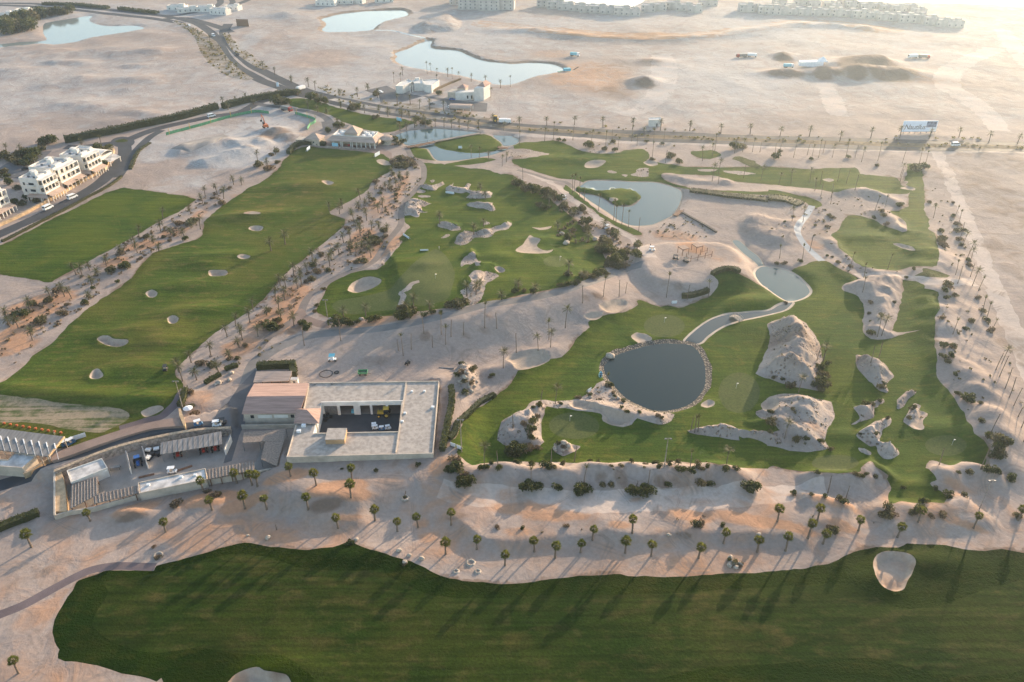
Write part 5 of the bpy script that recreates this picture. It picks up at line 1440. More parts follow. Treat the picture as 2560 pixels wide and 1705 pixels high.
def B(keys, c, r, s, rad):
    out = []
    for i, w in enumerate(s.split()):
        q = [float(x) for x in w.split(',')]
        out.append((keys[i % len(keys)], c, r, q[0], q[1], (q[2] if len(q) > 2 else rad) * rng.uniform(.9, 1.1)))
    return out
bushes(B(['g0', 'g1'], 1, 1, "770,1430,3.6 840,1420,2.6 1370,1350,3.4 1310,1360,2.6 1430,1340,2.4 1050,1395,2.4 1125,1365,1.8 480,1450,2.2 450,1420,1.6 1560,1340,1.5 1620,1320,1.6 1700,1310,1.3 930,1400,1.3", 2) + B(['o0', 'o1'], 1, 1, "1850,1250,3.2 1780,1260,2.4 1920,1220,2.2 1340,1290,2.6 1450,1280,1.8 560,1250,1.3 540,1300,1.2 620,1100,1.3 700,1390,1.1", 2),
       'bush along the lower rim of the middle course, %s from the left', 'bushes on the rim of the middle course')
bushes(B(['t0', 't1', 'g0', 't1'], 2, 1, "60,140,4 130,190,4.2 220,200,4 360,250,4.6 320,230,3.4 250,330,2.4 310,360,2.6 480,340,3.2 570,400,3.6 640,370,3 690,500,3.6 680,560,3 520,640,2.6 850,700,4.6 880,760,4.2 820,750,3.6 950,610,2.8 1040,770,2.6 1155,790,3.4 1150,700,2.6 930,860,3.8 960,890,3 1010,850,3.2 890,880,3 1000,790,2.4 20,130,3 430,280,2.6 930,560,2.2", 3),
       'leafy tree in the thicket right of the middle course, %s from the left', 'trees right of the middle course')
bushes(B(['o0', 'g0', 'o1', 'g1'], 2, 1, "660,980,3 780,970,2.6 720,990,2.2 840,950,2.2 520,970,2.2 500,1060,1.8 440,1070,1.6 560,1050,1.6 600,1030,1.4 200,1130,1.6 110,1110,1.4 40,1120,1.8 870,960,1.6", 2),
       'shrub on the lower right rim of the middle course, %s from the left', 'shrubs on the right rim of the middle course')
bushes(B(['d0', 'o0', 'd0', 'g0'], 0, 1, "2040,310,2.6 1770,480,2.8 1740,500,2 1170,890,3 1130,890,2 1020,930,2.6 1110,770,2.2 200,1340,2.8 120,1340,2 380,1390,2.8 580,1330,2.4 790,1225,1.7 1560,650,1.5 1510,620,1.2 1610,600,1.3 1700,640,1.6 2110,170,1.8 450,1210,2.4 530,1110,2.2 1090,1030,1.2 1650,500,2 1350,620,1.8 1290,820,1.6 860,1090,1.2 1960,260,1.3 300,1240,2.2 620,1240,1.4", 2),
       'low desert bush in the strip left of the range, %s from the left', 'bushes left of the driving range')
bushes(B(['d0', 'o0', 'd0', 'g1', 'o1'], 1, 1, "600,780,1.9 660,930,1.8 560,940,2.4 520,880,1.8 970,850,2.6 920,850,1.8 510,1010,2.2 1100,110,2.2 1150,220,1.5 1070,280,2 840,540,1.6 1170,560,2 950,450,1.6 1080,640,2.4 1120,680,2.6 1180,620,2 870,720,1.6 460,1030,1.4 130,1450,3.4 190,1400,2.2 60,1420,2 420,1410,2 230,1440,1.4 1320,70,1.6 1260,40,1.6 1060,620,1.8 1290,230,1.4 120,1290,1.6 1000,640,1.6", 2) + B(['d0', 'o0'], 0, 2, "1850,220,2 1950,240,2 2110,170,1.4 2190,170,1.4 1760,480,1.6 1760,610,1.5 2260,50,1.4 1700,620,1.6 1790,680,1.6", 2),
       'low desert bush in the strip right of the range, %s from the left', 'bushes right of the driving range')
bushes(B(['g0', 'g1'], 2, 2, "130,1360,2.4 210,1360,2.4 170,1330,2 620,1380,2.4 690,1370,2.2 650,1400,2 1110,1400,2.2 1160,1400,2.4 1220,1405,2.4 1280,1400,2.2 2160,1370,2.2 2220,1360,2.4 2190,1385,2 405,1360,1.6", 2) + B(['o0', 'g1'], 2, 2, "1730,1320,1.8 1830,1330,1.6 910,1330,1.2 1440,1340,1.4 830,1330,1.2", 1.5) + B(['g0', 'g1'], 1, 2, "1820,1190,2.4 1860,1210,2.2 1780,1200,1.8 1920,1340,2.4 1950,1310,2.2 1900,1300,2", 2) + B(['d0'], 1, 2, "1830,1110,2 1920,1240,1.6", 2),
       'bush on the front face of the long berm, %s from the left', 'bushes on the front of the berm')
bushes(B(['g1', 'g0', 'o1'], 2, 2, "330,1160,1.9 290,1165,1.3 370,1170,1.3 180,1150,1.6 50,1140,1.4 470,1140,1.1 710,1125,1.1 790,1125,.9 1000,1160,1 1100,1140,1.1 1310,1145,1.1 1230,1145,.9 1360,1165,1.2 1440,1150,1.2 1530,1140,1.3 1570,1200,1.6 1650,1215,1.3 1740,1190,1 1960,1195,1.6 2060,1195,1.2 1700,1160,1.5 1800,1160,1 1520,1190,1.2 910,1165,.8", 1.2) + B(['g1'], 1, 2, "2100,1180,1.6 2060,1185,1.2 2230,1185,1.6 2170,1140,1", 1.2),
       'small bush along the crest of the long berm, %s from the left', 'bushes on the crest of the berm')
bushes(B(['d0', 'g1', 'o0'], 2, 3, "500,140,.9 100,155,.9 1690,130,1.6 1740,125,1.2 1940,130,1 2040,480,1.3 2100,500,1 2000,460,1", 1.) + B(['o0', 'd0'], 3, 3, "600,190,1.6 570,160,1.3 1090,50,1.8 1150,40,1.4 1040,40,1.4 1600,40,1.4 1330,20,1.6 1500,50,1 2290,50,1.4", 1.2) + B(['g0', 'o0'], 1, 2, "1495,1150,1 1105,1200,.8 790,1180,.6 1370,1440,.7", .9) + B(['d0', 'd0', 'o0'], 0, 2, "1970,1430,1.6 1620,1510,1.9 2010,1420,1 1910,1390,1.1", 1.3) + B(['d0'], 0, 3, "1455,430,1.2 1415,330,.7", 1) + B(['d0'], 1, 3, "2220,150,1 1370,490,.7", 1) + B(['g0'], 1, 3, "870,300,1.0", 1),
       'little shrub on the foreground sand, %s from the left', 'shrubs of the foreground sand')
bushes(B(['g1', 'o0', 'g0'], 3, 2, "840,1250,1.4 800,1230,1 450,1225,1 910,1230,.9 985,1250,1 1640,1440,1.8 1540,1360,1 1800,1430,1.2 2020,1210,1.6 2090,1200,1.6 1850,1220,1.5 1750,1220,.8 2240,1270,1.8 2120,930,3 2170,960,2.6 2100,1000,2.6 2140,1060,2.4 2080,1080,2 2020,890,1.8 1960,740,1.4 1830,560,2.2 1800,540,1.4 1950,580,1 1740,490,1.2 1720,310,1.2 1650,200,1.6 1610,150,1.8 1680,140,1.6 1700,60,1.6 1620,60,1.6 1250,1360,1 660,1470,1.6 690,1490,1.2 520,1440,1.2 400,1420,.8 240,1410,1 1440,1490,1.6 1100,1540,2 1380,1560,2", 1.5) + B(['g0', 'o1'], 3, 2, "490,270,2 500,330,2.4 470,400,2.2 520,420,2.4 430,420,1.6 490,460,1.8 540,220,1.4 210,425,1.8 130,360,.9 50,350,1 900,600,1.4 960,590,1.2 1020,560,1 1320,640,1.2 1350,620,1 1300,720,1 1070,400,1.2 1030,440,1.6 990,860,1 1100,720,1 845,860,.6 580,1000,1 480,930,1.2 260,930,1.8 350,915,1.2 30,770,2.2 20,660,1.2 230,640,.9 20,860,1", 1.4),
       'shrub on the right-hand sand mounds and ridge, %s from the left', 'shrubs of the right-hand sand mounds')
bushes(B(['o0', 'g1', 'd0'], 3, 1, "1600,640,2.6 1590,570,2.4 1610,700,2.4 1580,660,2 1700,430,1.6 1740,500,1.8 1730,560,1.8 1790,560,1.8 1760,640,1.8 1780,690,1.6 1840,830,1.6 1850,880,1.6 1650,1060,2 1620,1110,1.8 1670,1080,1.6 1720,1160,1.6 1650,1180,1.6 1600,1360,1.6 1870,1390,1.4 1820,1470,1.6 1930,1180,1.4 1970,1300,1.6 2000,1380,1.6 2050,1480,1.8 1060,420,2 970,440,1.4 1090,500,1.6 1040,380,1.6 1220,330,2 590,440,1.6 560,420,1.4 430,510,1 540,520,1.2 230,430,1.2 150,480,1 160,1220,1 930,1320,.9 940,1390,.7 1040,1330,1 1160,1220,1 950,1510,1.8 940,1220,1.2 1270,990,1 1190,320,1.6 720,790,.8 640,850,1.2 540,790,1 760,890,1.2 590,800,.8 290,840,1.4 150,860,1.6 80,860,1.4 1340,910,1.2 1700,300,1.2 1480,300,1.4", 1.5),
       'shrub near the right-hand lawn and dirt road, %s from the left', 'shrubs near the right-hand lawn')
bushes(B(['g0', 'o0', 'd0'], 1, 2, "1890,220,1.1 2010,260,1.4 1980,390,1.3 1930,480,1.6 1980,280,1.6 1900,300,2 1860,330,1.6 1920,380,1.4 2150,340,.8 2170,320,1", 1.2) + B(['g0', 'g1', 'd0'], 2, 2, "180,840,1.8 170,890,1.6 110,770,1.4 210,730,1.5 190,760,1.6 230,700,1.3 260,600,1.4 200,620,1 470,980,1 430,960,1 440,580,1.2 610,530,1.2 720,510,1 940,520,.9 810,540,.7 1020,560,1 890,410,1.6 870,420,1 1010,625,.8 1175,665,.8 1345,695,1 1380,715,.8 1050,660,1 930,480,.8 20,1040,3 80,1030,3 130,1010,2.4 40,990,2.2 -30,1040,2 240,990,1.2", 1.2),
       'shrub on the rocky outcrops left of the dark pond, %s from the left', 'shrubs of the rocky outcrops')
bushes(B(['t0', 't1', 'g0'], 1, 0, "180,960,5 240,960,4.6 290,950,3.6 500,920,4.4 540,900,3.6 570,940,3 640,950,3.4 890,1010,4.4 940,1000,3.6 1470,1120,3.6 1540,1140,3.6 1580,1150,2.8 370,870,3.4 1100,1090,2.6 1250,1320,4 1200,1330,3 1300,1330,2.6 1340,1320,3 1680,870,3 1100,880,3 760,1180,3.4 660,1220,2.6", 3) + B(['o0', 'd0'], 1, 0, "1320,1480,4 1400,1490,4 1350,1540,3.6 1440,1520,3 1290,1540,3 1260,1500,2.6 30,1530,3.4 120,1560,3.2 190,1400,2 140,1430,2 200,1500,1.8", 3) + B(['g0', 'o0'], 2, 0, "720,1355,3.6 1460,1450,3 1540,1500,2.6 1290,1475,2 2050,1370,3.6 2120,1360,3.2 1380,1330,1.6 930,1310,1.8 1240,1310,1.8 480,1300,1.8 430,1295,1.6 850,1380,2 940,1390,2", 2.6) + B(['g0', 'o0'], 3, 0, "60,1460,3.2 1350,1560,4.6 1430,1550,3 1000,1530,1.6 400,1470,1.6 110,1400,1.8 740,1450,1.6", 2.4),
       'rounded tree or shrub in the upper half of the resort, %s from the left', 'trees of the upper resort')
bushes(B(['t0', 't0', 't1'], 0, 0, "40,300,11 110,310,11 180,290,10 250,280,10 300,260,9 90,240,10 170,220,10 240,200,10 300,190,9 350,170,9 410,160,8 470,140,8 20,250,10 540,140,7 600,130,7 660,120,6", 9), 'dark tree in the grove beside the blue lake, %s from the left', 'grove by the blue lake')
bushes(B(['g0', 't0', 'o0', 't1'], 0, 0, "440,1320,5 480,1310,4.4 400,1330,4 200,1440,4.6 260,1430,4.4 320,1440,4.4 120,1480,4 170,1510,4 230,1530,4.4 300,1500,4 40,1460,4 390,1380,3 830,1420,4.4 900,1400,4.4 960,1410,4.4 1000,1440,4 850,1470,4 920,1470,4.4 970,1490,4 880,1520,3.6 940,1540,3.6 1010,1380,3.4 800,1390,3 700,1700,3 640,1680,2.6 80,1700,3 160,1740,3 330,1860,2.6 260,1830,3 140,1880,2.6 210,1890,2.4 20,1600,3.4 60,1640,2.6 380,1830,2", 4), 'garden tree beside the white villas, %s from the left', 'trees round the white villas')

# ---- hedges
def hedge(pts, w, h, label, mat='hedge_leaf', dens=9, leaf=.22):
    P = np.array(pts)
    P = smooth(P, False, 3)
    Z = height(P)
    t = thing('hedge', label, 'hedge')
    core = MB().wall(P, w * .8, Z - .3, Z + h * .88)
    core.build('branch_core', 'hedge_leaf', t)
    m = MB()
    r = random.Random(len(pts))
    for i in range(len(P) - 1):
        a, b = P[i], P[i + 1]
        L = np.hypot(*(b - a))
        d = (b - a) / max(L, 1e-6)
        nn = np.array([-d[1], d[0]])
        for k in range(int(L * dens)):
            q = a + d * r.uniform(0, L)
            s_ = r.uniform(-.5, .5)
            z = Z[i] + (h * r.uniform(.82, 1.06) if r.random() < .5 else h * r.uniform(.1, 1))
            if z < Z[i] + h * .8:
                s_ = .5 if r.random() < .5 else -.5
            p = Vector((q[0] + nn[0] * w * s_, q[1] + nn[1] * w * s_, z))
            u = Vector((r.gauss(0, 1), r.gauss(0, 1), r.gauss(0, .8))).normalized() * leaf * r.uniform(.7, 1.5)
            v = u.orthogonal().normalized() * leaf * r.uniform(.5, 1.)
            m.add([p - u, p + v, p + u, p - v], [(0, 1, 2, 3)])
    m.build('foliage', mat, t)
def hl(c, r, s):
    return place(T(c, r, s), height)
hedge(hl(0, 0, "600,1312 750,1285 1000,1235 1250,1180 1500,1130 1750,1070 2000,1000"), 4.0, 4.0, 'long tall dark hedge along the resort road', dens=14, leaf=.4)
hedge(hl(0, 0, "2050,1000 2150,975 2355,925 2500,900 2700,870"), 3.5, 4.0, 'shorter dark hedge nearer the road bend', dens=14, leaf=.4)
hedge(hl(0, 0, "400,42 700,50 1000,80"), 6, 2.4, 'dark hedge line along the top left road', dens=3, leaf=.8)
hedge(hl(0, 0, "1100,85 1250,105 1450,125"), 6, 2.4, 'second dark hedge along the top left road', dens=3, leaf=.8)
hedge(hl(0, 3, "-120,210 0,170 120,120 250,75 365,30"), 2.6, 1.8, 'clipped green hedge at the lower left edge', 'bush_leaf', 26)
hedge(hl(1, 2, "15,255 130,250 250,245 370,240"), 2.6, 2.4, 'thick green hedge behind the tiled shed', 'bush_leaf', 26)
hedge(hl(1, 2, "345,260 350,330"), 2.4, 2.2, 'short hedge piece at the corner of the tiled shed', 'bush_leaf', 26)
hedge(hl(1, 2, "1795,440 1805,560 1785,680 1760,800 1735,920 1715,1020"), 1.8, 1.9, 'narrow green hedge right of the workshop', 'bush_leaf', 26)
hedge(hl(1, 2, "2200,505 2080,560 1990,640 1930,700 1860,760 1830,850 1780,910"), 1.8, 1.2, 'low dark hedge on the left rim of the lower course', 'hedge_leaf', 26)
hedge(hl(2, 1, "1560,1165 1640,1160 1740,1135 1805,1110"), 2.2, 1.6, 'dark hedge on the slope below the plateau', 'hedge_leaf', 22)
hedge(hl(2, 1, "1840,965 1920,930 2010,920 2090,945"), 2.4, 1.6, 'curved dark hedge on the green knoll', 'hedge_leaf', 22)
hedge(hl(0, 2, "1650,610 1690,540 1710,460"), 1.8, 1.6, 'short hedge at the range corner', 'bush_leaf', 24)
hedge(hl(0, 2, "1890,400 1960,355 2030,320"), 1.6, 1.3, 'green hedge beside the path to the yard', 'bush_leaf', 24)
hedge(hl(0, 2, "2075,275 2130,250 2190,235"), 1.6, 1.3, 'second green hedge beside the path to the yard', 'bush_leaf', 24)
hedge(hl(1, 0, "300,1420 370,1350 440,1330 540,1330 640,1340"), 3, 2.4, 'dark hedge left of the clubhouse terrace', 'hedge_leaf', 12, .3)
hedge(hl(0, 1, "20,660 200,570 400,465 600,365 800,255 1000,150 1120,60"), 1.6, 1.0, 'low kerbside planting between road and flat lawn', 'olive_leaf', 12, .22)
hedge(hl(0, 0, "1200,1560 1270,1400 1380,1320"), 2, .9, 'green verge planting of the slip lane', 'olive_leaf', 10, .3)
hedge(hl(2, 1, "1640,185 1800,205 2000,235 2200,255 2355,275"), 5, .9, 'dark scrubby edge under the far fairway', 'dry_leaf', 12, .3)
hedge(hl(3, 1, "0,250 100,260 200,280 300,320"), 7, .9, 'dark scrub below the small fairway tongue', 'hedge_leaf', 14, .3)

# ---- uncountable scrub, tufts and stones
def tufts(name, label, mat, areas, leaf=(.18, .4), per=7):
    """areas: (world polygon, tufts per 100 m2, size)"""
    r = np.random.RandomState(len(areas) * 7 + 3)
    V, F = [], []
    for poly, dens, size in areas:
        lo, hi = poly.min(0), poly.max(0)
        n = int((hi - lo).prod() * dens / 100)
        q = r.uniform(lo, hi, (n, 2))
        q = q[inside(q, poly)]
        q = q[fbm(q[:, 0], q[:, 1], 9, 2, 5) > r.uniform(-.7, .3, len(q))]
        z = height(q)
        for (x, y), zz in zip(q, z):
            s_ = size * r.uniform(.5, 1.5)
            if 'stone' in name:
                n0 = len(V)
                d_ = r.uniform(.5, 1.2, 6) * s_
                for ax, sg in ((0, 1), (0, -1), (1, 1), (1, -1), (2, 1), (2, -1)):
                    q_ = np.array([x, y, zz + s_ * .25]) + r.uniform(-.2, .2, 3) * s_
                    q_[ax] += sg * d_[ax * 2 + (sg < 0)] * (.8 if ax == 2 else 1)
                    V.append(q_)
                F += [(n0 + i_, n0 + j_, n0 + k_) for i_, j_, k_ in ((0, 2, 4), (2, 1, 4), (1, 3, 4), (3, 0, 4), (2, 0, 5), (1, 2, 5), (3, 1, 5), (0, 3, 5))]
                continue
            for k in range(per):
                a = r.uniform(0, 6.28)
                rr = s_ * r.uniform(.1, .9)
                p = np.array([x + rr * math.cos(a), y + rr * math.sin(a), zz + s_ * r.uniform(.1, .7)])
                u = r.normal(0, 1, 3)
                u *= s_ * .55 / np.linalg.norm(u)
                v = np.cross(u, r.normal(0, 1, 3))
                v *= s_ * .4 / max(np.linalg.norm(v), 1e-6)
                n0 = len(V)
                V += [p - u, p + v, p + u, p - v]
                F.append((n0, n0 + 1, n0 + 2, n0 + 3))
    m = MB()
    m.v, m.f = [tuple(map(float, q)) for q in V], F
    o = m.build(name, mat)
    tag(o, label, 'scrub' if 'stone' not in name else 'stones', kind='stuff')
    return o
def zp(lb):
    return [z['poly'] for z in ZONES if lb in z['label']][0]
def sp(c, r, s):
    return place(T(c, r, s), base_height)
tufts('mound_scrub', 'sparse dark scrub dotted over the sand mounds and ridges', 'olive_leaf',
      [(z['poly'], 4.5, .42) for z in ISL] + [(sp(3, 1, "1440,100 1560,100 1800,500 1900,900 1960,1100 2100,1500 1560,1560 1540,1350 1580,1200 1570,700 1480,450"), 3.2, .55), (sp(3, 2, "1560,0 2140,0 2355,500 2355,1000 2100,1180 2010,1100 2030,980 1900,840 1720,530 1560,300"), 2.6, .5),
       (sp(3, 1, "300,400 480,330 620,420 560,560 420,620 330,560"), 16, .5), (sp(3, 1, "480,260 800,180 1250,300 1100,420 740,400 620,400"), 5, .5), (sp(2, 2, "0,1120 800,1130 1500,1120 2355,1170 2355,1260 1500,1290 0,1290"), 2.5, .4), (sp(3, 1, "540,620 840,900 1250,920 1280,980 820,970 500,830"), 5, .5),
       (sp(2, 1, "1460,470 1560,400 1880,580 1800,620 1300,620 1250,540"), 14, .5), (sp(3, 1, "0,480 240,460 250,640 0,660"), 6, .6), (sp(3, 3, "0,0 1000,0 1000,100 0,100"), 1.5, .4)])
tufts('verge_shrubs', 'ochre and brown shrubs planted along the road verges and median', 'ochre_leaf',
      [(zp('ochre planted verge left of the road bend'), 7, 1.), (zp('ochre planted verge above'), 6, 1.), (zp('ochre planted verge before'), 6, 1.), (zp('planted verge right'), 6, 1.), (zp('planted brown median'), 5, .9),
       (sp(2, 0, "0,1110 600,1135 1300,1190 2355,1225 2355,1245 1300,1210 600,1160 0,1135"), 3.2, .9), (sp(3, 0, "0,1225 1200,1255 2100,1270 2100,1300 1200,1285 0,1255"), 3.2, .9), (sp(1, 0, "1200,1120 2355,1200 2355,1230 1900,1190 1400,1170"), 5, .8), (sp(2, 0, "300,1290 1000,1300 1500,1330 1500,1380 1000,1380 400,1290"), 2.2, .8)])
tufts('path_shrubs', 'dense grey brown shrubs lining the winding cart path', 'olive_leaf',
      [(sp(1, 1, "1400,0 1540,30 1500,130 1380,260 1310,330 1230,330 1260,200 1340,80"), 13, .7), (sp(1, 1, "1240,330 1330,330 1320,480 1280,540 1230,470"), 10, .7), (sp(1, 1, "640,960 900,870 1000,880 700,990 480,1150 400,1260 380,1220 560,1050"), 9, .6), (sp(1, 2, "0,60 130,-40 330,-60 330,0 150,70 0,160"), 10, .6), (sp(1, 0, "1250,1480 1420,1430 1500,1480 1540,1568 1260,1568"), 10, .9), (sp(1, 1, "960,560 1180,540 1240,640 1060,820 960,760"), 6, .7)])
tufts('desert_scrub', 'brown desert scrub in the palm strips and below the thickets', 'dry_leaf', [(sp(1, 1, "1150,60 1400,0 1300,330 1200,560 950,860 600,960 380,1250 0,1500 0,1270 250,960 550,720 800,520 1000,250"), 15, .75), (sp(0, 1, "1800,270 2100,140 1900,440 1400,760 1000,1060 600,1440 200,1568 0,1568 0,1300 480,1050 1130,680"), 11, .75), (sp(0, 2, "0,0 480,0 200,200 0,330"), 5, .6), (sp(0, 2, "1650,280 2000,0 2300,0 2200,220 1750,400"), 5, .5),
       (sp(2, 1, "380,570 620,350 800,480 1080,640 1180,800 1050,890 860,900 860,800 700,680 500,680"), 13, 1.1), (sp(2, 1, "0,90 240,140 420,230 600,380 480,400 320,300 230,215 0,200"), 12, 1.0), (sp(3, 3, "0,20 2355,0 2355,120 1000,160 0,160"), 2, .4), (sp(2, 3, "0,60 2355,0 2355,160 0,200"), 1.2, .35)])
tufts('stones', 'loose pale stones scattered over the rocky mounds', 'boulder', [(z['poly'], 34, .34) for z in ISL[:14]] + [(ISL[k]['poly'], 12, .26) for k in range(14, len(ISL))] + [(zp('round dark pond') if False else sp(1, 2, "1850,230 1900,200 2000,230 2050,320 2050,420 1990,500 1880,510 1830,420"), 60, .4)], per=4)
# ---------------------------------------------------------------- buildings
def seg(a, b, t):
    return np.asarray(a) + (np.asarray(b) - np.asarray(a)) * t

# workshop round a courtyard
wk = thing('workshop_building', 'flat roofed workshop with garage bays round a square courtyard and a tiled hip tower', 'building')
H = 5.0
A_ = PZ(1, 2, "490,385 1380,376 1350,550 598,562 590,620 440,620", H)
B_ = PZ(1, 2, "1380,376 1680,370 1625,1032 1285,1027", H)
C_ = PZ(1, 2, "375,760 540,757 522,845 1312,832 1285,1027 283,1065", H)
for p in (A_, B_, C_):
    MB().prism(p, 4.25, 4.66).build('roof', 'roof_gravel', wk)
outer = PZ(1, 2, "440,620 490,385 1680,370 1625,1032 283,1065 370,765", H)
MB().wall(outer, .38, -.3, H).build('wall', 'cream_plaster', wk)
MB().wall(PZ(1, 2, "1380,382 1285,1020", H), .34, 4.66, 4.98).wall(PZ(1, 2, "535,850 1312,834 1345,560", H), .32, 4.66, 4.99).build('parapet', 'cream_plaster', wk)
f0, f1 = PZ(1, 2, "598,562 1350,550", H)
MB().wall([f0, f1], .4, 3.55, H + .02).build('lintel', 'white_plaster', wk)
for t, w in ((.012, .7), (.205, .8), (.43, 2.0), (.605, .7), (.80, .7), (.985, .7)):
    q = seg(f0, f1, t)
    MB().box((q[0], q[1], 1.75), (w, .5, 3.6)).build('pillar', 'white_plaster', wk)
q = seg(f0, f1, .108)
MB().box((q[0], q[1] + .3, 1.75), (4.9, .12, 3.5)).build('shutter', 'grey_metal', wk)
q0, q1 = seg(f0, f1, 0), seg(f0, f1, 1)
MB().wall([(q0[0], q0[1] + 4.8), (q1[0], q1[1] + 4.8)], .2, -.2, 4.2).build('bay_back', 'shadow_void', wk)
c4, c3 = PZ(1, 2, "522,845 1312,832", H)
MB().wall([f0, c4], .36, -.2, 4.65).wall([c4, c3], .3, -.2, 4.25).wall([c3, f1], .3, -.2, 4.25).build('courtyard_wall', 'white_plaster', wk)
fl = MB().prism([f0 + [.3, 0], f1 - [.3, 0], c3 + [-.2, .2], c4 + [.3, .2]], -.3, .12)
fl.build('courtyard_floor', 'asphalt', wk)
tw = PZ(1, 2, "375,628 592,622 572,752 355,752", 5.5)
MB().prism(seg(tw.mean(0), tw, .86), -.2, 5.4).build('tower_wall', 'white_plaster', wk)
MB().hip(tw, 5.45, 7.7, over=.25).build('tower_roof', 'roof_tile', wk)
bx = PZ(1, 2, "660,805 835,803 812,905 637,908", 6.4)
MB().prism(bx, 4.6, 6.28).build('roof_box', 'ochre_panel', wk)
MB().prism(seg(bx.mean(0), bx, 1.02), 6.28, 6.42).build('roof_box_lid', 'roof_gravel', wk)
e0, e1 = PZ(1, 2, "-18,392 488,388", 4.9)
r0, r1 = PZ(1, 2, "-85,512 455,506", 6.7)
g0, g1 = PZ(1, 2, "-132,672 400,664", 4.4)
z3 = lambda p, z: (float(p[0]), float(p[1]), z)
MB().slope(z3(r0, 6.7), z3(r1, 6.7), z3(e1, 4.9), z3(e0, 4.9), .2).slope(z3(g0, 4.4), z3(g1, 4.4), z3(r1, 6.702), z3(r0, 6.702), .2).build('tiled_roof', 'roof_tile', wk)
MB().prism([e0 + [.3, -.4], e1 + [-.3, -.4], g1 + [-.3, .5], g0 + [.3, .5]], -.3, [4.75, 4.75, 4.3, 4.3]).build('hall_wall', 'cream_plaster', wk)
MB().add([z3(e0 + [.3, -.4], 4.5), z3(g0 + [.3, .5], 4.1), z3(r0 + [.3, 0], 6.45)], [(0, 1, 2)]).add([z3(e1 + [-.3, -.4], 4.5), z3(g1 + [-.3, .5], 4.1), z3(r1 + [-.3, 0], 6.45)], [(0, 2, 1)]).build('gable_wall', 'cream_plaster', wk)
for t, w in ((.16, 1.0), (.38, 4.2), (.66, 4.2), (.86, 1.0)):
    q = seg(g0, g1, t) + [0, .47]
    MB().box((q[0], q[1], 2.9), (w, .1, 1.1)).build('window', 'window_glass' if w < 2 else 'white_plaster', wk)
MB().wall([g0 + [-.2, -1.6], g1 + [-.6, -1.6]], .3, -.2, 1.5).build('plinth_wall', 'cream_plaster', wk)
for u, v, s_, m_ in ((1435, 465, .5, 'white_paint'), (1550, 462, .5, 'white_paint'), (1626, 612, .7, 'white_paint'), (440, 785, .9, 'white_paint'), (395, 835, .9, 'white_paint'), (1370, 665, .6, 'white_paint'), (1345, 742, .6, 'white_paint'), (540, 400, .5, 'grey_metal'), (700, 395, .5, 'grey_metal')):
    q = PZ(1, 2, "%d,%d" % (u, v), 4.8)[0]
    MB().box((q[0], q[1], 4.66 + s_ * .4), (s_ * 1.3, s_, s_ * .8)).build('roof_unit', m_, wk)
# tiled shed and cabin
sh = thing('tiled_shed', 'open shed with a pale tiled roof in front of the thick hedge', 'shed')
a, b, c, d = PZ(1, 2, "5,288 333,284 303,362 -28,374", 3.0)
MB().slope(z3(d, 2.7), z3(c, 2.7), z3(b, 3.3), z3(a, 3.3), .14).build('roof', 'roof_tile_tan', sh)
for p in (seg(d, c, .02), seg(d, c, .25), seg(d, c, .5), seg(d, c, .75), seg(d, c, .98)):
    MB().box((p[0], p[1] + .3, 1.3), (.2, .2, 2.7)).build('post', 'wood_brown', sh)
MB().wall([a + [.2, -.3], b + [-.2, -.3]], .2, -.2, 3.1).build('back_wall', 'grey_stone', sh)
for i, t in enumerate((.1, .32, .6)):
    p = seg(d, c, t)
    o = MB().tube((0, 0, 0), (0, 0, .95), .32, .32, 10).tube((0, 0, .3), (0, 0, .36), .335, .335, 10).tube((0, 0, .95), (0, 0, 1.0), .1, .1, 6).build('storage_drum', 'yellow_paint' if i != 2 else 'orange_paint', None, loc=(p[0], p[1] + 1.0, gz(p[0], p[1])))
    tag(o, ['yellow drum at the left end of the tiled shed', 'yellow drum in the middle of the tiled shed', 'orange drum towards the right end of the tiled shed'][i], 'drum', 'drums under the tiled shed')
cb = thing('site_cabin', 'small white cabin beside the tiled shed', 'cabin')
p = PZ(1, 2, "325,336 388,337 380,360 315,360", 2.4)
MB().prism(p, -.2, 2.3).build('wall', 'white_plaster', cb)
MB().prism(seg(p.mean(0), p, 1.06), 2.3, 2.45).build('roof', 'roof_white', cb)
q = seg(p[2], p[3], .5)
MB().box((q[0], q[1] - .02, 1.0), (.8, .08, 2.0)).build('door', 'grey_metal', cb)

# sunken yard: retaining walls, roofs
rw = thing('retaining_wall', 'long curved rubble stone retaining wall above the sunken yard', 'wall')
ln = smooth(PZ(0, 2, "500,1195 700,1113 850,1050 1000,996 1150,950 1300,912 1450,880 1600,850 1750,825 1900,808 2120,797", 2.9), False, 3)
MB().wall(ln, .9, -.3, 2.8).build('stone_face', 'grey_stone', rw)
MB().wall(ln, 1.05, 2.8, 2.95).build('coping', 'tan_stone', rw)
pl = thing('raised_planter', 'wide sun lit sand filled planter wall at the left end of the sunken yard', 'planter')
p = PZ(0, 2, "512,1205 545,1196 565,1205 590,1290 605,1400 616,1568 512,1568", 2.0)
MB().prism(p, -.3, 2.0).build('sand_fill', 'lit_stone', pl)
MB().wall(PZ(0, 2, "500,1192 500,1400 501,1600", 2.2), .45, -.3, 2.2).build('side_wall', 'cream_plaster', pl)
fw = thing('yard_wall', 'long low wall along the front of the sunken yard', 'wall')
ln = cat(PZ(0, 2, "502,1605 620,1568 860,1530 1265,1412 1900,1275 2355,1200", 1.8), PZ(1, 2, "150,1172 258,1152 275,1075", 1.8))
MB().wall(ln, .45, -1.2, 1.8).build('wall', 'cream_plaster', fw)
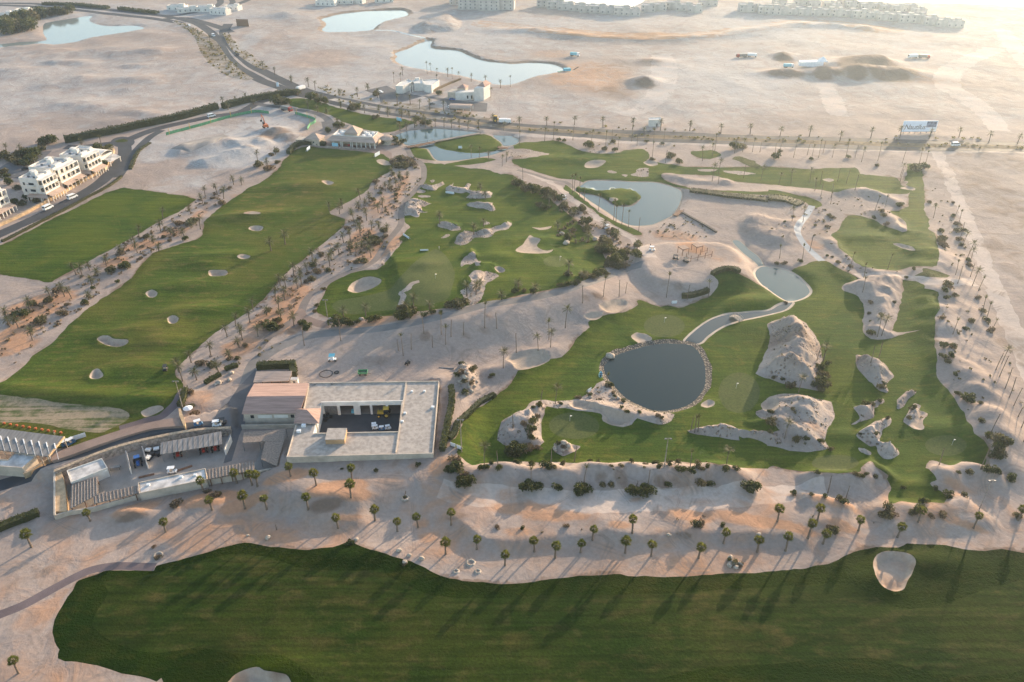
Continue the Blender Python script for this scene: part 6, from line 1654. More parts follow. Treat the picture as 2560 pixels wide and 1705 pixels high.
for lb, s in (('left one of two white partition walls in the sunken yard', "1155,1010 1190,1165"), ('right one of two white partition walls in the sunken yard', "1305,967 1345,1115"), ('slanting white partition wall beside the ramp into the yard', "2118,862 2062,990")):
    o = thing('partition_wall', lb, 'wall')
    l2 = PZ(0, 2, s, 2.5)
    MB().wall(l2, .3, -.2, 2.45).build('wall', 'white_plaster', o)
    MB().wall(l2, .36, 2.45, 2.55).build('coping', 'grey_metal', o)

def shelter(name, lb, quad, zb, zf, mat, posts=5, cat_='shelter', ribs=0):
    """quad: back-left, back-right, front-right, front-left"""
    t = thing(name, lb, cat_)
    a, b, c, d = quad
    MB().slope(z3(d, zf), z3(c, zf), z3(b, zb), z3(a, zb), .14).build('roof', mat, t)
    for (p, q, z) in ((a, b, zb), (d, c, zf)):
        for k in range(posts):
            w = seg(seg(p, q, .01 + .98 * k / max(posts - 1, 1)), np.mean(quad, 0), .03)
            MB().tube((w[0], w[1], -.2), (w[0], w[1], z - .14), .08, .08, 6).build('post', 'grey_metal', t)
    if ribs:
        for k in range(ribs):
            p, q = seg(a, b, (k + .5) / ribs), seg(d, c, (k + .5) / ribs)
            MB().wall([p, q], .1, [zb - .02, zf - .02], [zb + .06, zf + .06]).build('batten', 'tin_roof', t)
    return t
shelter('carport', 'long tin roofed shelter over red tractors in the yard', np.concatenate([PZ(0, 2, "1478,938 2035,832", 3.5), PZ(0, 2, "2042,950 1474,1045", 3.0)]), 3.5, 3.0, 'tin_roof', 6, 'carport', 12)
us = thing('shade_shelter', 'U shaped lattice shade roof right of the yard ramp', 'shelter')
for s in ("-115,842 276,808 256,922 85,924 -122,938", "85,926 256,924 190,1152 45,1088"):
    MB().prism(PZ(1, 2, s, 3.0), 2.85, 3.0).build('roof', 'lattice', us)
for u, v in ((-118, 850), (276, 812), (-122, 934), (30, 928), (85, 930), (47, 1086), (190, 1148), (230, 1000)):
    q = PZ(1, 2, "%d,%d" % (u, v), 3.0)[0]
    MB().tube((q[0], q[1], -.2), (q[0], q[1], 2.85), .09, .09, 6).build('post', 'grey_metal', us)
def pergola(lb, poly, z, nb, posts):
    t = thing('lattice_pergola', lb, 'pergola')
    c = np.asarray(poly)
    MB().prism(c, z - .12, z).build('lattice_roof', 'lattice', t)
    a, b, c2, d = c[0], c[1], c[2], c[3]
    m = MB()
    for k in range(nb):
        p, q = seg(a, b, (k + .5) / nb), seg(d, c2, (k + .5) / nb)
        m.wall([p, q], .14, z, z + .12)
    m.build('slats', 'tin_roof', t)
    for t_ in np.linspace(.03, .97, posts):
        for p, q in ((a, b), (d, c2)):
            w = seg(seg(p, q, t_), c.mean(0), .04)
            MB().box((w[0], w[1], (z - .3) / 2), (.2, .2, z + .1)).build('post', 'wood_brown', t)
    return t
pergola('brown lattice pergola along the lower right side of the sunken yard', np.concatenate([PZ(0, 2, "1905,1183 2340,1104", 2.5), PZ(0, 2, "2340,1188 1910,1274", 2.5)]), 2.5, 14, 5)
pergola('brown lattice pergola between the two flat roofed stores', PZ(0, 2, "858,1418 1258,1332 1266,1402 866,1500", 2.5), 2.5, 12, 4)
pergola('large brown lattice pergola behind the raised planter', PZ(0, 2, "655,1318 898,1248 905,1412 646,1545", 2.6), 2.6, 9, 3)
def flat_store(name, lb, poly, h, mat, door=None, vents=(), wall='cream_plaster'):
    t = thing(name, lb, 'building')
    p = np.asarray(poly)
    MB().prism(p, -.3, h - .35).build('wall', wall, t)
    MB().wall(np.concatenate([p, p[:1]]), .22, h - .35, h).build('parapet', wall, t)
    MB().prism(seg(p.mean(0), p, .96), h - .35, h - .26).build('roof', mat, t)
    for f, g in vents:
        q = seg(seg(p[0], p[1], f), seg(p[3], p[2], f), g)
        MB().box((q[0], q[1], h - .0), (.8, .5, .55)).build('roof_vent', 'white_paint', t)
    return t
st = flat_store('flat_store', 'flat roofed grey store in the upper left of the sunken yard', PZ(0, 2, "618,1192 935,1082 985,1165 652,1300", 3.3), 3.3, 'roof_white', wall='white_plaster')
q = PZ(0, 2, "950,1240", 1.2)[0]
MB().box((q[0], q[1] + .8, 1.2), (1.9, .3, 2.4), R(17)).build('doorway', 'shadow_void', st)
MB().box((q[0], q[1] + .6, 2.5), (1.9, .9, .1), R(17)).build('awning', 'white_paint', st)
flat_store('flat_store', 'long white roofed store along the front wall of the yard', PZ(0, 2, "1272,1304 1888,1174 1900,1270 1280,1400", 2.9), 2.9, 'roof_white', vents=((.14, .4), (.63, .3), (.84, .4)))

# range canopy
rc = thing('range_canopy', 'grey roofed driving range canopy with a row of white fins', 'canopy')
k0, k1, k2, k3 = cat(PZ(0, 2, "-420,752 590,880", 4.4), PZ(0, 2, "445,1062 -420,945", 4.4))
MB().slope(z3(k3, 4.4), z3(k2, 4.4), z3(k1, 4.4), z3(k0, 4.4), .3).build('roof', 'roof_grey', rc)
MB().wall([k1, k2], .35, 4.0, 4.5).build('fascia', 'lit_stone', rc)
for u in (-65, 8, 75, 146, 218, 290, 360, 430, 505):
    a, b = PZ(0, 2, "%g,%g %g,%g" % (u - 6, 872 + (u - 8) * .14, u + 22, 968 + (u - 8) * .16), 4.6)
    MB().wall([a, seg(a, b, .42)], .26, 4.38, 4.6).build('fin', 'white_paint', rc)
    MB().wall([seg(a, b, .42), seg(a, b, 1.4)], .07, 4.38, 4.48).build('seam', 'white_paint', rc)
for t_ in np.linspace(.45, .99, 8):
    for p, q in ((k0, k1), (k3, k2)):
        w = seg(p, q, t_)
        MB().tube((w[0], w[1], -.2), (w[0], w[1], 4.2), .12, .12, 6).build('post', 'cream_plaster', rc)
rb = flat_store('range_lodge', 'white roofed lodge partly under the range canopy', PZ(0, 2, "-300,1075 72,1095 138,1027 330,1055 205,1165 -300,1128", 3.6), 3.6, 'roof_white')
for u, v in ((40, 1150), (90, 1158)):
    q = PZ(0, 2, "%d,%d" % (u, v + 18), 2.2)[0]
    MB().box((q[0], q[1], 2.0), (.7, .5, .7)).build('window', 'window_glass', rb)
tw_ = thing('terrace_wall', 'sun lit curved terrace wall at the end of the range canopy', 'wall')
ln = smooth(PZ(0, 2, "455,1078 400,1108 340,1150 270,1195 212,1218", 1.8), False, 3)
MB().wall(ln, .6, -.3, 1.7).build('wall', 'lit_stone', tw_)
MB().wall(ln, .7, 1.7, 1.82).build('coping', 'tan_stone', tw_)
bw = thing('boundary_wall', 'broad paved top wall curving along the edge of the practice tee', 'wall')
p = cat(smooth(PZ(0, 2, "472,1092 540,1018 900,886 1300,764 1690,692", 3.5), False, 3), smooth(PZ(0, 2, "1702,780 1400,806 1000,922 640,1052 480,1100", 3.5), False, 3))
MB().prism(p, -.3, 3.45).build('paved_top', 'brick', bw)
p = PZ(0, 2, "1640,622 1662,622 1702,742 1704,782 1690,782 1650,690", 3.9)
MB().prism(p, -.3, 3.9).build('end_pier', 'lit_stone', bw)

# villas by the curved road
def villa(lb, o, rz, w, d, H=10.6):
    t = thing('apartment_villa', lb, 'villa', (o[0], o[1], 0), rz)
    bw_ = w - 2.6
    MB().box((bw_ / 2, d / 2, H / 2 - .2), (bw_, d, H)).build('wall', 'white_plaster', t)
    MB().wall([(0.12, .12), (bw_ - .12, .12), (bw_ - .12, d - .12), (.12, d - .12), (.12, .12)], .24, H - .21, H + .7).build('parapet', 'white_plaster', t)
    MB().box((bw_ / 2, d / 2, H - .15), (bw_ - .5, d - .5, .1)).build('roof', 'roof_white', t)
    for (x, y, a, b, c) in ((bw_ * .45, d * .55, 2.4, 2.0, 2.0), (bw_ * .9, d * .35, 1.6, 4.5, 1.5), (bw_ * .15, d * .8, 2.4, 2.2, 1.5), (bw_ * .9, d * .85, 1.8, 2.6, 1.7)):
        MB().box((x, y, H + c / 2 - .1), (a, b, c)).build('roof_turret', 'white_plaster', t)
    for x, y in ((bw_ * .3, d * .3), (bw_ * .6, d * .75), (bw_ * .65, d * .25)):
        MB().box((x, y, H + .3), (1.0, .7, .8)).build('roof_unit', 'grey_metal', t)
    for k, z in enumerate((3.5, 6.9, H - .25)):
        MB().box((bw_ + 1.3, d / 2, z), (2.58, d - .4, .25)).build('balcony_slab', 'white_plaster', t)
        if k < 2:
            MB().wall([(bw_ + .05, .3), (w - .15, .3), (w - .15, d - .3), (bw_ + .05, d - .3)], .16, z + .12, z + 1.05).build('balcony_rail', 'white_plaster', t)
    for y in np.linspace(.35, d - .35, 5):
        MB().box((w - .25, y, H / 2 - .2), (.42, .42, H - .1)).build('pillar', 'white_plaster', t)
    for z in (1.4, 5.0, 8.4):
        for y in np.linspace(d * .14, d * .86, 4):
            f = MB().box((bw_ + .03, y, z), (.1, 1.9, 2.1)).build('window', 'window_glass', t)
    for z in (5.0, 8.3):
        for x, ww in ((bw_ * .22, 1.0), (bw_ * .62, 2.8)):
            f = MB().box((x, -.02, z), (ww + .3, .12, 1.7)).build('window', 'white_plaster', t)
            MB().box((x, -.06, z), (ww, .12, 1.4)).build('pane', 'window_glass', f)
        MB().box((bw_ * .62, -.5, z - 1.0), (3.4, 1.0, .15)).build('balcony_slab', 'white_plaster', t)
        MB().wall([(bw_ * .62 - 1.7, -.02), (bw_ * .62 - 1.7, -.95), (bw_ * .62 + 1.7, -.95), (bw_ * .62 + 1.7, -.02)], .12, z - .9, z - .1).build('balcony_rail', 'white_plaster', t)
    MB().slope((w + 2.9, .4, 2.7), (w + 2.9, d - .4, 2.7), (w - .1, d - .4, 3.7), (w - .1, .4, 3.7), .15).slope((bw_ * .35, -2.6, 2.7), (w + 2.7, -2.6, 2.7), (w - .1, .0, 3.7), (bw_ * .35, 0, 3.7), .15).build('veranda_roof', 'roof_tile_tan', t)
    for y in np.linspace(.6, d - .6, 6):
        MB().box((w + 2.6, y, 1.2), (.32, .32, 2.9)).build('veranda_pillar', 'white_plaster', t)
    for x in np.linspace(bw_ * .38, w + 2.2, 4):
        MB().box((x, -2.3, 1.2), (.32, .32, 2.9)).build('veranda_pillar', 'white_plaster', t)
    MB().box((bw_ * .2, -.03, 1.1), (1.1, .1, 2.3)).build('door', 'wood_brown', t)
    return t
villa('white villa with roof turrets nearest the white vans', (-236.5, 363.5), R(-11), 12.5, 10.5)
villa('largest white villa, in the middle of the group', (-239.5, 378.5), R(-12), 16.5, 15)
villa('white villa behind the middle one, beside the garden trees', (-232.5, 396), R(-10), 15, 11)
villa('white villa cut by the left edge of the photo', (-252, 342), R(-11), 14, 12)
bv = thing('barrel_roof_house', 'rear white house with a curved barrel roof', 'building', (-238.5, 414.5, 0), R(-14))
m = MB()
N = 10
for k in range(N):
    a0, a1 = math.pi * k / N, math.pi * (k + 1) / N
    y0, y1 = 5 - 5 * math.cos(a0), 5 - 5 * math.cos(a1)
    zA, zB = 4.6 + 2.2 * math.sin(a0), 4.6 + 2.2 * math.sin(a1)
    m.slope((8, y0, zA), (20, y0, zA), (20, y1, zB), (8, y1, zB), .3)
m.build('barrel_roof', 'white_plaster', bv)
MB().box((14, 5, 2.2), (11.6, 9.6, 5)).build('wall', 'white_plaster', bv)
MB().box((4, 5, 2.9), (7.9, 9, 6.4)).build('wing_wall', 'white_plaster', bv)
MB().wall([(.2, .7), (7.8, .7), (7.8, 9.3), (.2, 9.3), (.2, .7)], .3, 6.1, 6.8).build('parapet', 'white_plaster', bv)
MB().slope((20, .5, 2.8), (25, .5, 2.6), (25, 9.5, 2.6), (20, 9.5, 4.0), .2).build('porch_roof', 'roof_white', bv)
for y in (1, 9):
    MB().box((24.5, y, 1.2), (.4, .4, 2.9)).build('porch_pillar', 'white_plaster', bv)
for x in (9.5, 12, 14.5, 17):
    MB().box((x, .18, 2.0), (1.2, .12, 2.6)).build('window', 'window_glass', bv)
# boundary wall with its lit top by the road
vw = thing('garden_wall', 'sand coloured garden wall between the villas and the road', 'wall')
ln = smooth(place(T(0, 1, "-120,575 0,512 200,420 400,312 560,225 720,130 860,50 950,-20"), height), False, 3)
zz = height(ln)
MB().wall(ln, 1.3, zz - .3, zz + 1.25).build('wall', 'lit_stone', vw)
ln = smooth(place(T(0, 0, "965,1575 1000,1490 1040,1430 1045,1385"), height), False, 3)
zz = height(ln)
MB().wall(ln, 1.0, zz - .3, zz + 1.4).build('wall', 'lit_stone', vw)

# clubhouse
ch = thing('clubhouse', 'clubhouse with tan tiled roofs, a hip roofed lantern and white columns', 'building', (-104.3, 443.2, 0), R(-9.5))
MB().box((13.6, 8.5, 1.9), (26.4, 11, 4.4)).build('wall', 'cream_plaster', ch)
MB().box((13.6, 3.2, 1.9), (25.6, .3, 4.0)).build('glazed_front', 'window_glass', ch)
MB().slope((-1, -1.2, 3.3), (28.2, -1.2, 3.3), (25.4, 2.9, 5.0), (1.6, 2.9, 5.0), .2).slope((28.2, -1.2, 3.302), (28.2, 14.6, 3.302), (25.4, 13, 5.002), (25.4, 2.9, 5.002), .2).slope((-1, 14.6, 3.304), (-1, -1.2, 3.304), (1.6, 2.9, 5.004), (1.6, 13, 5.004), .2).build('tiled_skirt', 'roof_tile_tan', ch)
MB().box((13.5, 8, 4.2), (23.8, 10.2, .3)).build('flat_roof', 'roof_white', ch)
MB().wall([(1.7, 3.0), (25.3, 3.0), (25.3, 12.9), (1.7, 12.9), (1.7, 3.0)], .3, 4.0, 5.4).build('parapet', 'white_plaster', ch)
MB().box((12.2, 8.3, 5.2), (7.4, 8.4, 2.2)).build('lantern_wall', 'cream_plaster', ch)
MB().hip([(8.2, 3.9), (16.2, 3.9), (16.2, 12.7), (8.2, 12.7)], 6.3, 9.6, over=.4).build('lantern_roof', 'roof_tile_tan', ch)
for k, (x, y) in enumerate(((3.5, 6), (4.5, 10), (6.5, 9), (19, 6), (20.5, 9.5), (22.5, 6.5), (23, 11), (18.5, 11))):
    MB().box((x, y, 4.9), (1.5, 1.1, 1.2)).build('roof_unit', 'white_paint', ch)
for x in (3.2, 7.4, 8.3, 13.2, 14.2, 16.7, 19.4, 22, 24.6, 27.4):
    MB().box((x, -.8, 1.4), (.42, .42, 3.7)).build('column', 'white_plaster', ch)
MB().wall([(-1, -3.2), (18, -3.4), (24, -3.0)], .3, -.4, .8).build('terrace_rail', 'grey_stone', ch)
for x, m_ in ((9.5, 'wood_brown'), (11.5, 'red_paint'), (18.2, 'grey_metal')):
    MB().box((x, 1.2, .5), (1.6, 1.0, .9)).build('bar_counter', m_, ch)
sc_ = MB().box((0, 0, 1.3), (3.6, .15, 2.3)).build('screen_face', 'cyan_banner', None)
t = thing('display_screen', 'pale blue display screen on the clubhouse terrace', 'screen', (-100.3, 440.2, 0), R(-9.5))
sc_.parent = t
for x in (-1.6, 1.6):
    MB().box((x, .12, 1.1), (.12, .1, 2.4)).build('leg', 'dark_metal', t)
gh = thing('gatehouse', 'small hip roofed gatehouse left of the clubhouse', 'building', (-113, 447, 0), R(-12))
MB().box((0, 0, 1.5), (8.4, 7.2, 3.8)).build('wall', 'cream_plaster', gh)
MB().hip([(-4.4, -3.8), (4.4, -3.8), (4.4, 3.8), (-4.4, 3.8)], 3.5, 6.0, over=.6).build('tiled_roof', 'roof_tile_tan', gh)
for x in (-2.6, 0.6):
    MB().box((x, -3.62, 1.8), (.9, .1, .9)).build('window', 'window_glass', gh)
MB().box((-7.5, -.4, 1.1), (6, 5.5, 2.8)).build('annex_wall', 'cream_plaster', gh)
ki = thing('round_kiosk', 'round tiled kiosk between the clubhouse and the pond', 'kiosk', (-71.5, 447, 0))
MB().tube((0, 0, -.3), (0, 0, 3.0), 3.6, 3.6, 12).build('wall', 'cream_plaster', ki)
MB().tube((0, 0, 3.0), (0, 0, 4.3), 4.6, 2.4, 12).tube((0, 0, 4.3), (0, 0, 4.6), 2.4, .4, 12).build('tiled_roof', 'roof_tile_tan', ki)
MB().box((5.2, -2, 1.2), (5, 3.4, .3), R(-15)).build('deck_roof', 'roof_tile_tan', ki)
for x, y in ((3.4, -3), (7.2, -3.6), (7.4, -.8)):
    MB().box((x, y, .4), (.25, .25, 1.6)).build('deck_post', 'wood_brown', ki)

# the two lake villas and their carport
lv = thing('lake_villa', 'low white flat roofed villa with two splayed wings by the pale lake', 'villa')
def zm(x0, y0, k, s, z):
    return unproject((D(s) / k + np.array([x0, y0])) * (2354 / 2560), z)
ZV = lambda s, z: zm(960, 170, 7.84, s, z)
for s in ("225,352 365,358 560,262 480,222 330,272", "560,252 640,210 745,215 790,300 600,300", "790,322 930,342 1082,236 1010,214 745,240"):
    p = ZV(s, 5.2)
    MB().prism(p, -.3, 4.8).build('wall', 'white_plaster', lv)
    MB().wall(np.concatenate([p, p[:1]]), .4, 4.8, 5.3).build('parapet', 'white_plaster', lv)
for s in ("400,395", "440,380", "485,360", "540,330", "740,350", "850,400", "290,400"):
    q = ZV(s, 2.5)[0]
    MB().box((q[0], q[1], 2.0), (1.1, 1.1, 2.4)).build('window', 'window_glass', lv)
for s in ("510,330", "560,310", "600,290"):
    q = ZV(s, 5.2)[0]
    MB().box((q[0], q[1] - 1.2, 2.2), (.7, .7, 5)).build('column', 'white_plaster', lv)
q = ZV("650,200", 6)[0]
MB().box((q[0], q[1], 5.6), (3, 2, 1.6)).build('roof_turret', 'white_plaster', lv)
l2 = thing('lake_villa', 'two storey cream villa with red hip roofed towers by the pale lake', 'villa')
p = ZV("1245,470 1392,480 1500,415 1330,405", 4.6)
MB().prism(p, -.3, 4.5).build('wall', 'cream_plaster', l2)
p = ZV("1395,482 1790,470 1800,425 1520,425", 5.0)
MB().prism(p, -.3, 4.95).build('wall', 'white_plaster', l2)
p = ZV("1765,392 1952,382 2080,300 1905,298", 8.6)
MB().prism(p, -.3, 8.4).build('tower_wall', 'white_plaster', l2)
MB().hip(ZV("1850,345 1975,362 2085,295 1960,285", 8.6), 8.5, 11.0, over=.8).build('tower_roof', 'roof_tile', l2)
p = ZV("1440,390 1590,392 1650,350 1510,345", 6.4)
MB().prism(p, 4.4, 6.3).build('upper_wall', 'cream_plaster', l2)
MB().hip(p, 6.35, 8.4, over=.6).build('upper_roof', 'roof_tile', l2)
for s in ("1430,550", "1480,560", "1560,560", "1640,565", "1720,570", "1840,570", "1850,480", "1930,560", "1300,520"):
    q = ZV(s, 1.8)[0]
    MB().box((q[0], q[1] - .1, 1.8), (1.0, 1.2, 2.0)).build('window', 'window_glass', l2)
for s in ("1450,600", "1520,605", "1600,610", "1690,612", "1770,612"):
    q = ZV(s, 0)[0]
    MB().box((q[0], q[1], 2.0), (.6, .6, 4.4)).build('column', 'white_plaster', l2)
cp = thing('barrel_carport', 'white barrel roofed carport before the cream villa', 'carport', (-40.5, 508, 0), R(-9))
m = MB()
for k in range(8):
    a0, a1 = math.pi * (.08 + .84 * k / 8), math.pi * (.08 + .84 * (k + 1) / 8)
    m.slope((0, 4.5 - 4.8 * math.cos(a0), 2.0 + 1.9 * math.sin(a0)), (14.4, 4.5 - 4.8 * math.cos(a0), 2.0 + 1.9 * math.sin(a0)), (14.4, 4.5 - 4.8 * math.cos(a1), 2.0 + 1.9 * math.sin(a1)), (0, 4.5 - 4.8 * math.cos(a1), 2.0 + 1.9 * math.sin(a1)), .1)
m.build('barrel_roof', 'roof_tile_tan', cp)
for x in (.3, 4.9, 9.5, 14.1):
    for y in (.2, 8.8):
        MB().tube((x, y, -.2), (x, y, 2.5), .12, .12, 6).build('post', 'white_paint', cp)
lw = thing('garden_hedge_wall', 'low brown garden wall running up between the two lake villas', 'wall')
ln = place(zm(960, 170, 7.84, "960,470 1100,400 1300,310 1500,230", 0) * 0 + (D("960,470 1100,400 1300,310 1500,230") / 7.84 + [960, 170]) * (2354 / 2560), height)
MB().wall(ln, 1.2, -.3, 1.4).build('wall', 'dry_leaf', lw)

# cabin, billboard
kb = thing('white_cabin', 'small white flat roofed cabin on the far side of the dual road', 'cabin')
p = cat(PZ(2, 0, "1258,1085 1368,1082", 4.2), PZ(2, 0, "1374,1102 1262,1106", 4.2))
MB().prism(p, -.3, 4.0).build('wall', 'white_plaster', kb)
MB().wall(np.concatenate([p, p[:1]]), .3, 4.0, 4.4).build('parapet', 'white_plaster', kb)
q = seg(p[2], p[3], .5)
MB().box((q[0] + 1.2, q[1] - .03, 1.0), (1.1, .12, 2.2)).build('door', 'grey_metal', kb)
MB().box((q[0] - 1.6, q[1] - .03, 1.8), (1.4, .12, 1.0)).build('window', 'window_glass', kb)
b0, b1 = ground_pts(T(3, 0, "1222,1228 1536,1222"))
wdt = math.hypot(b1[0] - b0[0], b1[1] - b0[1])
rz = math.atan2(b1[1] - b0[1], b1[0] - b0[0])
bb = thing('billboard', 'wide pale blue roadside billboard with dark lettering and a small picture', 'billboard', ((b0[0] + b1[0]) / 2, (b0[1] + b1[1]) / 2, (b0[2] + b1[2]) / 2), rz)
bh = 6.4
MB().box((0, 0, 1.0 + bh / 2), (wdt, .4, bh)).build('board_face', 'billboard_face', bb)
MB().box((wdt * .33, -.22, 1.0 + bh * .67), (wdt * .29, .06, bh * .55)).build('picture', 'billboard_photo', bb)
for k in range(6):
    MB().box((-wdt / 2 + wdt * (k + .5) / 6, .3, .5), (.3, .3, 3.2)).build('post', 'grey_metal', bb)
MB().box((0, .02, .93), (wdt + .3, .5, .2)).build('lower_rail', 'grey_metal', bb)
fc = bpy.data.curves.new('lettering', 'FONT')
fc.body = 'Nautilus'
fc.size = 4.2
fc.shear = .25
fc.space_character = .92
fc.extrude = .03
fc.materials.append(MAT['lettering'])
f0_ = bpy.data.objects.new('letter_curve', fc)
COL.objects.link(f0_)
bpy.context.view_layer.update()
fm = bpy.data.meshes.new_from_object(f0_.evaluated_get(bpy.context.evaluated_depsgraph_get()))
bpy.data.objects.remove(f0_)
fo = bpy.data.objects.new('lettering', fm)
COL.objects.link(fo)
fo.parent = bb
fo.location = (-wdt * .46, -.24, 1.0 + bh * .22)
fo.rotation_euler = (R(90), 0, 0)

# far settlements
def far_house(lb, p, rz, w, d, h, wings=1, group=None, mat='far_wall'):
    t = thing('far_villa', lb, 'house', p, rz, group)
    MB().box((0, 0, h / 2 - .3), (w, d, h)).build('wall', mat, t)
    MB().wall([(-w / 2 + .2, -d / 2 + .2), (w / 2 - .2, -d / 2 + .2), (w / 2 - .2, d / 2 - .2), (-w / 2 + .2, d / 2 - .2), (-w / 2 + .2, -d / 2 + .2)], .35, h - .31, h + .5).build('parapet', mat, t)
    MB().box((0, 0, h - .26), (w - .8, d - .8, .12)).build('roof', 'roof_white', t)
    MB().box((w * .25, d * .1, h + .8), (w * .3, d * .35, 2.2)).build('roof_turret', mat, t)
    for fz in np.arange(2.0, h - .8, 3.1):
        for x in np.linspace(-w * .36, w * .36, max(2, int(w / 5))):
            MB().box((x, -d / 2 - .01, fz), (1.2, .12, 1.5)).build('window', 'grey_metal', t)  # panes paled to grey, distant haze painted into them
    return t
pts = ground_pts(T(3, 0, "30,130 130,128 235,132 335,135 440,140 540,143 630,148 735,150 835,160 945,165 1050,180 1155,185 1265,200 1370,205 1480,225 1600,235 1700,245"))
for i, p in enumerate(pts):
    far_house('flat roofed villa in the far right row below the sea, %s from the left' % nth(i), p, R(-4 + rng.uniform(-3, 3)), rng.uniform(12, 16), 10, rng.uniform(5, 7), group='villas in the far right row')
pts = ground_pts(T(3, 0, "40,95 200,98 420,55 560,60 620,85 760,70 900,80 1000,75 1080,90 1190,105 1300,95 1380,135 100,50 300,40 700,40"))
for i, p in enumerate(pts):
    far_house('flat roofed villa nearer the sea behind the far row, %s from the left' % nth(i), p, R(rng.uniform(-10, 10)), rng.uniform(9, 15), 9, rng.uniform(4, 6), group='villas nearer the sea')
pts = ground_pts(T(2, 0, "300,62 400,75 500,85 600,95 700,105 790,115 880,120 1010,135 1100,138 1250,105 1350,95 1480,85 1580,95 1680,105 2150,105 2220,100 2330,125 1800,50"))
for i, p in enumerate(pts):
    far_house('grey terrace house below the glaring lake at the top, %s from the left' % nth(i), p, R(-6 + rng.uniform(-6, 6)), rng.uniform(13, 18), 11, rng.uniform(5, 7), group='terrace houses below the top lake')
pts = ground_pts(T(1, 0, "1960,78 2150,88 2270,82 1860,35"))
for i, p in enumerate(pts):
    far_house(['pale apartment block at the top edge, the left large one', 'tallest pale apartment block at the top edge with many windows', 'pale apartment block at the top edge, the right one', 'low pale block at the far left of the apartments'][i], p, R(-5), [20, 22, 24, 16][i], 16, [12, 15, 12, 9][i], group='apartment blocks at the top edge')
pts = ground_pts(T(1, 0, "650,50 750,35 850,32 940,30 1180,20 680,25")) + ground_pts(T(0, 0, "60,170 160,150 230,125 1640,95 1730,110 1900,105 2030,130 2150,90"))
for i, p in enumerate(pts):
    far_house('low pale shed or house scattered near the top left, %s from the left' % nth(sorted(range(len(pts)), key=lambda k: pts[k][0] / pts[k][1]).index(i)), p, R(rng.uniform(-25, 25)), rng.uniform(12, 22), 8, rng.uniform(3.5, 5), group='scattered far sheds', mat='white_plaster')
# ---------------------------------------------------------------- vehicles
def wheels(t, xs, w, r, width=.22):
    for x in xs:
        for s in (-1, 1):
            o = MB().tube((x, s * w / 2 - width / 2, r), (x, s * w / 2 + width / 2, r), r, r, 12).build('wheel', 'tyre_rubber', t)
            MB().tube((x, s * (w / 2 + width / 2 + .005) - .01, r), (x, s * (w / 2 + width / 2 + .005) + .01, r), r * .55, r * .55, 10).build('rim', 'grey_metal', o)
def profile(pts, w, taper=.92):
    """side profile (x, z) extruded to width w; upper points slightly narrower"""
    zm_ = max(z for _, z in pts)
    V = []
    for s in (-1, 1):
        for x, z in pts:
            V.append((x, s * w / 2 * (1 if z < zm_ * .55 else taper), z))
    n = len(pts)
    return V, [tuple(range(n))[::-1], tuple(range(n, 2 * n))] + [(i, (i + 1) % n, n + (i + 1) % n, n + i) for i in range(n)]
def make_van():
    t = thing('parked_van', 'x', 'van', (0, 0, -500))
    MB().add(*profile([(-2.5, .35), (2.35, .35), (2.5, .8), (2.1, 1.15), (1.35, 2.05), (1.1, 2.25), (-2.3, 2.3), (-2.5, 2.1)], 1.9)).build('body', 'white_paint', t)
    MB().add(*profile([(-2.3, 1.35), (1.75, 1.35), (1.3, 1.95), (-2.3, 1.95)], 1.9, .985)).build('side_window', 'window_glass', t)
    MB().slope((1.98, -.8, 1.32), (1.98, .8, 1.32), (1.4, .75, 2.02), (1.4, -.75, 2.02), .03).build('windscreen', 'window_glass', t)
    MB().slope((-2.52, .75, 1.3), (-2.52, -.75, 1.3), (-2.5, -.75, 2.0), (-2.5, .75, 2.0), .03).build('rear_window', 'window_glass', t)
    for s in (-1, 1):
        MB().box((2.43, s * .68, .78), (.1, .3, .2)).build('headlight', 'white_banner', t)
    wheels(t, (-1.6, 1.55), 1.75, .34)
    return note(t)
def make_car(mat):
    t = thing('parked_car', 'x', 'car', (0, 0, -500))
    MB().add(*profile([(-2.1, .3), (2.1, .3), (2.15, .7), (1.1, .9), (.5, 1.42), (-1.3, 1.45), (-1.9, .95), (-2.15, .85)], 1.75, .85)).build('body', mat, t)
    MB().add(*profile([(-1.75, .93), (.98, .93), (.48, 1.36), (-1.28, 1.38)], 1.78, .87)).build('side_window', 'window_glass', t)
    wheels(t, (-1.3, 1.3), 1.6, .31)
    return note(t)
def make_cart(body, roof):
    t = thing('golf_cart', 'x', 'golf cart', (0, 0, -500))
    MB().add(*profile([(-1.25, .28), (1.2, .28), (1.3, .55), (1.0, .85), (.55, .6), (-.2, .55), (-.3, .85), (-1.25, .8)], 1.2)).build('body', body, t)
    MB().box((-.1, 0, .82), (.55, 1.05, .14)).box((-.42, 0, 1.1), (.12, 1.05, .5)).build('seat', 'cream_plaster', t)
    MB().box((-.15, 0, 1.86), (1.9, 1.25, .09)).build('canopy', roof, t)
    for x, x2 in ((-.95, -1.0), (.8, .62)):
        for s in (-1, 1):
            MB().tube((x, s * .55, .7), (x2, s * .55, 1.84), .03, .03, 5).build('canopy_post', 'dark_metal', t)
    wheels(t, (-.8, .85), 1.05, .24, .16)
    return note(t)
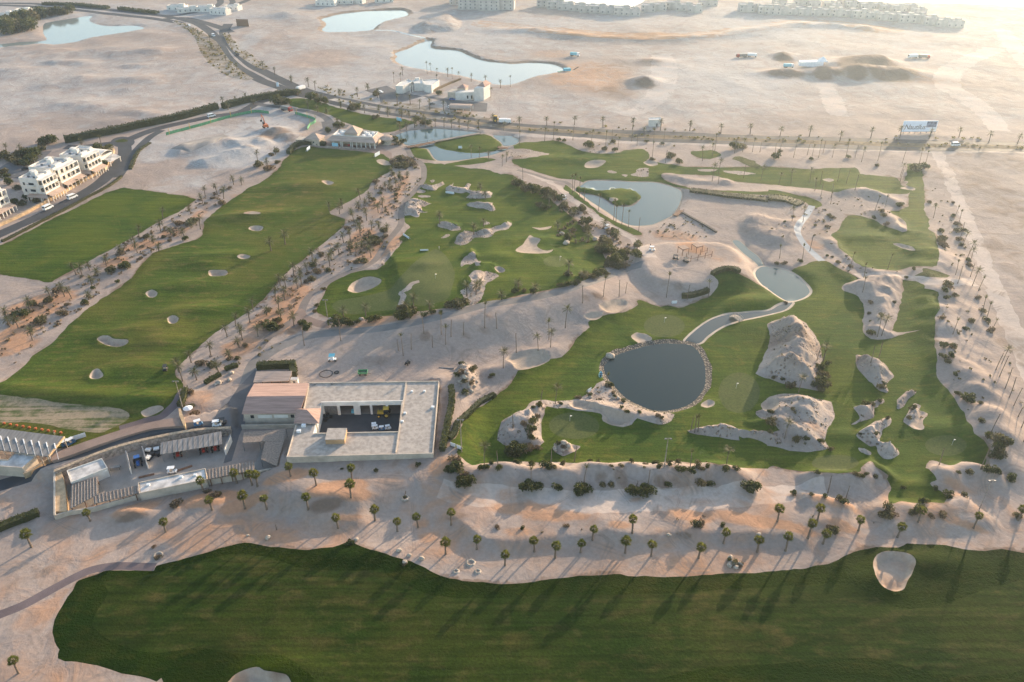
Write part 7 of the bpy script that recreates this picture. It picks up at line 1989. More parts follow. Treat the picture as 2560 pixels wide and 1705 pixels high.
def make_tractor(mat):
    t = thing('tractor', 'x', 'tractor', (0, 0, -500))
    MB().box((.75, 0, .95), (1.5, .7, .7)).box((-.35, 0, .8), (1.0, .9, .5)).build('bonnet', mat, t)
    MB().box((-.5, 0, 2.15), (1.3, 1.4, .1)).build('cab_roof', mat, t)
    MB().box((-.5, 0, 1.55), (1.1, 1.2, 1.1)).build('cab_glass', 'window_glass', t)
    MB().tube((.9, .2, 1.3), (.9, .2, 2.0), .05, .05, 6).build('exhaust', 'dark_metal', t)
    for x, r, w in ((-.6, .72, .4), (1.15, .42, .28)):
        for s in (-1, 1):
            o = MB().tube((x, s * .85 - w / 2, r), (x, s * .85 + w / 2, r), r, r, 14).build('wheel', 'tyre_rubber', t)
            MB().tube((x, s * (.85 + w / 2) - .02, r), (x, s * (.85 + w / 2) + .02, r), r * .5, r * .5, 10).build('rim', mat, o)
    return note(t)
def make_truck(box, cab, L=7.5):
    t = thing('lorry', 'x', 'lorry', (0, 0, -500))
    MB().add(*profile([(L / 2 - 2, .6), (L / 2, .6), (L / 2 + .05, 1.5), (L / 2 - .25, 2.7), (L / 2 - 2, 2.8)], 2.4, .94)).build('cab', cab, t)
    MB().slope((L / 2 + .06, -1, 1.6), (L / 2 + .06, 1, 1.6), (L / 2 - .2, 1, 2.55), (L / 2 - .2, -1, 2.55), .04).build('windscreen', 'window_glass', t)
    MB().add(*profile([(-L / 2, 1.0), (L / 2 - 2.15, 1.0), (L / 2 - 2.15, 2.9), (-L / 2, 2.9)], 2.5, .97)).build('load_body', box, t)
    MB().box((-.3, 0, .8), (L - .6, 1.0, .3)).build('chassis', 'dark_metal', t)
    wheels(t, (-L / 2 + .9, -L / 2 + 2.1, L / 2 - 1.0), 2.1, .5, .3)
    return note(t)
def park(proto, p, rz, lb, group=None, sc=1.):
    if proto.name not in USED:
        USED.add(proto.name)
        proto.location, proto.rotation_euler, proto.scale = p, (0, 0, rz), (sc,) * 3
        proto['label'] = lb
        if group:
            proto['group'] = group
        return proto
    return dup(proto, p, rz, lb, group, (sc,) * 3)
def heading(c, r, s):
    a, b = ground_pts(T(c, r, s))
    return ((a[0] + b[0]) / 2, (a[1] + b[1]) / 2, (a[2] + b[2]) / 2 + .03), math.atan2(b[1] - a[1], b[0] - a[0])
van = make_van()
for c, r, s, lb in ((0, 1, "410,372 482,338", 'white van in front of the villas, nearer the left edge of the photo'), (0, 1, "635,272 705,242", 'white van in front of the villas, the upper one of two'), (3, 0, "1690,1345 1755,1340", 'white van on the dual road right of the billboard'), (0, 0, "1920,1082 1975,1070", 'white minibus on the resort road beside the green fence'), (0, 0, "1950,325 1980,345", 'white van on the dual road bend')):
    p, a = heading(c, r, s)
    park(van, p, a, lb, 'white vans')
trk = make_truck('white_paint', 'white_paint')
trk2 = make_truck('grey_metal', 'red_paint', 8.5)
trk3 = make_truck('teal_sheet', 'white_paint', 7.5)
for q, c, r, s, lb in ((trk, 1, 0, "395,838 435,822", 'white box lorry at the dual road bend'), (trk3, 3, 0, "120,625 255,620", 'pale tanker lorry by the dark spoil heaps'), (trk2, 2, 0, "2150,528 2070,530", 'grey tipper lorry with a red cab in the far desert'), (trk, 2, 0, "2165,522 2250,525", 'white trailer lorry beside the red cabbed tipper'),
                       (trk, 3, 0, "1370,535 1285,535", 'white lorry above the spoil heaps, the left one of a pair'), (trk2, 3, 0, "1395,535 1470,538", 'tipper lorry above the spoil heaps, the right one of a pair'), (trk3, 2, 0, "545,515 612,518", 'blue grey lorry near the end of the pale lake'), (trk, 1, 0, "2250,1135 2330,1135", 'white lorry stopped on the verge beside a yellow loader'), (trk2, 1, 0, "240,1010 330,1030", 'dark lorry on the drive beside the building site')):
    p, a = heading(c, r, s)
    park(q, p, a, lb, 'lorries')
cars = [make_car('white_paint'), make_car('blue_paint'), make_car('grey_metal'), make_car('dark_metal')]
for k, c, r, s, lb in ((0, 1, 0, "1770,990 1795,1000", 'white car under the left end of the barrel carport'), (2, 1, 0, "1600,965 1635,960", 'blue grey car on the villa forecourt'), (0, 1, 0, "1855,1000 1870,985", 'sun lit white car under the barrel carport'), (0, 1, 0, "1885,1000 1900,985", 'second sun lit car under the barrel carport'),
                       (1, 1, 0, "1780,922 1830,922", 'blue car beside the cream villa'), (3, 0, 0, "2170,500 2200,515", 'dark car on the right carriageway of the bend'), (3, 0, 0, "225,1562 255,1555", 'dark car in the court behind the villas'), (2, 1, 0, "1050,1340 1090,1338", 'grey car before the clubhouse terrace'), (3, 1, 0, "1420,1465 1450,1475", 'dark car on the path right of the clubhouse'), (0, 0, 0, "1730,235 1750,242", 'white car near the road junction'), (0, 1, 0, "1130,850 1160,855", 'white car on the road before the lake villas')):
    p, a = heading(c, r, s)
    park(cars[k], p, a, lb)
gcw, gcb, gct = make_cart('white_paint', 'white_paint'), make_cart('blue_seat', 'white_paint'), make_cart('dark_metal', 'dark_metal')
for q, c, r, s, lb in ((gcb, 0, 2, "1800,785 1855,770", 'white roofed blue golf cart left of the yard entrance'), (gcw, 0, 2, "1970,785 2025,780", 'white roofed golf cart at the yard entrance'), (gct, 0, 2, "2020,765 2075,760", 'black utility cart at the yard entrance'), (gct, 0, 2, "1520,290 1530,250", 'grey utility cart on the range lawn beside tall palms'),
                       (gcb, 0, 2, "585,975 640,950", 'dark golf cart at the end of the range canopy'), (gcb, 0, 2, "635,960 680,935", 'tan roofed golf cart behind the long banner'), (gcw, 0, 2, "1560,1215 1615,1210", 'white roofed cart by the planks in the yard'), (gcw, 2, 1, "1265,735 1310,740", 'white golf cart driving onto the plateau'), (gct, 2, 1, "1485,815 1525,820", 'dark golf cart parked below the pergolas'),
                       (gct, 2, 1, "1590,840 1610,848", 'small dark utility cart at the plateau edge'), (gcw, 2, 1, "470,270 490,262", 'bright golf cart high on the pond path'), (gcw, 2, 1, "865,540 885,530", 'bright golf cart halfway down the pond path'), (gcw, 1, 2, "1065,790 1115,785", 'white roofed cart in the courtyard, upper one of the parked row'), (gcw, 1, 2, "1075,810 1120,806", 'white roofed cart in the courtyard, second of the parked row'), (gcb, 1, 2, "1135,820 1185,815", 'white roofed cart in the courtyard, lowest in the parked row'), (gcw, 1, 2, "1195,812 1235,805", 'white roofed cart in the courtyard, nearest the right wall')):
    p, a = heading(c, r, s)
    if c == 1 and r == 2:
        p = (*PZ(c, r, s, .2).mean(0), .13)
    park(q, p, a, lb, sc=.72 if c == 1 and r == 2 else 1.)
tr, tb, ty = make_tractor('red_paint'), make_tractor('blue_paint'), make_tractor('yellow_paint')
for q, c, r, s, lb in ((tr, 0, 2, "1870,985 1878,1035", 'red tractor under the tin roof, the middle one'), (tr, 0, 2, "1980,965 1986,1025", 'red tractor under the tin roof, the right one'), (tr, 0, 2, "1636,1030 1640,1070", 'low red machine under the left part of the tin roof'), (tb, 0, 2, "1272,1105 1278,1165", 'blue tractor between the white partition walls'), (ty, 1, 2, "1235,690 1130,690", 'yellow backhoe tractor in the workshop courtyard')):
    p, a = heading(c, r, s)
    park(q, (p[0], p[1], .12 if c else 0), a, lb, sc=1.1 if q is not ty else 1.35)

# excavator
p, a = heading(1, 0, "120,1185 60,1165")
ex = thing('excavator', 'orange excavator with a raised arm beside a dark heap', 'excavator', p, a)
for s in (-1, 1):
    MB().box((0, s * 1.1, .45), (3.8, .6, .9)).build('crawler_track', 'tyre_rubber', ex)
MB().box((-.5, 0, 1.6), (3.4, 2.4, 1.4)).build('body', 'orange_paint', ex)
MB().box((.7, .7, 2.6), (1.4, 1.1, 1.6)).build('cab', 'window_glass', ex)
MB().chain([(.9, -.2, 1.8), (3.2, -.2, 5.4), (6.2, -.2, 6.2)], [.35, .3, .22], 6).build('boom', 'orange_paint', ex)
MB().chain([(6.2, -.2, 6.2), (7.4, -.2, 3.0)], [.24, .18], 6).build('arm', 'orange_paint', ex)
MB().add(*profile([(7.0, 2.9), (7.9, 2.8), (8.0, 1.9), (7.2, 1.7)], 1.0, 1)).build('bucket', 'dark_metal', ex)
p, a = heading(1, 0, "2195,1120 2240,1120")
t = park(ty, p, a, 'yellow loader stopped on the far verge of the dual road', sc=1.7)

# ---------------------------------------------------------------- fences of the building site
def mesh_fence(lb, pts, h, step_):
    P = smooth(pts, False, 4)
    Z = height(P)
    t = thing('mesh_fence', lb, 'fence')
    MB().wall(P, .06, Z, Z + h).build('green_mesh', 'green_mesh', t)
    L = 0
    nx = 0
    for i in range(1, len(P)):
        L += np.hypot(*(P[i] - P[i - 1]))
        if L >= nx:
            nx = L + step_
            MB().tube((P[i][0], P[i][1], Z[i] - .2), (P[i][0], P[i][1], Z[i] + h + 2.0), .14, .14, 6).build('post', 'yellow_paint', t)
mesh_fence('green mesh fence with yellow posts on the left side of the building site', cat(hl(0, 0, "1530,1245 1700,1200 1900,1145 2050,1100 2200,1062 2350,1035"), hl(1, 0, "120,1048")), 1.7, 13)
mesh_fence('green mesh fence with yellow posts on the right side of the building site', hl(1, 0, "360,1050 450,1075 540,1108 545,1130 500,1155 475,1195"), 1.7, 9)
wf = thing('low_wall', 'long dark drain wall running from the jetty to the channel', 'wall')
ln = place(T(2, 1, "1565,392 1650,440 1780,510 1880,572"), height)
zz = height(ln)
MB().wall(ln, 1.0, zz - .3, zz + .7).build('wall', 'kerb_dark', wf)

# ---------------------------------------------------------------- pergolas on the plateau
ZP = lambda s: (D(s) / 9.8 + np.array([1600, 570])) * (2354 / 2560)
PL = ground_pts(np.array([[1585., 590.]]))[0][2]
PL = height(place(np.array([[1560., 590.], [1600., 590.], [1590., 615.]]), height)).mean()
def canopy(lb, roof, zt):
    p = unproject(ZP(roof), zt)
    t = thing('shade_pergola', lb, 'pergola')
    MB().prism(p, zt - .15, zt).build('shade_roof', 'pergola_shade', t)
    for q in seg(p.mean(0), p, .93):
        z0 = gz(*q)
        MB().tube((q[0], q[1], z0 - .2), (q[0], q[1], zt - .15), .1, .1, 6).build('post', 'wood_brown', t)
    for i in range(4):
        MB().wall([p[i], p[(i + 1) % 4]], .12, zt - .3, zt - .16).build('beam', 'wood_brown', t)
canopy('left one of two square brown shade pergolas on the plateau', "930,445 1090,412 1215,490 1050,528", PL + 2.9)
canopy('right one of two square brown shade pergolas on the plateau', "1265,382 1410,342 1550,430 1395,470", PL + 2.9)
tf = thing('timber_frame', 'unroofed row of brown timber posts and rails on the plateau', 'frame')
fp = []
for s in ("1130,755", "1240,820", "1415,782", "1475,660", "1590,742", "1640,612", "1755,702"):
    q = unproject(ZP(s), PL)[0]
    fp.append(q)
    z0 = gz(*q)
    MB().tube((q[0], q[1], z0 - .2), (q[0], q[1], z0 + 2.6), .1, .1, 6).build('post', 'wood_brown', tf)
for i, j in ((0, 1), (1, 2), (2, 4), (3, 5), (2, 3), (4, 6)):
    MB().wall([fp[i], fp[j]], .1, gz(*fp[i]) + 1.2, gz(*fp[i]) + 1.32).build('rail', 'wood_brown', tf)

# ---------------------------------------------------------------- bridges
def deck(lb, pts, w, zs, rail=True, mat='wood_brown', name='footbridge'):
    t = thing(name, lb, 'bridge')
    P = np.asarray(pts)
    zs = np.asarray(zs, float)
    MB().wall(P, w, zs - .25, zs).build('deck', mat, t)
    d = np.gradient(P, axis=0)
    d /= np.linalg.norm(d, axis=1, keepdims=True)
    nn = np.stack([-d[:, 1], d[:, 0]], 1) * (w / 2 - .08)
    if rail:
        for s in (-1, 1):
            MB().wall(P + nn * s, .08, zs + .75, zs + .85).build('handrail', mat, t)
            for i in range(0, len(P), 2):
                q = P[i] + nn[i] * s
                MB().box((q[0], q[1], zs[i] + .4), (.1, .1, .85)).build('post', mat, t)
    return t
a, b = unproject(T(2, 1, "2018,1330 2108,1376"), .5)
P = [seg(a, b, t_) for t_ in np.linspace(0, 1, 9)]
deck('little arched wooden bridge over the curved stream', P, 2.2, .25 + .7 * np.sin(np.linspace(0, math.pi, 9)), mat='kerb_pale')
P = smooth(unproject(T(1, 0, "1390,1352 1520,1328 1640,1304"), .6), False, 4)
deck('wooden causeway bridge between the two clubhouse ponds', P, 3.0, np.full(len(P), .6))
P = smooth(unproject(T(1, 0, "1640,1300 1760,1278 1900,1252 2060,1224"), .5), False, 4)
deck('plank walkway along the upper side of the island green', P, 2.4, np.full(len(P), .5), False, 'kerb')
P = unproject(T(1, 0, "2225,1352 2270,1356 2320,1364"), .5)
deck('short bridge right of the island green', P, 2.4, np.full(3, .5))
P = unproject(T(2, 1, "1500,412 1530,388 1560,366"), .5)
deck('short wooden jetty at the right end of the heart shaped pond', P, 2.4, np.full(3, .45))

# ---------------------------------------------------------------- boards, poles, small things
def board(lb, c, r, s, h, mat, z0=.2, name='banner_board'):
    a, b = ground_pts(T(c, r, s))
    L = math.hypot(b[0] - a[0], b[1] - a[1])
    t = thing(name, lb, 'banner', ((a[0] + b[0]) / 2, (a[1] + b[1]) / 2, (a[2] + b[2]) / 2), math.atan2(b[1] - a[1], b[0] - a[0]))
    MB().box((0, 0, z0 + h / 2), (L, .08, h)).build('face', mat, t)
    for x in (-L / 2 + .1, L / 2 - .1):
        MB().box((x, .12, (z0 + h) / 2), (.08, .1, z0 + h)).build('leg', 'grey_metal', t)
    MB().slope((-L / 2, .9, 0), (L / 2, .9, 0), (L / 2, .16, z0 + h * .9), (-L / 2, .16, z0 + h * .9), .03).build('back_stay', 'white_banner', t)
for lb, c, r, s, h, m_ in (('long pale blue banner between the range and the paved wall', 0, 2, "655,930 795,885", 1.5, 'white_banner'), ('pale blue banner below the antler shaped mound', 1, 1, "1745,212 1820,222", 1.1, 'white_banner'), ('white banner by the cart path bend', 1, 1, "1355,600 1408,634", 1., 'white_banner'),
                           ('white sign board at the lower left corner of the course, the left one of two', 1, 2, "1788,965 1834,985", 1.2, 'white_paint'), ('white sign board at the lower left corner of the course, the right one of two', 1, 2, "1846,985 1890,1012", 1.2, 'white_paint'), ('white board on the lawn left of the dark pond', 2, 2, "697,482 728,462", 1.3, 'white_paint'),
                           ('white banner at the upper left end of the range', 1, 0, "470,1398 500,1372", 2., 'white_banner'), ('white banner at the upper right end of the range', 1, 0, "1095,1448 1140,1425", 2., 'white_banner'), ('pale cyan banner on the narrow clubhouse lawn', 1, 0, "1295,1108 1338,1120", 2., 'cyan_banner'), ('white board on the far side of the island green', 1, 0, "1862,1368 1895,1368", 1.4, 'white_banner'),
                           ('white board on the putting green edge of the middle course', 1, 1, "1510,745 1585,742", .7, 'white_paint'), ('dark signboard at the road bend, top left', 0, 0, "2180,240 2290,245", 6, 'wood_brown'), ('white box by the hedge on the palm slope', 2, 1, "1470,1230 1515,1228", 1.2, 'white_paint'), ('pale direction sign in the road median', 1, 0, "190,800 212,800", 3, 'white_banner')):
    board(lb, c, r, s, h, m_)
def pole(lb, c, r, u, v, h, arms=2):
    p = ground_pts(T(c, r, "%g,%g" % (u, v)))[0]
    t = thing('floodlight_pole', lb, 'lamp post', p)
    MB().tube((0, 0, -.3), (0, 0, h), .16, .09, 8).build('pole', 'grey_stone', t)
    MB().box((0, 0, h), (1.8, .12, .12)).build('cross_arm', 'grey_metal', t)
    for k in range(arms):
        MB().box((-.7 + 1.4 * k / max(arms - 1, 1), -.15, h - .1), (.5, .35, .3)).build('lamp', 'grey_metal', t)
pole('tall floodlight pole at the range corner', 0, 2, 1690, 645, 11.3)
pole('floodlight pole beside the two white sign boards', 1, 2, 1892, 1022, 11.6)
pole('floodlight pole rising from the long berm', 2, 2, 1400, 1168, 10.2)
pole('floodlight pole in the lower right sand', 3, 2, 1945, 1548, 10)
pole('floodlight pole at the corner of the big oval bunker lawn', 1, 1, 657, 1342, 7)
p = ground_pts(T(0, 2, "1742,672"))[0]
um = thing('parasol', 'round white parasol beside the end of the paved wall', 'parasol', p)
MB().tube((0, 0, -.1), (0, 0, 2.6), .04, .04, 6).build('pole', 'grey_metal', um)
m = MB()
V = [(0, 0, 2.75)] + [(1.5 * math.cos(k * .785), 1.5 * math.sin(k * .785), 2.2) for k in range(8)]
m.add(V, [(0, 1 + k, 1 + (k + 1) % 8) for k in range(8)]).add([(x, y, z - .03) for x, y, z in V], [(0, 1 + (k + 1) % 8, 1 + k) for k in range(8)])
m.build('canopy', 'white_paint', um)
tn = thing('white_tent', 'white marquee beside the dark spoil heaps', 'tent', ground_pts(T(3, 0, "395,605"))[0], R(-8))
MB().prism([(-9, -3), (8, -4), (8, 4), (-9, 3)], 0, [3.0, 4.0, 4.0, 3.0]).build('canvas', 'white_paint', tn)
MB().hip([(5, -3.5), (11, -3.5), (11, 3.5), (5, 3.5)], 4.05, 7.0, over=.3).build('roof', 'white_paint', tn)
rf = thing('pump_raft', 'green pump raft at the right end of the pale lake', 'raft', (*ground_pts(T(2, 0, "495,650"))[0][:2], -1.4), R(20))
MB().box((0, 0, .4), (11, 5, .9)).build('pontoon', 'green_mesh', rf)
MB().box((1, 0, 2.0), (5, 3.4, 2.4)).build('pump_house', 'teal_sheet', rf)
MB().tube((5, 0, 1), (12, 4, 2.2), .3, .3, 8).build('pipe', 'dark_metal', rf)
bo = thing('beached_boat', 'small turquoise boat on the rim of the dark pond', 'boat', ground_pts(T(2, 2, "815,318"))[0], R(80))
m = MB()
sec = [(-1.5, .35, .35), (-.8, .55, .4), (.2, .6, .42), (1.1, .4, .5), (1.8, .04, .62)]
V = []
for x, w_, z in sec:
    V += [(x, -w_, z), (x, -w_ * .5, .03), (x, w_ * .5, .03), (x, w_, z)]
F = [(0, 3, 2, 1)]
for i in range(len(sec) - 1):
    for k in range(3):
        F.append((4 * i + k, 4 * i + k + 1, 4 * i + k + 5, 4 * i + k + 4))
m.add(V, F)
m.build('hull', 'teal_sheet', bo)
MB().box((-.4, 0, .34), (.3, 1.0, .05)).box((.5, 0, .36), (.3, 1.0, .05)).build('thwart', 'dark_metal', bo)
# machines and clutter on the sand behind the workshop
p = ground_pts(T(1, 2, "705,185"))[0]
t = thing('water_bowser', 'wheeled trailer with a pale blue sheet roof on the sand', 'trailer', p, R(5))
MB().box((0, 0, .75), (2.6, 1.2, .3)).build('chassis', 'white_paint', t)
MB().box((-.1, 0, 1.3), (1.0, .9, .9)).build('tank', 'white_paint', t)
MB().slope((-1.1, -.8, 2.2), (.9, -.8, 2.2), (1.0, .8, 2.5), (-1.0, .8, 2.5), .06).build('sheet_roof', 'teal_sheet', t)
for x in (-.9, .8):
    MB().tube((x, -.6, .8), (x, -.6, 2.25), .04, .04, 5).build('roof_post', 'grey_metal', t)
wheels(t, (-1.0, 1.0), 1.3, .4)
p = ground_pts(T(1, 2, "985,312"))[0]
t = thing('farm_trailer', 'grey green tipping trailer standing on the sand', 'trailer', p, R(2))
MB().wall([(-1.5, -.8), (1.5, -.8), (1.5, .8), (-1.5, .8), (-1.5, -.8)], .08, .8, 1.6).build('sides', 'green_mesh', t)
MB().box((0, 0, .8), (3.0, 1.6, .12)).build('bed', 'grey_metal', t)
wheels(t, (-.9, .9), 1.5, .38)
MB().tube((1.5, 0, .6), (2.6, 0, .4), .06, .06, 6).build('drawbar', 'dark_metal', t)
p = ground_pts(T(1, 2, "1395,215"))[0]
t = thing('soil_roller', 'small black machine on wheels near the palm trunks', 'machine', p, R(70))
MB().box((0, 0, .8), (1.4, .8, .6)).build('engine', 'dark_metal', t)
MB().tube((.5, 0, 1.0), (.5, 0, 1.8), .06, .05, 6).build('stack', 'dark_metal', t)
wheels(t, (-.6, .6), 1.0, .42)
def coil(lb, c, r, u, v, rx, n, rad):
    p = ground_pts(T(c, r, "%g,%g" % (u, v)))[0]
    m = MB()
    rr = random.Random(n)
    for k in range(n):
        R_ = rx * (1 - .08 * k)
        pts = [(R_ * math.cos(a) + .1 * rr.uniform(-1, 1), R_ * math.sin(a) + .1 * rr.uniform(-1, 1), rad + .05 * k) for a in np.linspace(0, 6.283, 25)]
        m.chain(pts, [rad] * 25, 6)
    o = m.build('hose_coil', 'dark_metal', None, loc=p)
    tag(o, lb, 'hose')
coil('wide loose ring of black hose on the sand', 1, 2, 645, 305, 2.2, 2, .06)
coil('small tight coil of black pipe on the sand', 1, 2, 742, 293, .8, 4, .1)
for lb, c, r, s in (('lower bundle of brown planks in the sunken yard', 0, 2, "1292,1258 1405,1232"), ('upper bundle of brown planks in the sunken yard', 0, 2, "1650,1192 1752,1158"), ('grey beam lying on the sand near the rocky mound', 1, 2, "1685,250 1820,262")):
    p, a = heading(c, r, s)
    m = MB()
    for k in range(3):
        m.box((0, -.25 + .25 * k, .12 + .1 * (k == 1)), (4.0 if c == 0 else 5., .2, .18))
    tag(m.build('plank_bundle', 'wood_brown' if c == 0 else 'grey_metal', None, loc=p, rz=a), lb, 'planks')
t = thing('work_bench', 'grey work bench beside the left partition wall', 'bench', (*PZ(0, 2, "1065,1180", 0)[0], 0), R(12))
MB().box((0, 0, .9), (2.6, 1.2, .12)).build('table_top', 'grey_metal', t)
for x in (-1.2, 1.2):
    for y in (-.5, .5):
        MB().box((x, y, .42), (.1, .1, .9)).build('leg', 'dark_metal', t)
for i, (u, v) in enumerate(((1365, 1010), (1440, 1000), (1400, 1045), (1460, 1040), (1365, 1080))):
    q = PZ(0, 2, "%d,%d" % (u, v), .4)[0]
    t = thing('mower_unit', 'grey mower or implement between partition wall and tin roof, %s from the left' % nth([0, 2, 1, 3, 0][i] if i < 4 else 4), 'mower', (q[0], q[1], 0), R(20 * i))
    MB().box((0, 0, .75), (1.5, 1.1, .5)).build('engine_cover', 'white_paint' if i in (0, 1, 4) else 'dark_metal', t)
    MB().box((.2, 0, .3), (1.9, 1.6, .25)).build('cutter_deck', 'dark_metal', t)
    wheels(t, (-.6, .7), 1.2, .3)
for i, (u, v) in enumerate(((620, 690), (650, 715), (690, 700), (660, 680), (640, 735))):
    q = PZ(1, 2, "%d,%d" % (u, v), .2)[0]
    o = MB().tube((0, 0, 0), (0, 0, .45), .5, .5, 12).tube((0, 0, .45), (0, 0, .5), .3, .3, 10).build('tyre_stack', 'tyre_rubber', None, loc=(q[0], q[1], .12))
    tag(o, 'black tyre stack in the left corner of the courtyard, %s from the left' % nth(sorted([620, 650, 690, 660, 640]).index(u)), 'tyres', 'tyre stacks in the courtyard')
q = PZ(1, 2, "910,655", .2)[0]
tag(MB().box((0, 0, .5), (2.0, 1.2, .9)).box((0, 0, 1.0), (1.9, .15, .12)).build('waste_bin', 'teal_sheet', None, loc=(q[0], q[1], .12)), 'blue waste skip beside the wide white pillar of the courtyard', 'bin')
q = PZ(1, 2, "930,628", .2)[0]
tag(MB().box((0, 0, .6), (1.2, .7, 1.2)).box((0, -.36, .7), (1.0, .04, .8)).build('tool_chest', 'red_paint', None, loc=(q[0], q[1], .12)), 'red tool chest by the wide white pillar of the courtyard', 'chest')
# ball baskets and golfer in front of the canopy
for i in range(10):
    p = ground_pts(T(0, 2, "%g,%g" % (40 + 58 * i, 765 + 9.5 * i)))[0]
    o = MB().tube((0, 0, 0), (0, 0, .5), .34, .42, 10).tube((0, 0, .5), (0, 0, .55), .3, .3, 8).build('ball_basket', 'orange_paint', None, loc=p)
    tag(o, 'orange ball basket before the range canopy, %s from the left' % nth(i), 'basket', 'ball baskets before the canopy')

def person(lb, p, rz, shirt, trousers):
    def skin(name, mat, vs, es, parent, rad):
        me = bpy.data.meshes.new(name)
        me.from_pydata(vs, es, [])
        o = bpy.data.objects.new(name, me)
        COL.objects.link(o)
        me.materials.append(MAT[mat])
        sm = o.modifiers.new('skin', 'SKIN')
        sm.use_smooth_shade = True
        for v, r_ in zip(me.skin_vertices[0].data, rad):
            v.radius = (r_, r_)
        me.skin_vertices[0].data[0].use_root = True
        ss = o.modifiers.new('sub', 'SUBSURF')
        ss.levels = ss.render_levels = 1
        if parent:
            o.parent = parent
        return o
    V = [(0, 0, .95), (0, 0, 1.2), (.02, 0, 1.42), (.03, 0, 1.52), (.04, 0, 1.64), (.05, 0, 1.74),
         (0, .19, 1.4), (.12, .24, 1.16), (.3, .1, 1.0), (0, -.19, 1.4), (.12, -.24, 1.16), (.3, -.04, 1.0),
         (0, .1, .88), (.04, .13, .5), (0, .14, .08), (.14, .15, .04), (0, -.1, .88), (.04, -.13, .5), (0, -.14, .08), (.14, -.15, .04)]
    E_ = [(0, 1), (1, 2), (2, 3), (3, 4), (4, 5), (2, 6), (6, 7), (7, 8), (2, 9), (9, 10), (10, 11), (0, 12), (12, 13), (13, 14), (14, 15), (0, 16), (16, 17), (17, 18), (18, 19)]
    rad = [.14, .13, .12, .055, .095, .075, .06, .045, .035, .06, .045, .035, .085, .06, .045, .04, .085, .06, .045, .04]
    b = skin('person', 'person_skin', V, E_, None, rad)
    b.location, b.rotation_euler = p, (0, 0, rz)
    tag(b, lb, 'person')
    skin('shirt', shirt, [V[0], V[1], V[2], V[6], V[7], V[9], V[10]], [(0, 1), (1, 2), (2, 3), (3, 4), (2, 5), (5, 6)], b, [.16, .155, .145, .085, .065, .085, .065])
    skin('trousers', trousers, [(0, 0, .97), V[12], V[13], V[14], V[16], V[17], V[18]], [(0, 1), (1, 2), (2, 3), (0, 4), (4, 5), (5, 6)], b, [.165, .105, .08, .065, .105, .08, .065])
plain('person_skin', (.36, .21, .14), .6, .05, 3)
p = ground_pts(T(0, 2, "506,865"))[0]
person('golfer in a white cap and red shirt on the practice tee', p, R(150), 'red_paint', 'cream_plaster')
p = ground_pts(T(1, 1, "1685,728"))[0]
person('golfer in white on the middle course', p, R(40), 'white_paint', 'cream_plaster')
p = ground_pts(T(2, 1, "1272,712"))[0]
person('person in dark clothes standing by the white cart on the plateau', p, R(-60), 'dark_metal', 'dark_metal')

# flags on the greens
for i, (c, r, u, v, lb) in enumerate(((2, 2, 532, 740, 'pin flag on the oval green beside the boulder mound'), (2, 2, 2060, 440, 'pin flag on the round green right of the dark pond'), (1, 1, 1650, 1000, 'pin flag on the pale broad green'), (2, 1, 440, 835, 'pin flag on the small green below the winged bunker'), (2, 1, 1400, 1400, 'pin flag above the stream'), (3, 2, 1690, 960, 'pin flag near the lower right ridge'), (1, 0, 1050, 240 + 1100, 'pin flag before the clubhouse terrace'))):
    p = ground_pts(T(c, r, "%g,%g" % (u, v)))[0]
    t = thing('pin_flag', lb, 'flag', p)
    MB().tube((0, 0, -.1), (0, 0, 2.3), .03, .03, 6).build('stick', 'white_paint', t)
    MB().slope((0, 0, 1.85), (.6, .05, 1.95), (.6, .05, 2.2), (0, 0, 2.3), .02).build('cloth', 'white_paint', t)

# ---------------------------------------------------------------- boulders and tree rings
def boulders(specs, fmt, group):
    o_ = sorted(specs, key=lambda s: (s[0] * 2355 + s[2]))
    for i, (c, r, u, v, s) in enumerate(o_):
        p = ground_pts(T(c, r, "%g,%g" % (u, v)))[0]
        o = MB().blob((0, 0, s * .3), (s, s * .8, s * .6), i * 3 + 1, 3, .16).build('boulder', 'boulder', None, True, (p[0], p[1], p[2]), rng.uniform(0, 6))
        tag(o, fmt % nth(i), 'boulder', group)
boulders([(1, 3, 110, 250, .8), (1, 3, 920, 266, .7), (1, 3, 1315, 365, .7), (1, 3, 1520, 440, .8), (1, 3, 1410, 410, .6), (1, 3, 1370, 470, .7), (2, 3, 2010, 440, .9), (2, 3, 2030, 480, 1.0), (2, 3, 2000, 500, .8), (2, 3, 2100, 490, .8), (2, 3, 2060, 520, .7), (2, 3, 1440, 220, .6), (2, 3, 2270, 220, .7), (0, 3, 2280, 225, .4)], 'pale boulder on the foreground sand, %s from the left', 'boulders of the foreground sand')
boulders([(0, 2, 2010, 392, 1.1), (0, 2, 1985, 405, .7), (0, 2, 2112, 365, .9), (0, 2, 2130, 300, .9), (0, 2, 2040, 380, .5)], 'white boulder in the bed beside the yard path, %s from the left', 'boulders beside the yard path')
boulders([(2, 2, 905, 150, 1.6), (2, 2, 720, 520, .7), (2, 2, 930, 530, .7), (2, 2, 980, 530, .7), (1, 1, 690, 1370, .9), (1, 1, 970, 1372, 1.0), (2, 1, 765, 640, 1.4), (2, 1, 460, 590, 1.4), (2, 1, 500, 675, 1.6)], 'pale boulder on the course, %s from the left', 'boulders on the course')
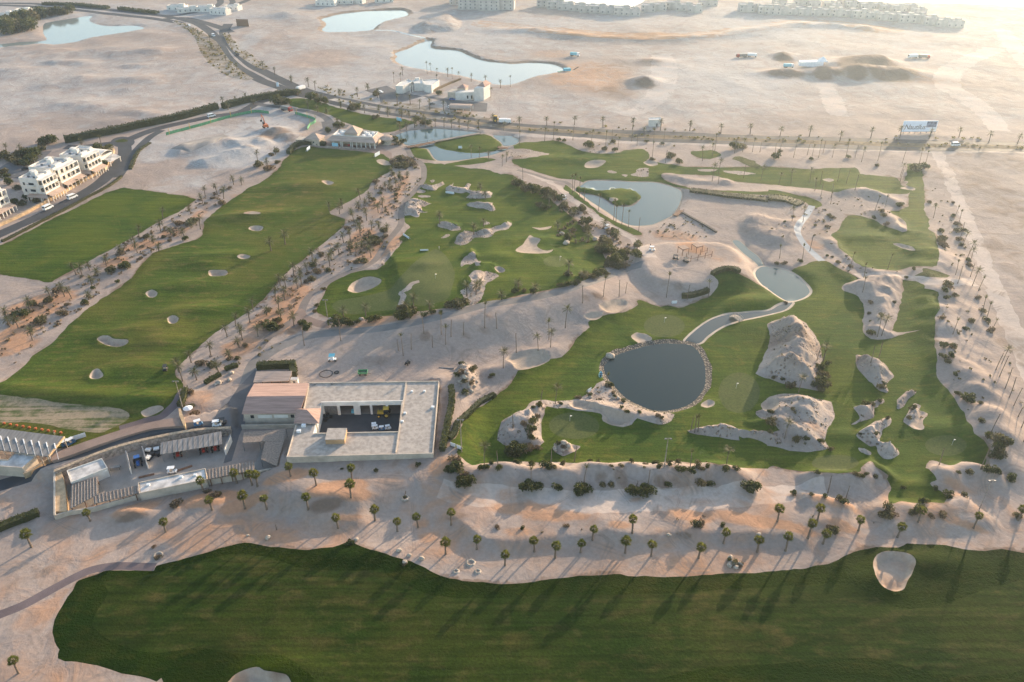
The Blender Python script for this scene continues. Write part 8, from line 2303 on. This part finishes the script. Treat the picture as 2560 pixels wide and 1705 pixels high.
rb_ = [(2, 2, 400, 1000), (2, 2, 430, 950), (2, 2, 480, 940), (2, 2, 500, 1000), (2, 2, 450, 1040), (2, 2, 410, 960), (2, 2, 520, 970), (2, 2, 470, 1010), (1, 2, 1900, 240), (1, 2, 1950, 300), (1, 2, 2000, 340), (1, 2, 2010, 420), (1, 2, 1960, 430), (1, 2, 1920, 340), (1, 2, 1880, 380), (1, 2, 1980, 470), (1, 2, 1930, 490), (1, 2, 2030, 380)]
boulders([(c, r, u, v, rng.uniform(.5, 1.0)) for c, r, u, v in rb_], 'stone of the rock piles at the left of the lower course, %s from the left', 'stones of the rock piles')
rings = [(1, 3, 1975, 475), (1, 3, 2040, 555), (1, 3, 1840, 555), (1, 2, 1370, 1445), (0, 3, 1455, 408), (1, 2, 1545 - 0, 1500 - 1568 + 20)][:5]
for i, (c, r, u, v) in enumerate(rings):
    p = ground_pts(T(c, r, "%g,%g" % (u, v)))[0]
    m = MB()
    n = 18
    R0 = [.95, .6, .6, .9, 1.0][i]
    V, F = [], []
    for k in range(n):
        a = 2 * math.pi * k / n
        for rr, z in ((R0 - .32, -.05), (R0 - .18, .26), (R0 + .05, .3), (R0 + .35, -.08)):
            V.append((rr * math.cos(a), rr * math.sin(a), z + .04 * math.sin(5 * a)))
    for k in range(n):
        for j in range(3):
            b_ = (k + 1) % n
            F.append((4 * k + j, 4 * k + j + 1, 4 * b_ + j + 1, 4 * b_ + j))
    m.add(V, F)
    o = m.build('earth_ring', 'boulder', None, True, p)
    tag(o, ['largest earth watering ring on the foreground sand', 'earth watering ring below the largest one', 'earth watering ring left of the largest one', 'earth watering ring round a bare palm stem by the sand track', 'watering ring near the purple cart path'][i], 'earth ring')
# ---------------------------------------------------------------- light, air, camera
SUN_AZ, SUN_EL = R(36.5), R(11.5)
w = bpy.data.worlds.new("World")
scene.world = w
w.use_nodes = True
nt = w.node_tree
nt.nodes.clear()
wo = nt.nodes.new('ShaderNodeOutputWorld')
bg = nt.nodes.new('ShaderNodeBackground')
sk = nt.nodes.new('ShaderNodeTexSky')
sk.sky_type = 'NISHITA'
sk.sun_disc = False
sk.sun_elevation = SUN_EL
sk.sun_rotation = SUN_AZ
sk.altitude = 50
sk.air_density = 1.0
sk.dust_density = 1.5
sk.ozone_density = 1.0
bg.inputs['Strength'].default_value = .15
nt.links.new(sk.outputs[0], bg.inputs[0])
nt.links.new(bg.outputs[0], wo.inputs[0])
L = bpy.data.lights.new('sun', 'SUN')
L.energy = 3.6
L.angle = R(.5)
L.color = (1.0, .77, .54)
so = bpy.data.objects.new('sun', L)
COL.objects.link(so)
sd = Vector((math.sin(SUN_AZ) * math.cos(SUN_EL), math.cos(SUN_AZ) * math.cos(SUN_EL), math.sin(SUN_EL)))
so.rotation_euler = sd.to_track_quat('Z', 'Y').to_euler()
so.location = sd * 500

def haze():
    x0, x1, y0, y1, z0, z1 = -1500, 1900, -250, 1700, -8, 156
    v = [(x, y, z) for z in (z0, z1) for y in (y0, y1) for x in (x0, x1)]
    f = [(0, 2, 3, 1), (4, 5, 7, 6), (0, 1, 5, 4), (2, 6, 7, 3), (0, 4, 6, 2), (1, 3, 7, 5)]
    me = bpy.data.meshes.new('haze')
    me.from_pydata(v, [], f)
    m = bpy.data.materials.new('haze_air')
    m.use_nodes = True
    t = m.node_tree
    t.nodes.clear()
    o = t.nodes.new('ShaderNodeOutputMaterial')
    p = t.nodes.new('ShaderNodeVolumePrincipled')
    p.inputs['Density'].default_value = HAZE_D
    p.inputs['Color'].default_value = (.72, .87, 1, 1)
    p.inputs['Anisotropy'].default_value = HAZE_G
    p.inputs['Density Attribute'].default_value = ''
    t.links.new(p.outputs[0], o.inputs['Volume'])
    me.materials.append(m)
    ob = bpy.data.objects.new('haze', me)
    COL.objects.link(ob)
    ob['kind'] = 'stuff'
    ob['label'] = 'pale evening haze over the whole golf course'
    ob['category'] = 'haze'
HAZE_D, HAZE_G = .00011, .66
haze()
cam = bpy.data.cameras.new('camera')
co = bpy.data.objects.new('camera', cam)
COL.objects.link(co)
co.location = (0, 0, CAM_H)
co.rotation_euler = (R(90) - PITCH, 0, 0)
cam.sensor_width = 36
cam.lens = 36 * FOC / 2354
cam.clip_start = .5
cam.clip_end = 60000
scene.camera = co
vs = scene.view_settings
vs.view_transform = 'Standard'
vs.look = 'None'
vs.exposure = 1.43
vs.gamma = 1
scene.cycles.volume_bounces = 1
scene.cycles.max_bounces = 6
scene.cycles.use_denoising = True
